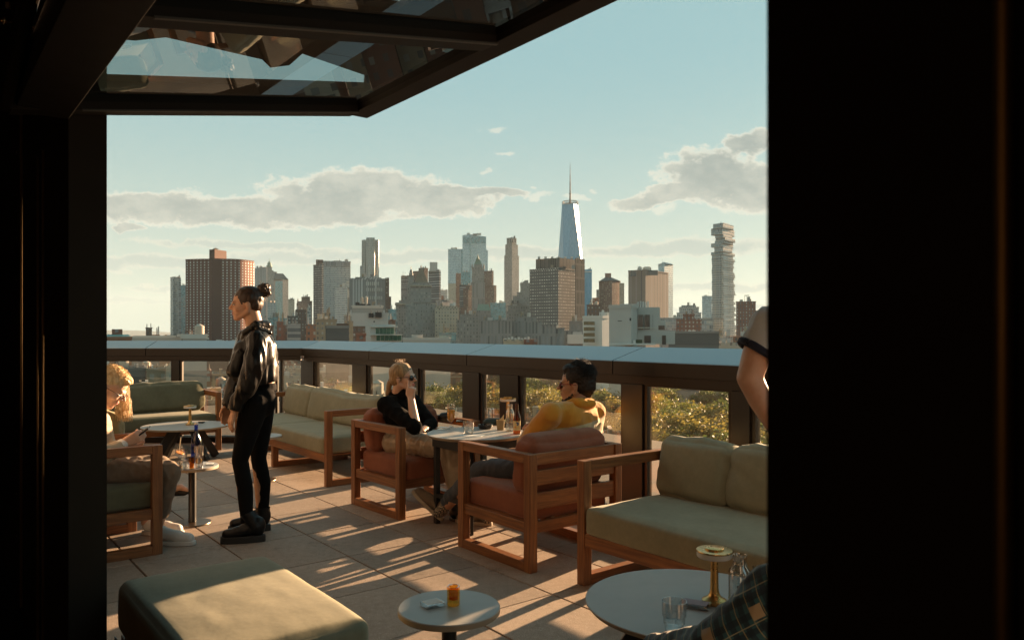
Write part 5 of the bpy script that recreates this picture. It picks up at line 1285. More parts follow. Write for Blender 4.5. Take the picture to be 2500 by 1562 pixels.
def cloth_pile(name, label, px, py, z, size, m, cat, seed):
    root = obj_at(name, label, cat, px, py, z)
    cushion("folds", size, m, root, (0, 0, size[2]/2), puff=.008, rad=size[2]*.45, wrinkle=.012, seed=seed, div=14, seam_=False); return root
cloth_pile("pouch", "dark teal pouch behind the ashtray on the shared table", 1203, 1036, ZF, (.13, .09, .035), fabric("dark_teal_cloth", (.012, .03, .03), (.03, .055, .055)), "pouch", 3.3)
cloth_pile("purse", "small black bag behind the beer glass", 1090, 1027, ZF, (.12, .07, .055), BLACKM, "bag", 5.3)
flatbox("phone", "black phone lying on the shared table behind the tumbler", 1137, 1030, ZF, (.15, .075, .012), R(-5), simple("phone_black", (.012, .012, .013), .2), "phone")
def plant_cup():
    root = obj_at("napkin_cup", "tan ribbed cup holding a napkin beside the carafe on the shared table", "cup", 1222, 1049, ZF)
    b = MB(); prof = [(0, 0), (.024, 0), (.031, .072), (.029, .072), (.023, .006), (0, .006)]; b.lathe(prof, seg=44)
    for v in b.b.verts:
        a = math.atan2(v.co.y, v.co.x); k = 1+.03*math.cos(a*22); v.co.x *= k; v.co.y *= k
    b.build("cup", simple("tan_cup", (.42, .30, .15), .7), root)
    b = MB(); b.f([b.v(p) for p in ((-.005, .01, .05), (.022, .0, .05), (.026, -.004, .115), (.006, .006, .085))]); b.f([b.v(p) for p in ((-.015, -.01, .05), (.012, -.015, .05), (.018, -.012, .10), (-.004, -.01, .078))])
    b.build("napkin", simple("napkin", (.72, .60, .38), .8), root)
plant_cup()
carafe("clear glass carafe of water between the napkin cup and the brown bottle", 1245, 1052, ZF, .192, .030, .74)
def bottle(name, label, px, py, z, r, h, m, neck=.36, lab=None, cap=None, group=None):
    root = obj_at(name, label, "bottle", px, py, z, group)
    P_ = [(0, 0), (r*.95, 0), (r, .004), (r, h*.52), (r*.93, h*.58), (r*neck*1.25, h*.72), (r*neck, h*.82), (r*neck*.95, h*.94), (r*neck*1.08, h*.945), (r*neck*1.08, h*.965), (r*neck, h*.97), (r*neck, h)]
    add_lathe("bottle_wall", P_+[(0, h)], m, root, 36)
    if lab:
        b = MB()
        for k in range(14):
            a0, a1 = -2.7+k*.14*1.15, -2.7+(k+1)*.14*1.15; rr_ = r+.0005
            b.f([b.v((math.cos(a)*rr_, math.sin(a)*rr_, zz)) for a, zz in ((a0, h*.13), (a1, h*.13), (a1, h*.44), (a0, h*.44))])
        b.build("label", lab, root)
        b = MB()
        for a, zz, w, hh in ((-1.5, .38, .014, .010), (-1.25, .35, .010, .014), (-1.45, .31, .010, .006)): b.box((math.cos(a)*(r+.0012), math.sin(a)*(r+.0012), h*zz), (w, .0005, hh), Matrix.Rotation(a+math.pi/2, 3, 'Z') @ Matrix.Rotation(.5, 3, 'Y'))
        b.build("blue_mark", simple("label_blue", (.06, .12, .32), .6), root)
        b = MB(); a = -2.0; b.lathe([(0, 0), (.006, 0), (.006, .0006), (0, .0006)], (math.cos(a)*(r+.0010), math.sin(a)*(r+.0010), h*.24), 16, Matrix.Rotation(a+math.pi/2, 3, 'Z') @ Matrix.Rotation(R(90), 3, 'X'))
        b.build("orange_mark", simple("label_orange", (.75, .30, .04), .6), root)
    if cap: add_lathe("cap", [(0, h), (r*neck*1.15, h-.012), (r*neck*1.15, h+.004), (0, h+.005)], cap, root, 20)
    return root
bottle("beer_bottle", "brown beer bottle with a yellow label in front of the man in yellow", 1262, 1059, ZF, .0268, .208, BROWNG, .42, simple("yellow_label", (.72, .60, .30), .6))
def can_glass():
    root = obj_at("can_glass", "can shaped clear glass with ice at the back of the shared table", "glass", 1194, 1030, ZF)
    add_lathe("glass_wall", [(0, 0), (.026, 0), (.030, .008), (.030, .095), (.025, .108), (.026, .112), (.024, .112), (.023, .106), (.028, .094), (.028, .01), (0, .01)], SHARD, root)
    ice(root, 7, .028, .02, .06)
can_glass()
# crowded little table at left
def stemglass():
    root = obj_at("cocktail_glass", "stemmed glass with an orange slice and a straw on the crowded side table", "glass", 438, 1139, .41)
    r = .031
    add_lathe("glass_wall", [(0, 0), (.030, 0), (.029, .003), (.005, .008), (.0045, .060), (.010, .066), (r, .085), (r*.92, .105), (r*.80, .150), (r*.76, .150), (r*.88, .104), (r*.94, .086), (.008, .069), (0, .068)], CLEAR, root)
    b = MB(); b.lathe([(0, -.002), (.027, -.002), (.029, 0), (.027, .003), (0, .003)], (0.004, 0, .098), 30, Matrix.Rotation(R(22), 3, 'Y')); b.build("orange_slice", simple("orange_peel", (.85, .28, .04), .5), root)
    b = MB(); b.tube([(-.012, 0, .07), (.003, 0, .150), (.010, 0, .205)], .0028, 8); b.build("straw", simple("straw", (.62, .52, .38), .6), root)
    ice(root, 5, .025, .08, .095)
stemglass()
bottle("water_bottle", "tall cobalt blue bottle with a white cap on the crowded side table", 479, 1128, .41, .036, .285, BLUEG, .36, None, simple("white_cap", (.7, .7, .68), .5))
t_ = tumbler("tall clear highball glass with an orange slice beside the blue bottle", 486, 1142, .41, .031, .155, .45, "clear highball glasses"); ice(t_, 6, .028, .02, .07)
b = MB(); b.lathe([(0, 0), (.021, 0), (.021, .003), (0, .003)], (0, -.006, .05), 24, Matrix.Rotation(R(80), 3, 'X')); b.build("orange_slice", simple("orange_flesh", (.80, .42, .10), .5), t_)
tumbler("left rear clear tumbler on the crowded side table", 446, 1130, .41, .033, .10, .4)
t_ = tumbler("front clear tumbler with ice on the crowded side table", 449, 1147, .41, .032, .065, .3); ice(t_, 4, .028, .02, .05)
tumbler("small amber shot glass at the foot of the blue bottle", 468, 1144, .41, .018, .075, .5, "small amber glasses", simple("amber_drink", (.7, .30, .05), .2), m=AMBERG)
tumbler("small clear glass with pinkish drink at the front of the crowded side table", 436, 1147, .41, .024, .06, .5, "small amber glasses", simple("pink_drink", (.72, .42, .28), .2))
flatbox("coaster_stack", "stack of white coasters at the right edge of the crowded side table", 512, 1135, .41, (.06, .055, .010), R(10), ACRYL, "coaster box", PAPER)
flatbox("coaster_stack", "clear coaster box on the side table behind the standing woman", 652, 1062, .41, (.07, .055, .012), R(10), ACRYL, "coaster box", PAPER)
flatbox("ashtray", "small dark dish on the far left round table behind the brass lamp", 490, 1032, ZD, (.07, .07, .012), R(10), BLACKM, "ashtray")
# ================================================================ people
def V(*a): return Vector(a)
def roundcone(b, p0, r0, p1, r1, seg=16, cap=5):
    p0, p1 = Vector(p0), Vector(p1); d = p1-p0; L = d.length
    if L < 1e-5: d = V(0, 0, 1); L = 1e-5
    z = d.normalized(); x = z.orthogonal().normalized(); y = z.cross(x); rings = []
    prof = []
    for k in range(cap): a = -math.pi/2+(math.pi/2)*(k+.35)/cap; prof.append((p0+z*r0*math.sin(a), r0*math.cos(a)))
    for k in range(5): t = k/4; prof.append((p0+d*t, r0+(r1-r0)*t))
    for k in range(cap): a = (math.pi/2)*(k+.65)/cap; prof.append((p1+z*r1*math.sin(a), r1*math.cos(a)))
    for c, r in prof: rings.append([b.verts.new(c+(x*math.cos(2*math.pi*k/seg)+y*math.sin(2*math.pi*k/seg))*r) for k in range(seg)])
    for i in range(len(rings)-1):
        for k in range(seg): b.faces.new([rings[i][k], rings[i][(k+1) % seg], rings[i+1][(k+1) % seg], rings[i+1][k]])
    b.faces.new(rings[0][::-1]); b.faces.new(rings[-1])
def ellip(b, c, r, M=None, seg=20):
    M = M or Matrix.Identity(3); ret = bmesh.ops.create_uvsphere(b, u_segments=seg, v_segments=12, radius=1)
    for v in ret['verts']: v.co = Vector(c)+M@Vector((v.co.x*r[0], v.co.y*r[1], v.co.z*r[2]))
def blob(name, prims, m, parent, voxel=.008, it=6, disp=None, clip=None, factor=.5):
    b = bmesh.new()
    for p in prims:
        if p[0] == 'c': roundcone(b, *p[1:])
        else: ellip(b, *p[1:])
    me = bpy.data.meshes.new("tmp"); b.to_mesh(me); b.free(); o = bpy.data.objects.new("tmp", me); col.objects.link(o)
    r = o.modifiers.new("r", 'REMESH'); r.mode = 'VOXEL'; r.voxel_size = voxel
    if it: s = o.modifiers.new("s", 'SMOOTH'); s.factor = factor; s.iterations = it
    dg = bpy.context.evaluated_depsgraph_get(); me2 = bpy.data.meshes.new_from_object(o.evaluated_get(dg)); bpy.data.objects.remove(o); bpy.data.meshes.remove(me)
    me2.name = name
    if disp or clip:
        bm = bmesh.new(); bm.from_mesh(me2)
        if disp:
            bm.normal_update()
            off = [(v, v.normal.copy()*disp(v.co, v.normal)) for v in bm.verts]
            for v, d in off: v.co += d
        if clip:
            for co, no in clip:
                bmesh.ops.bisect_plane(bm, geom=bm.verts[:]+bm.edges[:]+bm.faces[:], plane_co=co, plane_no=no, clear_outer=True)
        bm.to_mesh(me2); bm.free()
    me2.materials.clear(); me2.materials.append(m)
    for p in me2.polygons: p.use_smooth = True
    q = bpy.data.objects.new(name, me2); col.objects.link(q); q.parent = parent; return q
def folds(amp, sc_=(14, 14, 6), seed=0.0, ridge=.6):
    def f(co, n):
        p = Vector((co.x*sc_[0]+seed, co.y*sc_[1], co.z*sc_[2])); a = noise.noise(p); r = 1-abs(noise.noise(p*1.3+Vector((4, 1, 9))))*2.4
        return amp*((1-ridge)*a*1.6+ridge*(r-.4)+.3*noise.noise(p*2.7))
    return f
def skinm(name, c, c2):
    m, N, o = new_mat(name); tc = N.new('ShaderNodeTexCoord').outputs['Object']; n = N.noise(tc, 22.0, 4, .6)
    cc = N.mix(N.ramp(n, .35, .7), c, c2)
    pbsdf(N, o, cc, .48, 0, bump(N, N.noise(tc, 260.0, 2), .08, .002), Subsurface_Weight=.12, Subsurface_Radius=(.02, .008, .004), Subsurface_Scale=.4); return m
SK1 = skinm("warm_skin", (.52, .27, .155), (.60, .33, .20)); SK2 = skinm("fair_skin", (.60, .35, .24), (.66, .42, .30)); SK3 = skinm("tan_skin", (.42, .22, .13), (.50, .27, .165))
def hairm(name, c, c2, rough=.42):
    m, N, o = new_mat(name); tc = N.new('ShaderNodeTexCoord').outputs['Object']; n = N.noise(N.scale(tc, (60, 60, 16)), 1.0, 4, .6)
    pbsdf(N, o, N.mix(N.ramp(n, .3, .7), c, c2), rough, 0, bump(N, n, .6, .004), Specular_IOR_Level=.4); return m
HBLACK = hairm("black_hair", (.007, .005, .004), (.018, .012, .008), .62); HBROWN = hairm("dark_brown_hair", (.018, .010, .006), (.055, .028, .014)); HBLOND = hairm("blond_hair", (.46, .31, .15), (.72, .54, .30), .5); HDIRTY = hairm("dark_blond_hair", (.20, .12, .055), (.42, .28, .14))
def leather():
    m, N, o = new_mat("black_leather"); tc = N.new('ShaderNodeTexCoord').outputs['Object']
    n = N.noise(tc, 9.0, 4, .6); f = N.noise(tc, 380.0, 2, .6); w = N.noise(N.scale(tc, (16, 16, 5)), 1.0, 4, .6)
    pbsdf(N, o, (.006, .0055, .005), N.m('ADD', N.m('MULTIPLY', n, .2), .20), 0, bump(N, N.m('ADD', N.m('MULTIPLY', w, 1.0), N.m('MULTIPLY', f, .04)), .35, .010), Specular_IOR_Level=.30); return m
LEATHER = leather()
LEG = fabric("black_leggings", (.004, .0038, .0038), (.008, .0075, .007), .9, sheen=0, spec=.12); BOOT = simple("black_boot_leather", (.005, .005, .0055), .38, 0, .2, 12, Specular_IOR_Level=.3)
YEL = fabric("mustard_fleece", (.56, .24, .018), (.70, .33, .035), .95); CRM = fabric("cream_fleece", (.58, .45, .25), (.68, .55, .33), .95); JEAN = fabric("dark_jeans", (.025, .035, .050), (.055, .068, .085))
BLKKNIT = fabric("black_knit", (.004, .0038, .0038), (.008, .0075, .007), 1.0, sheen=.02, spec=.1); SATIN = simple("champagne_satin", (.36, .27, .175), .30, .15, .15, 12, Sheen_Weight=.3)
BEIGE = fabric("beige_knit", (.42, .34, .24), (.52, .43, .31)); TAUPE = fabric("taupe_trousers", (.17, .115, .078), (.23, .165, .115)); WSHOE = simple("white_shoe_leather", (.62, .62, .60), .45, 0, .05, 20)
OLIVE = fabric("olive_jacket", (.17, .14, .06), (.24, .20, .095)); SUEDE = fabric("taupe_suede", (.14, .10, .065), (.20, .15, .10)); TEALP = fabric("teal_trousers", (.012, .03, .04), (.025, .05, .06))
TEE = fabric("grey_cotton", (.56, .62, .66), (.66, .72, .76)); NAVY = simple("navy_rib", (.012, .016, .035), .85)
def plaidm():
    m, N, o = new_mat("blue_plaid_flannel"); tc = N.new('ShaderNodeTexCoord').outputs['Object']
    mp = N.new('ShaderNodeMapping'); mp.inputs['Rotation'].default_value = (R(20), R(28), R(38)); N.l.new(tc, mp.inputs[0]); X, Y, Z = N.sep(mp.outputs[0])
    def band(c, per, w, ph=0.0): return N.m('LESS_THAN', N.m('FRACT', N.m('ADD', N.m('DIVIDE', c, per), ph)), w)
    c = N.mix(0.0, (.028, .095, .11), (.028, .095, .11))
    c = N.mix(N.m('MULTIPLY', band(X, .036, .42), .75), c, (.010, .018, .028)); c = N.mix(N.m('MULTIPLY', band(Z, .036, .42), .75), c, (.010, .018, .028))
    both = N.m('MULTIPLY', band(X, .144, .22, .55), band(Z, .144, .22, .3)); c = N.mix(N.m('MULTIPLY', both, .9), c, (.50, .36, .21))
    c = N.mix(N.m('MULTIPLY', band(X, .036, .06, .25), .7), c, (.42, .34, .16)); c = N.mix(N.m('MULTIPLY', band(Z, .072, .035, .7), .7), c, (.40, .36, .22))
    n = N.noise(tc, 300.0, 2); pbsdf(N, o, c, .95, 0, bump(N, n, .3, .002), Sheen_Weight=.3); return m
PLAID = plaidm()

def basis(f, u):
    f = Vector(f).normalized(); u = Vector(u); r = f.cross(u).normalized(); u = r.cross(f).normalized(); return f, r, u
def head_prims(c, f, u, k=1.0, jaw=1.0, nose=1.0):
    f, r, u = basis(f, u); M = Matrix((f, r, u)).transposed()
    P = lambda a, b_, c_: Vector(c)+M@Vector((a, b_, c_))*k
    S3 = lambda *x: tuple(q*k for q in x)
    L = [('e', P(-.012, 0, .034), S3(.094, .073, .083), M), ('e', P(.030, 0, -.015), S3(.055, .060, .075), M), ('e', P(-.03, 0, -.005), S3(.065, .062, .06), M)]
    for s in (-1, 1):
        L += [('c', P(-.005, s*.050, -.045), .020*k, P(.058, s*.016, -.088), .017*k), ('c', P(.078, s*.034, .022), .009*k, P(.083, s*.012, .020), .010*k), ('e', P(.055, s*.036, -.022), S3(.026, .022, .026), M),
              ('e', P(-.010, s*.074, -.008), S3(.017, .007, .029), M), ('c', P(.098, s*.008, -.024), .0075*k, P(.090, s*.010, -.024), .008*k)]
    L += [('e', P(.066, 0, -.088), S3(.020*jaw, .020, .017), M), ('c', P(.084, 0, .014), .008*k, P(.084+.026*nose, 0, -.018), .0105*k), ('c', P(.083, -.014, -.048), .0085*k, P(.083, .014, -.048), .0085*k), ('c', P(.082, -.011, -.058), .0095*k, P(.082, .011, -.058), .0095*k), ('e', P(.060, 0, -.06), S3(.028, .035, .032), M)]
    return L, P, M
def hand_prims(w, d, nrm, side, curl=.5, k=1.0, spread=1.0, curls=None, thumb=.6):
    """wrist w, d towards the fingers, nrm out of the palm; side +1 puts the thumb on d x nrm"""
    d = Vector(d).normalized(); nrm = Vector(nrm); nrm = (nrm-d*nrm.dot(d)).normalized(); t = d.cross(nrm)*side; L = []
    w = Vector(w)
    def bend(v, a): return v*math.cos(a)+nrm*math.sin(a)
    off = (.028, .0095, -.0095, -.027); ln = (.070, .079, .073, .056)
    for i in range(4):
        kn = w+d*.088*k*(1-.04*abs(i-1))+t*off[i]*k*spread
        L.append(('c', w+t*off[i]*.6*k+d*.015*k, .0165*k, kn, .0125*k))
        a = 0; p = kn; dd = (d+t*off[i]*3.0*(spread-.6)); dd.normalize(); cu = curls[i] if curls else curl*(1+.12*i)
        for j, fr in enumerate((.45, .31, .24)):
            a += cu*(.9, 1.0, .7)[j]; v = bend(dd, a).normalized(); q = p+v*ln[i]*fr*k
            L.append(('c', p, (.0098, .0088, .0080)[j]*k, q, (.0088, .0080, .0068)[j]*k)); p = q
    th0 = w+d*.022*k+t*.024*k+nrm*.006*k; v = (d*.75+t*.75+nrm*.35*thumb).normalized(); th1 = th0+v*.036*k; v2 = (d*.95+t*.25+nrm*.45*thumb).normalized(); th2 = th1+v2*.030*k; th3 = th2+(d+nrm*.5*thumb).normalized()*.024*k
    L += [('c', th0, .014*k, th1, .0115*k), ('c', th1, .011*k, th2, .0098*k), ('c', th2, .0096*k, th3, .008*k), ('e', w+d*.05*k, (.030*k, .030*k, .014*k), Matrix((d, t, nrm)).transposed())]
    return L
def shoe(root, heel, toe, up=V(0, 0, 1), w=.048, h=.082, m=None, solem=None, sole=.028, shaft=None, shaft_r=.052, laces=None, name="shoe"):
    heel, toe = Vector(heel), Vector(toe); d = (toe-heel); L = d.length; d.normalize(); up = (up-d*up.dot(d)).normalized(); r = d.cross(up); M = Matrix((d, r, up)).transposed()
    P = lambda a, b_, c_: heel+M@Vector((a*L, b_, c_))
    pr = [('c', P(.14, 0, sole+.030), .034*w/.046, P(.34, 0, sole+.040), .036*w/.046), ('c', P(.34, 0, sole+.036), .036*w/.046, P(.62, 0, sole+.022), .040*w/.046), ('c', P(.60, .002, sole+.018), .040*w/.046, P(.85, 0, sole+.012), .034*w/.046), ('e', P(.19, 0, sole+h*.60), (.056, .036, h*.62), M), ('c', P(.24, 0, sole+h*.75), .030, P(.50, 0, sole+h*.50), .026)]
    if shaft is not None: pr.append(('c', P(.20, 0, sole+.05), shaft_r*.9, shaft, shaft_r))
    o = blob(name, pr, m, root, .006, 5, disp=folds(.0015, (30, 30, 30)), clip=[(heel+up*(sole*.8), -up)]+([(shaft, (shaft-P(.2, 0, sole)).normalized())] if shaft is not None else []))
    b = bmesh.new(); n = 36; lo, hi = [], []
    for k in range(n):
        a = 2*math.pi*k/n; x = .5+.51*math.cos(a); y = w*math.copysign(abs(math.sin(a))**.75, math.sin(a))*(.86+.20*x-.0)
        lo.append(b.verts.new(P(x, y, .0))); hi.append(b.verts.new(P(.5+(x-.5)*.985, y*.97, sole)))
    for k in range(n): b.faces.new([lo[k], lo[(k+1) % n], hi[(k+1) % n], hi[k]])
    b.faces.new(lo[::-1]); b.faces.new(hi); me = bpy.data.meshes.new("sole"); b.to_mesh(me); b.free(); me.materials.append(solem or m)
    q = bpy.data.objects.new("sole", me); col.objects.link(q); q.parent = o; bv = q.modifiers.new("b", 'BEVEL'); bv.width = .004; bv.segments = 2; bv.limit_method = 'ANGLE'
    if laces:
        bb = MB()
        for k in range(5):
            x = .36+.07*k; z = sole+.072-.011*k; bb.tube([P(x, -.022, z-.006), P(x+.02, 0, z+.004), P(x+.035, .022, z-.006)], .0022, 6)
        bb.build("laces", laces, o)
    return o
def strands(name, m, parent, roots, fn, n, seg=7, r=.0011, seed=1):
    rr = random.Random(seed); b = MB()
    for k in range(n): b.tube(fn(rr, k), [r]*(seg-1)+[r*.3] if False else r, 4, cap=False)
    return b.build(name, m, parent, smooth=True)
def eyes(root, P, M, k=1.0, brow=None, lip=None, lipc=(.42, .12, .09)):
    for s in (-1, 1):
        b = bmesh.new(); ellip(b, P(.0765, s*.030, .003), (.010*k, .013*k, .0065*k), M); me = bpy.data.meshes.new("eye"); b.to_mesh(me); b.free(); me.materials.append(simple("eye_white", (.50, .44, .38), .3))
        o = bpy.data.objects.new("eye", me); col.objects.link(o); o.parent = root
        b = bmesh.new(); ellip(b, P(.0840, s*.031, .003), (.0035*k, .0055*k, .0055*k), M); me = bpy.data.meshes.new("iris"); b.to_mesh(me); b.free(); me.materials.append(simple("iris_brown", (.02, .012, .008), .15)); o2 = bpy.data.objects.new("iris", me); col.objects.link(o2); o2.parent = o
        b = bmesh.new(); roundcone(b, P(.087, s*.016, .0215), .0030*k, P(.081, s*.043, .0225), .0020*k, 8, 3); roundcone(b, P(.0865, s*.018, .0105), .0018*k, P(.079, s*.044, .0085), .0014*k, 8, 3)
        me = bpy.data.meshes.new("eyebrow"); b.to_mesh(me); b.free(); me.materials.append(brow or HBROWN); o3 = bpy.data.objects.new("eyebrow", me); col.objects.link(o3); o3.parent = root
    b = bmesh.new(); roundcone(b, P(.0885, -.016, -.0485), .0040*k, P(.0905, 0, -.0475), .0052*k, 8, 3); roundcone(b, P(.0905, 0, -.0475), .0052*k, P(.0885, .016, -.0485), .0040*k, 8, 3); roundcone(b, P(.0880, -.012, -.0575), .0052*k, P(.0880, .012, -.0575), .0052*k, 8, 3)
    me = bpy.data.meshes.new("lips"); b.to_mesh(me); b.free(); me.materials.append(simple("lip_colour", lipc, .4)); o = bpy.data.objects.new("lips", me); col.objects.link(o); o.parent = root
    for p in me.polygons: p.use_smooth = True
def sunglasses(root, P, m, lensm, temple=True, roundness=1.0):
    b = MB(); f = MB()
    for s in (-1, 1):
        ring = [P(.094-.008*abs(.033*s+.024*math.cos(a))/.05, s*.032+.0255*math.cos(a), .0+.020*math.sin(a)*roundness) for a in [2*math.pi*k/20 for k in range(20)]]
        c = P(.096, s*.031, 0); vs = [b.v(p) for p in ring]; cv = b.v(c)
        for k in range(20): b.f([vs[k], vs[(k+1) % 20], cv])
        f.tube(ring+[ring[0]], .0022, 6, cap=False)
        if temple: f.tube([P(.082, s*.058, .010), P(.04, s*.074, .010), P(-.02, s*.080, .006)], .0026, 6)
    f.tube([P(.097, -.010, .006), P(.099, 0, .008), P(.097, .010, .006)], .0026, 6)
    g = f.build("sunglasses", m, root, smooth=True); b.build("lens", lensm, g); return g
LENS = simple("dark_lens", (.008, .008, .009), .08, 0, .0)
def limb(a, ra, b_, rb, c, rc, d=None, rd=None):
    L = [('c', a, ra, b_, rb), ('c', b_, rb, c, rc)]
    if d is not None: L.append(('c', c, rc, d, rd))
    return L

# ---------------------------------------------------------------- 1 the standing woman
def standing():
    root = thing("person", "standing woman with a dark bun, black leather jacket, leggings and chunky boots", "person", (-1.78, 5.05, 0)); T0 = root.location.copy()
    sub = []
    Hc = Q(601, 745, 5.06); f = V(-.93, -.34, -.04); hp, P, M = head_prims(Hc, f, V(-.04, 0, 1), .97, nose=.80)
    neck = Q(624, 806, 5.08); chest = Q(628, 868, 5.12); waist = Q(638, 935, 5.12); pelv = Q(632, 972, 5.12)
    shN = Q(634, 832, 4.97); shF = Q(604, 826, 5.18); elN = Q(606, 938, 4.90); wrN = Q(572, 1003, 4.93); elF = Q(580, 920, 5.18); wrF = Q(560, 985, 5.12)
    hpN = Q(622, 985, 5.03); hpF = Q(640, 978, 5.19); knN = Q(586, 1122, 5.00); knF = Q(631, 1118, 5.22); anN = Q(603, 1278, 4.97); anF = Q(640, 1262, 5.24)
    midN = Q(598, 1190, 4.99); midF = Q(643, 1180, 5.24)
    body = hp+[('c', P(-.030, 0, -.040), .052, neck, .058), ('c', neck, .060, chest, .09), ('c', chest, .09, waist, .088), ('c', waist, .088, pelv, .085), ('c', shN, .045, shF, .045)]
    body += limb(shN, .045, elN, .036, wrN, .024)+limb(shF, .045, elF, .036, wrF, .024)
    body += limb(hpN, .070, knN, .045, anN, .034)+limb(hpF, .070, knF, .045, anF, .034)
    body += hand_prims(wrN, V(-.30, 0, -.95), V(.75, .6, -.1), -1, .30, .92, spread=1.15)+hand_prims(wrF, V(-.3, 0, -.95), V(.7, -.6, -.1), 1, .35, .92)
    blob("body", body, SK1, root, .0055, 4, factor=.45)
    eyes(root, P, M, .97, HBROWN)
    hc = [('e', P(-.022, 0, .045), (.096, .079, .085), M), ('e', P(-.05, 0, .01), (.062, .070, .066), M), ('c', P(-.075, 0, .04), .045, P(-.103, 0, .085), .034)]
    nb = P(-.145, 0, .10)-P(0, 0, 0)
    def grain(amp): return lambda co, n: amp*noise.noise(Vector((co.x*45, co.y*60, co.z*28)))
    h = blob("hair", hc, HBROWN, root, .006, 3, disp=grain(.004), clip=[(P(.058, 0, .046), (M@V(1, 0, -.62)).normalized())])
    bun = P(-.118, 0, .098)
    blob("hair_bun", [('e', bun+V(0, 0, 0), (.044, .042, .047), M), ('e', bun+M@V(-.016, .012, .02), (.03, .028, .03), M), ('e', bun+M@V(-.012, -.014, -.014), (.03, .028, .03), M)], HBROWN, h, .005, 2, disp=lambda co, n: .010*noise.noise(co*62)+.005*noise.noise(co*130))
    def wis(rr, k):
        a = rr.uniform(0, 6.28); p = bun+Vector((math.cos(a)*.04, rr.uniform(-.03, .03), math.sin(a)*.04)); d = (p-bun).normalized(); c2 = Vector((rr.gauss(0, 1), rr.gauss(0, 1), rr.gauss(0, 1)))*.008
        return [p-d*.01, p+d*.008+c2*.4, p+d*.012+c2*1.4]
    strands("loose_strands", HBROWN, h, None, wis, 90, r=.0006)
    blob("leggings", limb(hpN, .096, Q(606, 1045, 5.01), .076, knN, .053, midN, .052)+[('c', midN, .052, anN, .038)]+limb(hpF, .092, Q(636, 1045, 5.21), .074, knF, .052, midF, .051)+[('c', midF, .051, anF, .038), ('c', Q(638, 948, 5.12), .100, pelv, .115), ('e', Q(641, 980, 5.07), (.090, .080, .105), None), ('e', Q(643, 978, 5.17), (.088, .08, .10), None)], LEG, root, .007, 8, disp=folds(.002, (20, 20, 10)), clip=[(Q(636, 936, 5.1), V(-.05, 0, 1))])
    jp = [('c', neck+V(.0, 0, -.01), .062, chest, .125), ('c', Q(630, 850, 5.10), .120, Q(628, 918, 5.10), .132), ('c', Q(606, 860, 5.08), .095, Q(600, 902, 5.08), .105), ('c', Q(590, 870, 5.02), .055, Q(572, 905, 5.0), .052), ('c', Q(644, 862, 5.12), .088, Q(646, 925, 5.12), .082), ('c', shN, .068, shF, .066), ('c', Q(634, 840, 5.03), .08, Q(634, 870, 5.05), .09)]
    jk = blob("leather_jacket", jp, LEATHER, root, .007, 7, disp=folds(.0075, (17, 17, 3.6), 2.0), clip=[(Q(640, 940, 5.1), V(.26, 0, -1))])
    sl = limb(shN+V(-.01, -.02, 0), .070, Q(622, 885, 4.90), .070, elN, .064, Q(584, 975, 4.93), .050)+[('c', Q(584, 975, 4.93), .050, Q(576, 995, 4.93), .046)]
    blob("near_sleeve", sl, LEATHER, jk, .006, 5, disp=folds(.009, (20, 18, 3.5), 5.0), clip=[(Q(574, 1000, 4.93), V(-.3, 0, -1))])
    blob("far_sleeve", limb(shF, .07, elF, .07, wrF, .045), LEATHER, jk, .008, 5, disp=folds(.010, (15, 15, 6), 7.0))
    cl = [('c', Q(598, 812, 5.03), .022, Q(626, 792, 5.00), .028), ('c', Q(626, 792, 5.00), .028, Q(650, 794, 5.07), .032), ('c', neck, .062, neck+V(0, 0, -.03), .08), ('c', Q(652, 800, 5.07), .024, Q(645, 808, 5.2), .022), ('c', Q(598, 812, 5.03), .018, Q(590, 835, 5.08), .014), ('c', Q(630, 802, 4.99), .016, Q(658, 812, 5.05), .018)]
    blob("collar", cl, LEATHER, jk, .005, 3, disp=folds(.003, (25, 25, 25)))
    b = MB(); q = [Q(556, 868, 5.02), Q(0, 0, 1)]
    bm_ = MB()
    bm_.tube([wrN+V(.028*math.cos(a), .028*math.sin(a), .004*math.sin(a)+.012) for a in [k*math.pi/8 for k in range(17)]], .0016, 6, cap=False); bm_.build("bracelet", BRASS, root)
    for an, heel, toe in ((anN, G(626, 1338), G(534, 1330)), (anF, G(655, 1298), G(562, 1292))):
        heel = V(heel.x, an.y+.005, 0); toe = V(toe.x, an.y-.06, 0)
        d = (toe-heel).normalized(); toe = heel+d*.275
        s_ = shoe(root, heel, toe, m=BOOT, solem=simple("black_rubber", (.012, .012, .012), .6), sole=.044, w=.047, h=.10, shaft=an+V(.004, 0, .07), shaft_r=.050, name="boot")
    root_fix(root, T0)
def root_fix(root, T0):
    """parts were modelled at their place in the world: shift them under the thing's base point"""
    for c in kids(root): c.location = c.location-T0
standing()

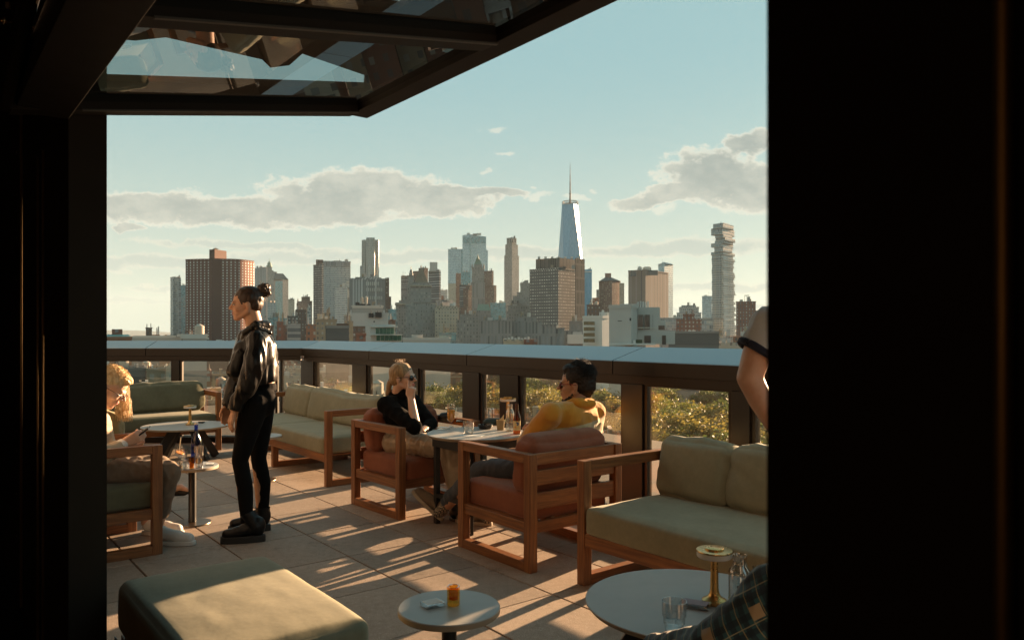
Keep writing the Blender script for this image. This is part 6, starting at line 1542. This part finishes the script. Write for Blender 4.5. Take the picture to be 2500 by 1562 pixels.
# ---------------------------------------------------------------- 2 the man in yellow
def man_yellow():
    root = thing("person", "dark haired man in a mustard fleece seen from behind in an armchair", "person", (.3, 4.75, 0)); T0 = root.location.copy()
    Hc = Q(1404, 940, 4.99); hp, P, M = head_prims(Hc, V(-.97, .22, -.03), V(.06, .0, 1), 1.04)
    neck = Q(1412, 992, 4.97); chest = Q(1392, 1040, 4.97); pelv = V(.20, 4.84, .52); shL = Q(1345, 1012, 4.80); shR = Q(1450, 1006, 5.14)
    elL = Q(1300, 1064, 4.86); wrL = Q(1268, 1098, 5.08); elR = V(.50, 5.25, .70); wrR = V(.22, 5.42, .72)
    hpL = V(.10, 4.80, .50); hpR = V(.28, 4.98, .50); knL = Q(1172, 1150, 5.05); knR = Q(1240, 1140, 5.30); anL = Q(1092, 1232, 5.38); anR = Q(1190, 1262, 5.36)
    body = hp+[('c', P(-.03, 0, -.05), .055, neck, .06), ('c', neck, .065, chest, .14), ('c', chest, .14, pelv, .135), ('c', shL, .05, shR, .05)]+limb(shL, .05, elL, .042, wrL, .028)+limb(shR, .05, elR, .042, wrR, .028)
    body += limb(hpL, .08, knL, .058, anL, .038)+limb(hpR, .08, knR, .058, anR, .038)+hand_prims(wrL, V(-.8, .55, -.1), V(0, 0, -1), -1, .3)+hand_prims(wrR, V(-.9, .2, -.1), V(0, 0, -1), 1, .3)
    body += [('e', P(-.012, .079, -.008), (.017, .008, .031), M)]
    blob("body", body, SK3, root, .006, 4)
    eyes(root, P, M, 1.04, HBLACK)
    blob("beard", [('c', P(-.0, s*.055, -.050), .013, P(.058, s*.022, -.094), .014) for s in (-1, 1)]+[('e', P(.070, 0, -.094), (.020, .024, .018), M)]+[('c', P(.096, -.014, -.037), .005, P(.096, .014, -.037), .005)], HBLACK, root, .004, 2, disp=lambda co, n: .003*noise.noise(co*120))
    h = blob("hair", [('e', P(-.030, 0, .052), (.108, .090, .094), M), ('e', P(-.058, 0, .0), (.078, .080, .078), M), ('c', P(-.065, 0, -.03), .052, P(-.060, 0, -.055), .044), ('e', P(.02, 0, .10), (.06, .065, .038), M)], HBLACK, root, .006, 2,
             disp=lambda co, n: .006*noise.noise(co*42)+.006*noise.noise(co*110), clip=[(P(.062, 0, .05), (M@V(1, 0, -.8)).normalized())])
    def curl(rr, k):
        a = rr.uniform(-2.2, 2.2); e = rr.uniform(.1, 1.5); d = M@V(-math.cos(e)*.55+.25*rr.gauss(0, 1), math.sin(a)*math.cos(e)*.8, math.sin(e)); d.normalize(); p = P(-.03, 0, .045)+Vector((d.x*.100, d.y*.085, d.z*.092)); t = Vector((rr.gauss(0, 1), rr.gauss(0, 1), rr.gauss(0, 1)))*.010
        return [p, p+d*.010+t*.5, p+d*.018+t*.2, p+d*.022-t*.6, p+d*.017-t*1.1]
    strands("curls", HBLACK, h, None, curl, 1500, r=.0009, seed=4)
    sunglasses(root, P, simple("red_brown_frame", (.30, .035, .02), .25), LENS)
    # fleece: mustard above, cream band below on the back
    jp = [('c', neck, .078, chest, .165), ('c', chest, .160, pelv+V(-.01, 0, .02), .150), ('c', shL, .072, shR, .076), ('c', Q(1385, 1022, 4.90), .12, Q(1418, 1022, 5.03), .12), ('c', Q(1390, 1075, 4.92), .12, Q(1420, 1075, 5.04), .12)]+limb(shL, .078, elL, .068, Q(1280, 1080, 4.98), .052)+limb(shR, .076, elR, .066, wrR, .05)+[('c', (shR+elR)/2, .085, chest, .13), ('c', shR, .08, Q(1425, 1060, 5.06), .12)]
    ym, N, o = new_mat("mustard_and_cream_fleece"); tc = N.new('ShaderNodeTexCoord').outputs['Object']; X, Y, Z = N.sep(tc)
    lim = N.m('ADD', .752, N.m('MULTIPLY', N.m('SUBTRACT', X, .30), .13))
    low_ = N.m('LESS_THAN', Z, lim); inb = N.m('GREATER_THAN', X, .165); n = N.noise(tc, 220.0, 3, .7); n2 = N.noise(tc, 12.0, 3)
    yc = N.mix(N.m('ADD', N.m('MULTIPLY', n, .5), N.m('MULTIPLY', n2, .5)), (.50, .20, .012), (.74, .35, .035)); cc = N.mix(n, (.55, .42, .22), (.72, .58, .36))
    pbsdf(N, o, N.mix(N.m('MULTIPLY', low_, inb), yc, cc), .95, 0, bump(N, n, .5, .004), Sheen_Weight=.5)
    jk = blob("fleece_jacket", jp, ym, root, .007, 7, disp=folds(.007, (8, 8, 11), 3.0))
    blob("collar", [('c', Q(1386, 988, 4.91), .030, Q(1412, 984, 4.87), .034), ('c', Q(1412, 984, 4.87), .034, Q(1442, 985, 4.95), .034), ('c', Q(1442, 985, 4.95), .034, Q(1440, 990, 5.08), .032), ('c', Q(1386, 988, 4.91), .028, Q(1372, 996, 5.03), .026)], YEL, jk, .006, 4, disp=folds(.005, (20, 20, 20)))
    blob("jeans", limb(hpL, .095, knL, .070, anL+V(0, 0, .03), .050)+limb(hpR, .095, knR, .070, anR+V(0, 0, .03), .050)+[('c', hpL, .1, hpR, .1)], JEAN, root, .008, 6, disp=folds(.006, (12, 12, 12)))
    for nm, an, heel, toe, up in (("shoe", anL, Q(1078, 1272, 5.42), Q(1006, 1200, 5.55), V(.6, -.1, .75)), ("shoe", anR, V(-.14, 5.36, 0), V(-.40, 5.47, 0), V(0, 0, 1))):
        shoe(root, heel, toe, up, m=SUEDE, solem=simple("pale_rubber", (.36, .30, .22), .7), sole=.026)
    sock, N, o = new_mat("patterned_sock"); tc = N.new('ShaderNodeTexCoord').outputs['Object']; w = N.new('ShaderNodeTexChecker'); w.inputs['Scale'].default_value = 95; N.l.new(tc, w.inputs[0]); w.inputs[1].default_value = (.40, .33, .24, 1); w.inputs[2].default_value = (.03, .028, .03, 1); pbsdf(N, o, w.outputs[0], .9)
    for an, heel in ((anL, Q(1070, 1258, 5.42)), (anR, V(-.17, 5.37, .07))):
        blob("sock", [('c', an+(an-Vector(heel))*.3, .043, Vector(heel)+V(0, 0, .02), .036)], sock, root, .006, 2)
    root_fix(root, T0)
man_yellow()

# ---------------------------------------------------------------- 3 the woman in sunglasses
def woman_black():
    root = thing("person", "blonde woman in black sunglasses and black jumper, cheek resting on her hand", "person", (-.8, 6.0, 0)); T0 = root.location.copy()
    Hc = Q(985, 923, 5.96); f = V(.93, -.34, .05); hp, P, M = head_prims(Hc, f, V(-.08, 0, 1), .97)
    neck = Q(970, 968, 6.02); chest = Q(978, 1012, 6.03); pelv = V(-.86, 6.08, .50); shR = Q(942, 988, 5.86); shL = Q(1008, 980, 6.22)
    elR = Q(1014, 1042, 5.66); wrR = Q(1004, 975, 5.76); elL = Q(1052, 1034, 6.05); wrL = Q(1030, 1054, 5.82)
    hpR = V(-.90, 5.95, .50); hpL = V(-.76, 6.14, .50); knR = Q(1098, 1092, 5.56); knL = Q(1122, 1088, 5.74); anR = Q(1116, 1205, 5.52); anL = Q(1138, 1195, 5.72)
    body = hp+[('c', P(-.035, 0, -.05), .047, neck, .055), ('c', neck, .058, chest, .115), ('c', chest, .115, pelv, .12), ('c', shR, .045, shL, .045)]
    body += limb(shR, .046, elR, .042, wrR, .027)+limb(shL, .046, elL, .04, wrL, .026)+limb(hpR, .085, knR, .055, anR, .036)+limb(hpL, .085, knL, .055, anL, .036)
    body += hand_prims(wrR, V(-.03, .12, 1), V(.35, .95, 0), 1, .9, .92, curls=(.10, 1.25, 1.3, 1.3), thumb=1.0)+hand_prims(wrL, V(-.85, -.45, -.15), V(0, .2, -1), 1, .35, .9)
    blob("body", body, SK2, root, .0055, 4, factor=.45)
    eyes(root, P, M, .97, HDIRTY)
    def gr(co, n): return .004*noise.noise(Vector((co.x*40, co.y*50, co.z*26)))
    h = blob("hair", [('e', P(-.022, 0, .043), (.098, .080, .086), M), ('e', P(-.055, 0, .0), (.062, .070, .064), M), ('c', P(-.10, 0, -.005), .022, P(-.125, 0, -.03), .018), ('c', P(-.125, 0, -.03), .024, P(-.15, .0, -.12), .020), ('c', P(-.15, 0, -.12), .020, P(-.16, .01, -.16), .008)], HDIRTY, root, .0055, 3, disp=gr, clip=[(P(.060, 0, .048), (M@V(1, 0, -.75)).normalized())])
    def wis(rr, k):
        a = rr.uniform(-.5, .5); p = P(-.02+a*.06, rr.uniform(-.04, .04), .125); d = M@V(rr.gauss(0, .5), rr.gauss(0, .4), 1)
        return [p, p+d*.012, p+d*.022+Vector((rr.gauss(0, 1), 0, 0))*.005, p+d*.030+Vector((rr.gauss(0, 1), 0, 0))*.010]
    strands("flyaway_strands", HDIRTY, h, None, wis, 60, r=.0006, seed=8)
    blob("hair_tie", [('e', P(-.118, 0, -.012), (.018, .020, .014), M)], HBROWN, h, .004, 1)
    sunglasses(root, P, simple("tortoise_frame", (.05, .015, .008), .2), LENS)
    jp = [('c', neck+V(0, 0, -.0), .072, chest, .150), ('c', chest, .150, pelv+V(0, 0, .05), .145), ('c', shR, .068, shL, .068)]+limb(shR, .066, (shR+elR)/2, .060, elR+V(-.006, .0, .0), .058)+limb(shL, .062, elL, .052, (elL+wrL)/2, .046)
    jk = blob("black_jumper", jp+[('c', Q(985, 960, 5.97), .045, neck, .06)], BLKKNIT, root, .007, 6, disp=folds(.009, (12, 12, 9), 6.0), clip=[(elR+V(0, 0, .035), V(.75, -.2, .9)) if False else (Q(980, 1090, 6), V(0, 0, -1))])
    blob("satin_trousers", limb(hpR, .105, knR, .080, anR+V(0, 0, .05), .072)+limb(hpL, .105, knL, .080, anL+V(0, 0, .05), .072)+[('c', hpR, .11, hpL, .11)], SATIN, root, .007, 6, disp=folds(.010, (12, 12, 7), 1.0))
    for an in (anR, anL): shoe(root, V(an.x-.05, an.y+.03, 0), V(an.x+.13, an.y-.14, 0), m=BLACKM, sole=.02)
    bm_ = MB()
    c = wrL+V(.02, .012, .004)
    for q in (0, .012): bm_.tube([c+V(q, 0, 0)+(V(.0, .032, 0)*math.cos(a)+V(.008, 0, .032)*math.sin(a)) for a in [k*math.pi/8 for k in range(17)]], .0020, 6, cap=False)
    bm_.build("bracelet", BRASS, root)
    root_fix(root, T0)
woman_black()

# ---------------------------------------------------------------- 4 the man in the beige sweater
def man_beige():
    root = thing("person", "blond man with glasses in a beige sweater, bent over his phone at the left edge", "person", (-2.6, 4.75, 0)); T0 = root.location.copy()
    Hc = Q(268, 946, 4.72); hp, P, M = head_prims(Hc, V(.78, .20, -.58), V(.5, .1, .85), 1.03)
    neck = Q(222, 985, 4.74); chest = Q(205, 1045, 4.74); pelv = V(-2.74, 4.74, .50); shR = Q(216, 1022, 4.56); shL = Q(228, 1008, 4.95)
    elR = Q(238, 1118, 4.52); wrR = Q(302, 1082, 4.70); elL = Q(265, 1100, 5.02); wrL = Q(318, 1085, 4.86)
    hpR = V(-2.66, 4.66, .50); hpL = V(-2.76, 4.86, .50); knR = Q(412, 1152, 4.84); knL = Q(392, 1138, 5.10); anR = Q(384, 1284, 4.90); anL = Q(358, 1272, 5.14)
    body = hp+[('c', P(-.035, 0, -.05), .055, neck, .062), ('c', neck, .065, chest, .13), ('c', chest, .13, pelv, .13), ('c', shR, .05, shL, .05)]+limb(shR, .05, elR, .04, wrR, .028)+limb(shL, .05, elL, .04, wrL, .028)+limb(hpR, .085, knR, .058, anR, .037)+limb(hpL, .085, knL, .058, anL, .037)
    body += hand_prims(wrR, V(.80, .25, .42), V(.1, .75, .35), -1, .62, 1.0, thumb=.8)+hand_prims(wrL, V(.75, -.1, .30), V(.1, -.8, .5), 1, .65, 1.0, thumb=.8)
    blob("body", body, SK2, root, .0055, 4, factor=.45)
    eyes(root, P, M, 1.03, HBLOND)
    h = blob("hair", [('e', P(-.020, 0, .048), (.100, .080, .088), M), ('e', P(-.06, 0, .0), (.056, .068, .062), M), ('e', P(.04, 0, .088), (.05, .05, .035), M)], HBLOND, root, .0055, 3, disp=lambda co, n: .006*noise.noise(co*60)+.003*noise.noise(co*120), clip=[(P(.070, 0, .058), (M@V(1, 0, -.62)).normalized())])
    def tuft(rr, k):
        d = M@V(rr.uniform(-.6, 1), rr.uniform(-.8, .8), rr.uniform(.3, 1)); d.normalize(); l = M.transposed()@d; p = P(-.02+l.x*.098, l.y*.078, .048+l.z*.086); t = M@V(.6, rr.gauss(0, .5), .2)
        return [p, p+d*.004+t*.007, p+d*.003+t*.016]
    strands("tufts", HBLOND, h, None, tuft, 500, r=.0008, seed=3)
    g = MB()
    for s in (-1, 1):
        ring = [P(.100, s*.032+.023*math.cos(a), .0+.018*math.sin(a)) for a in [2*math.pi*k/18 for k in range(19)]]; g.tube(ring, .0017, 6, cap=False); g.tube([P(.096, s*.056, .006), P(.03, s*.076, .008), P(-.02, s*.080, .004)], .002, 6)
    g.tube([P(.100, -.009, .004), P(.102, .009, .004)], .0018, 6); g.build("glasses", simple("tortoise_thin", (.06, .025, .012), .3), root, smooth=True)
    blob("beige_sweater", [('c', neck+V(-.01, 0, 0), .072, chest, .155), ('c', chest, .155, pelv+V(.02, 0, .06), .15), ('c', shR, .068, shL, .068)]+limb(shR, .072, elR, .060, Q(285, 1095, 4.66), .048)+limb(shL, .072, elL, .06, Q(300, 1092, 4.9), .046), BEIGE, root, .007, 6, disp=folds(.010, (11, 11, 9), 1.5))
    blob("shirt_cuff", [('c', Q(286, 1094, 4.665), .042, Q(297, 1086, 4.69), .038)], simple("white_cotton", (.75, .75, .73), .8), root, .005, 2)
    blob("trousers", limb(hpR, .10, knR, .072, Q(396, 1225, 4.88), .060)+limb(hpL, .10, knL, .072, Q(372, 1215, 5.13), .058)+[('c', hpR, .11, hpL, .11), ('c', Q(396, 1225, 4.88), .060, Q(392, 1248, 4.89), .058)], TAUPE, root, .007, 6, disp=folds(.008, (14, 14, 10), 4.0), clip=[(Q(390, 1262, 4.9), V(0, 0, -1))])
    for an, heel, toe in ((anR, G(362, 1332), G(468, 1330)), (anL, G(342, 1306), G(440, 1300))):
        heel = V(heel.x, an.y, 0); toe = heel+V(.97, -.05, 0).normalized()*.285
        shoe(root, heel, toe, m=WSHOE, solem=WSHOE, sole=.026, laces=simple("white_lace", (.7, .7, .68), .8), name="sneaker")
    root_fix(root, T0)
    ph = thing("phone", "phone held in the hands of the man in the beige sweater", "phone", Q(352, 1052, 4.80), R(20)); b = MB(); b.box((0, 0, 0), (.075, .15, .009), Matrix.Rotation(R(-38), 3, 'Y')); s_ = b.build("case", simple("phone_black", (.012, .012, .013), .2), ph, bevel=.003)
    b = MB(); b.box(Matrix.Rotation(R(-38), 3, 'Y')@V(0, 0, .0052), (.068, .14, .0008), Matrix.Rotation(R(-38), 3, 'Y')); b.build("screen", simple("phone_screen", (.10, .05, .02), .1), ph)
man_beige()

# ---------------------------------------------------------------- 5 the blonde woman behind him
def woman_olive():
    root = thing("person", "woman with long wavy blonde hair mostly hidden behind the man in beige", "person", (-3.0, 5.55, 0)); T0 = root.location.copy()
    Hc = Q(262, 958, 5.45); hp, P, M = head_prims(Hc, V(.85, .0, -.45), V(.4, 0, .9), .97)
    neck = Q(240, 1005, 5.48); chest = Q(250, 1050, 5.5); pelv = V(-3.10, 5.55, .5); shR = Q(262, 1030, 5.32); shL = Q(250, 1022, 5.68); elR = Q(278, 1085, 5.32); wrR = Q(318, 1100, 5.42); elL = Q(280, 1085, 5.7); wrL = Q(322, 1098, 5.6)
    hpR = V(-3.0, 5.48, .5); hpL = V(-3.12, 5.65, .5); knR = Q(372, 1118, 5.62); knL = Q(350, 1120, 5.85); anR = Q(414, 1196, 5.72); anL = Q(352, 1215, 5.9)
    body = hp+[('c', P(-.03, 0, -.05), .047, neck, .055), ('c', neck, .058, chest, .12), ('c', chest, .12, pelv, .12), ('c', shR, .045, shL, .045)]+limb(shR, .045, elR, .038, wrR, .025)+limb(shL, .045, elL, .038, wrL, .025)+limb(hpR, .08, knR, .054, anR, .034)+limb(hpL, .08, knL, .054, anL, .034)+hand_prims(wrR, V(.9, 0, -.1), V(0, 0, -1), 1, .4, .9)+hand_prims(wrL, V(.9, 0, -.1), V(0, 0, -1), -1, .4, .9)
    body += [('c', anR, .030, Q(440, 1188, 5.72), .026), ('c', Q(440, 1188, 5.72), .026, Q(462, 1198, 5.72), .016)]
    blob("body", body, SK2, root, .006, 4); eyes(root, P, M, .97, HDIRTY)
    h = blob("hair", [('e', P(-.020, 0, .045), (.103, .088, .090), M), ('e', P(-.05, 0, -.02), (.07, .085, .09), M), ('c', Q(300, 962, 5.36), .026, Q(306, 995, 5.34), .020), ('c', Q(306, 995, 5.34), .020, Q(311, 1012, 5.33), .008)], HBLOND, root, .006, 2, disp=lambda co, n: .008*noise.noise(Vector((co.x*30, co.y*30, co.z*14))), clip=[(P(.075, 0, .04), (M@V(1, 0, -.3)).normalized())])
    def lock(rr, k):
        x = rr.uniform(286, 314); y0 = rr.uniform(930, 965); Y = rr.uniform(5.28, 5.42); w = rr.uniform(-6, 10); ph = rr.uniform(0, 6)
        return [Q(x+w*t+3*math.sin(ph+t*5), y0+(rr.uniform(1005, 1030)-y0)*t, Y) for t in (0, .2, .4, .6, .8, 1)]
    strands("locks", HBLOND, h, None, lock, 260, r=.0014, seed=6)
    blob("olive_jacket", [('c', neck, .07, chest, .15), ('c', chest, .15, pelv+V(.05, 0, .06), .15), ('c', shR, .068, shL, .068)]+limb(shR, .072, elR, .062, wrR, .045)+limb(shL, .07, elL, .06, wrL, .045), OLIVE, root, .008, 6, disp=folds(.012, (10, 10, 8), 2.5))
    blob("trousers", limb(hpR, .095, knR, .070, anR+(knR-anR)*.2, .055)+limb(hpL, .095, knL, .07, anL, .05), TEALP, root, .008, 6, disp=folds(.007, (12, 12, 9)))
    blob("flat_shoe", [('c', Q(424, 1203, 5.72), .024, Q(448, 1203, 5.72), .022), ('c', Q(448, 1203, 5.72), .022, Q(473, 1196, 5.72), .010)], BLACKM, root, .005, 3, clip=[(Q(440, 1194, 5.72), V(-.15, 0, 1))])
    shoe(root, V(anL.x-.05, anL.y, 0), V(anL.x+.17, anL.y, 0), m=BLACKM, sole=.012)
    root_fix(root, T0)
woman_olive()

# ---------------------------------------------------------------- 6 plaid sleeve, 7 bare arm: both mostly behind the right jamb
def plaid_person():
    root = thing("person", "person in a blue plaid flannel shirt at bottom right, mostly hidden by the jamb", "person", (.95, 1.9, 0)); T0 = root.location.copy()
    neck = V(.98, 1.86, .93); chest = V(.97, 1.82, .72); pelv = V(.98, 1.75, .47); Hc = V(.93, 1.92, 1.08); hp, P, M = head_prims(Hc, V(-.6, .8, -.1), V(0, 0, 1), 1.02)
    shL = Q(1905, 1455, 1.95); shR = V(1.13, 2.0, .85); elL = Q(1745, 1600, 1.98); wrL = V(.42, 2.25, .42); elR = V(1.2, 2.2, .6); wrR = V(1.0, 2.4, .5)
    hpL = V(.88, 1.78, .47); hpR = V(1.08, 1.84, .47); knL = V(.62, 2.12, .50); knR = V(.88, 2.25, .5); anL = V(.62, 2.12, .08); anR = V(.88, 2.25, .08)
    body = hp+[('c', P(-.03, 0, -.05), .052, neck, .06), ('c', neck, .06, chest, .13), ('c', chest, .13, pelv, .13), ('c', shL, .05, shR, .05)]+limb(shL, .05, elL, .042, wrL, .028)+limb(shR, .05, elR, .042, wrR, .028)+limb(hpL, .085, knL, .058, anL, .038)+limb(hpR, .085, knR, .058, anR, .038)+hand_prims(wrL, V(-.5, .5, -.4), V(0, 0, -1), -1, .5)+hand_prims(wrR, V(-.6, .5, -.3), V(0, 0, -1), 1, .5)
    blob("body", body, SK3, root, .007, 4); eyes(root, P, M, 1.02, HBROWN)
    blob("hair", [('e', P(-.022, 0, .045), (.10, .082, .088), M), ('e', P(-.055, 0, 0), (.06, .07, .065), M)], HBROWN, root, .007, 3, disp=lambda co, n: .006*noise.noise(co*50), clip=[(P(.06, 0, .05), (M@V(1, 0, -.7)).normalized())])
    blob("plaid_shirt", [('c', neck, .075, chest, .16), ('c', chest, .16, pelv+V(0, 0, .03), .155), ('c', shL, .082, shR, .075)]+limb(shL, .086, elL, .078, (elL+wrL)/2, .06, wrL, .045)+limb(shR, .078, elR, .062, wrR, .045), PLAID, root, .006, 6, disp=folds(.008, (12, 12, 12), 3.0))
    blob("jeans", limb(hpL, .10, knL, .072, anL, .055)+limb(hpR, .10, knR, .072, anR, .055)+[('c', hpL, .11, hpR, .11)], JEAN, root, .010, 5)
    for an in (anL, anR): shoe(root, V(an.x+.03, an.y-.05, 0), V(an.x-.10, an.y+.20, 0), m=BLACKM, sole=.02)
    root_fix(root, T0)
plaid_person()
def tee_person():
    root = thing("person", "standing person in a T-shirt whose bare bent arm shows at the right jamb", "person", (1.12, 2.62, 0)); T0 = root.location.copy()
    Hc = V(1.12, 2.62, 1.66); hp, P, M = head_prims(Hc, V(.6, .8, 0), V(0, 0, 1), 1.02); neck = V(1.12, 2.60, 1.50); chest = V(1.12, 2.58, 1.28); pelv = V(1.14, 2.56, .95)
    shL = Q(1888, 800, 2.55); shR = V(1.28, 2.40, 1.42); elL = Q(1830, 922, 2.55); wrL = Q(1905, 1062, 2.50); elR = V(1.42, 2.40, 1.14); wrR = V(1.32, 2.5, .95)
    hpL = V(1.06, 2.60, .92); hpR = V(1.22, 2.50, .92); knL = V(1.07, 2.62, .50); knR = V(1.24, 2.52, .5); anL = V(1.07, 2.6, .09); anR = V(1.25, 2.48, .09)
    body = hp+[('c', P(-.03, 0, -.05), .055, neck, .06), ('c', neck, .06, chest, .14), ('c', chest, .14, pelv, .13), ('c', shL, .055, shR, .05), ('c', shL, .052, Q(1848, 862, 2.55), .048), ('c', Q(1848, 862, 2.55), .048, elL, .042), ('e', Q(1822, 924, 2.55), (.030, .030, .034), None), ('c', elL, .043, Q(1856, 975, 2.54), .040), ('c', Q(1856, 975, 2.54), .040, wrL, .028)]+limb(shR, .05, elR, .042, wrR, .028)
    body += limb(hpL, .085, knL, .058, anL, .038)+limb(hpR, .085, knR, .058, anR, .038)+hand_prims(wrL, V(.5, -.1, -.85), V(.5, .6, .2), -1, .8)+hand_prims(wrR, V(-.5, .5, -.5), V(-.5, .3, .2), 1, .8)
    blob("body", body, SK2, root, .006, 5); eyes(root, P, M, 1.02, HBROWN)
    blob("hair", [('e', P(-.022, 0, .045), (.10, .082, .088), M), ('e', P(-.055, 0, 0), (.06, .07, .065), M)], HBROWN, root, .007, 3, clip=[(P(.06, 0, .05), (M@V(1, 0, -.7)).normalized())])
    a0 = Q(1852, 852, 2.55); dd = (Q(1848, 862, 2.55)-shL).normalized()
    t = blob("t_shirt", [('c', neck, .075, chest, .155), ('c', chest, .155, pelv, .15), ('c', shL, .078, shR, .07), ('c', shL, .078, Q(1846, 866, 2.55), .068), ('c', shR, .07, (shR+elR)/2, .062)], TEE, root, .006, 6, disp=folds(.006, (14, 14, 10), 1.0), clip=[(Q(1848, 862, 2.55), dd)])
    b = MB()
    for off, rr_ in ((-.004, .0655), (-.010, .066)):
        c = Q(1848, 862, 2.55)+dd*off; x = dd.orthogonal().normalized(); y = dd.cross(x); b.tube([c+(x*math.cos(a)+y*math.sin(a))*rr_ for a in [k*math.pi/12 for k in range(25)]], .0105, 8, cap=False)
    b.build("navy_sleeve_trim", NAVY, t, smooth=True)
    blob("jeans", limb(hpL, .10, knL, .072, anL, .055)+limb(hpR, .10, knR, .072, anR, .055)+[('c', hpL, .11, hpR, .11), ('c', pelv, .13, pelv+V(0, 0, -.05), .12)], JEAN, root, .010, 5)
    for an in (anL, anR): shoe(root, V(an.x-.03, an.y-.05, 0), V(an.x+.10, an.y+.20, 0), m=BLACKM, sole=.02)
    root_fix(root, T0)
tee_person()
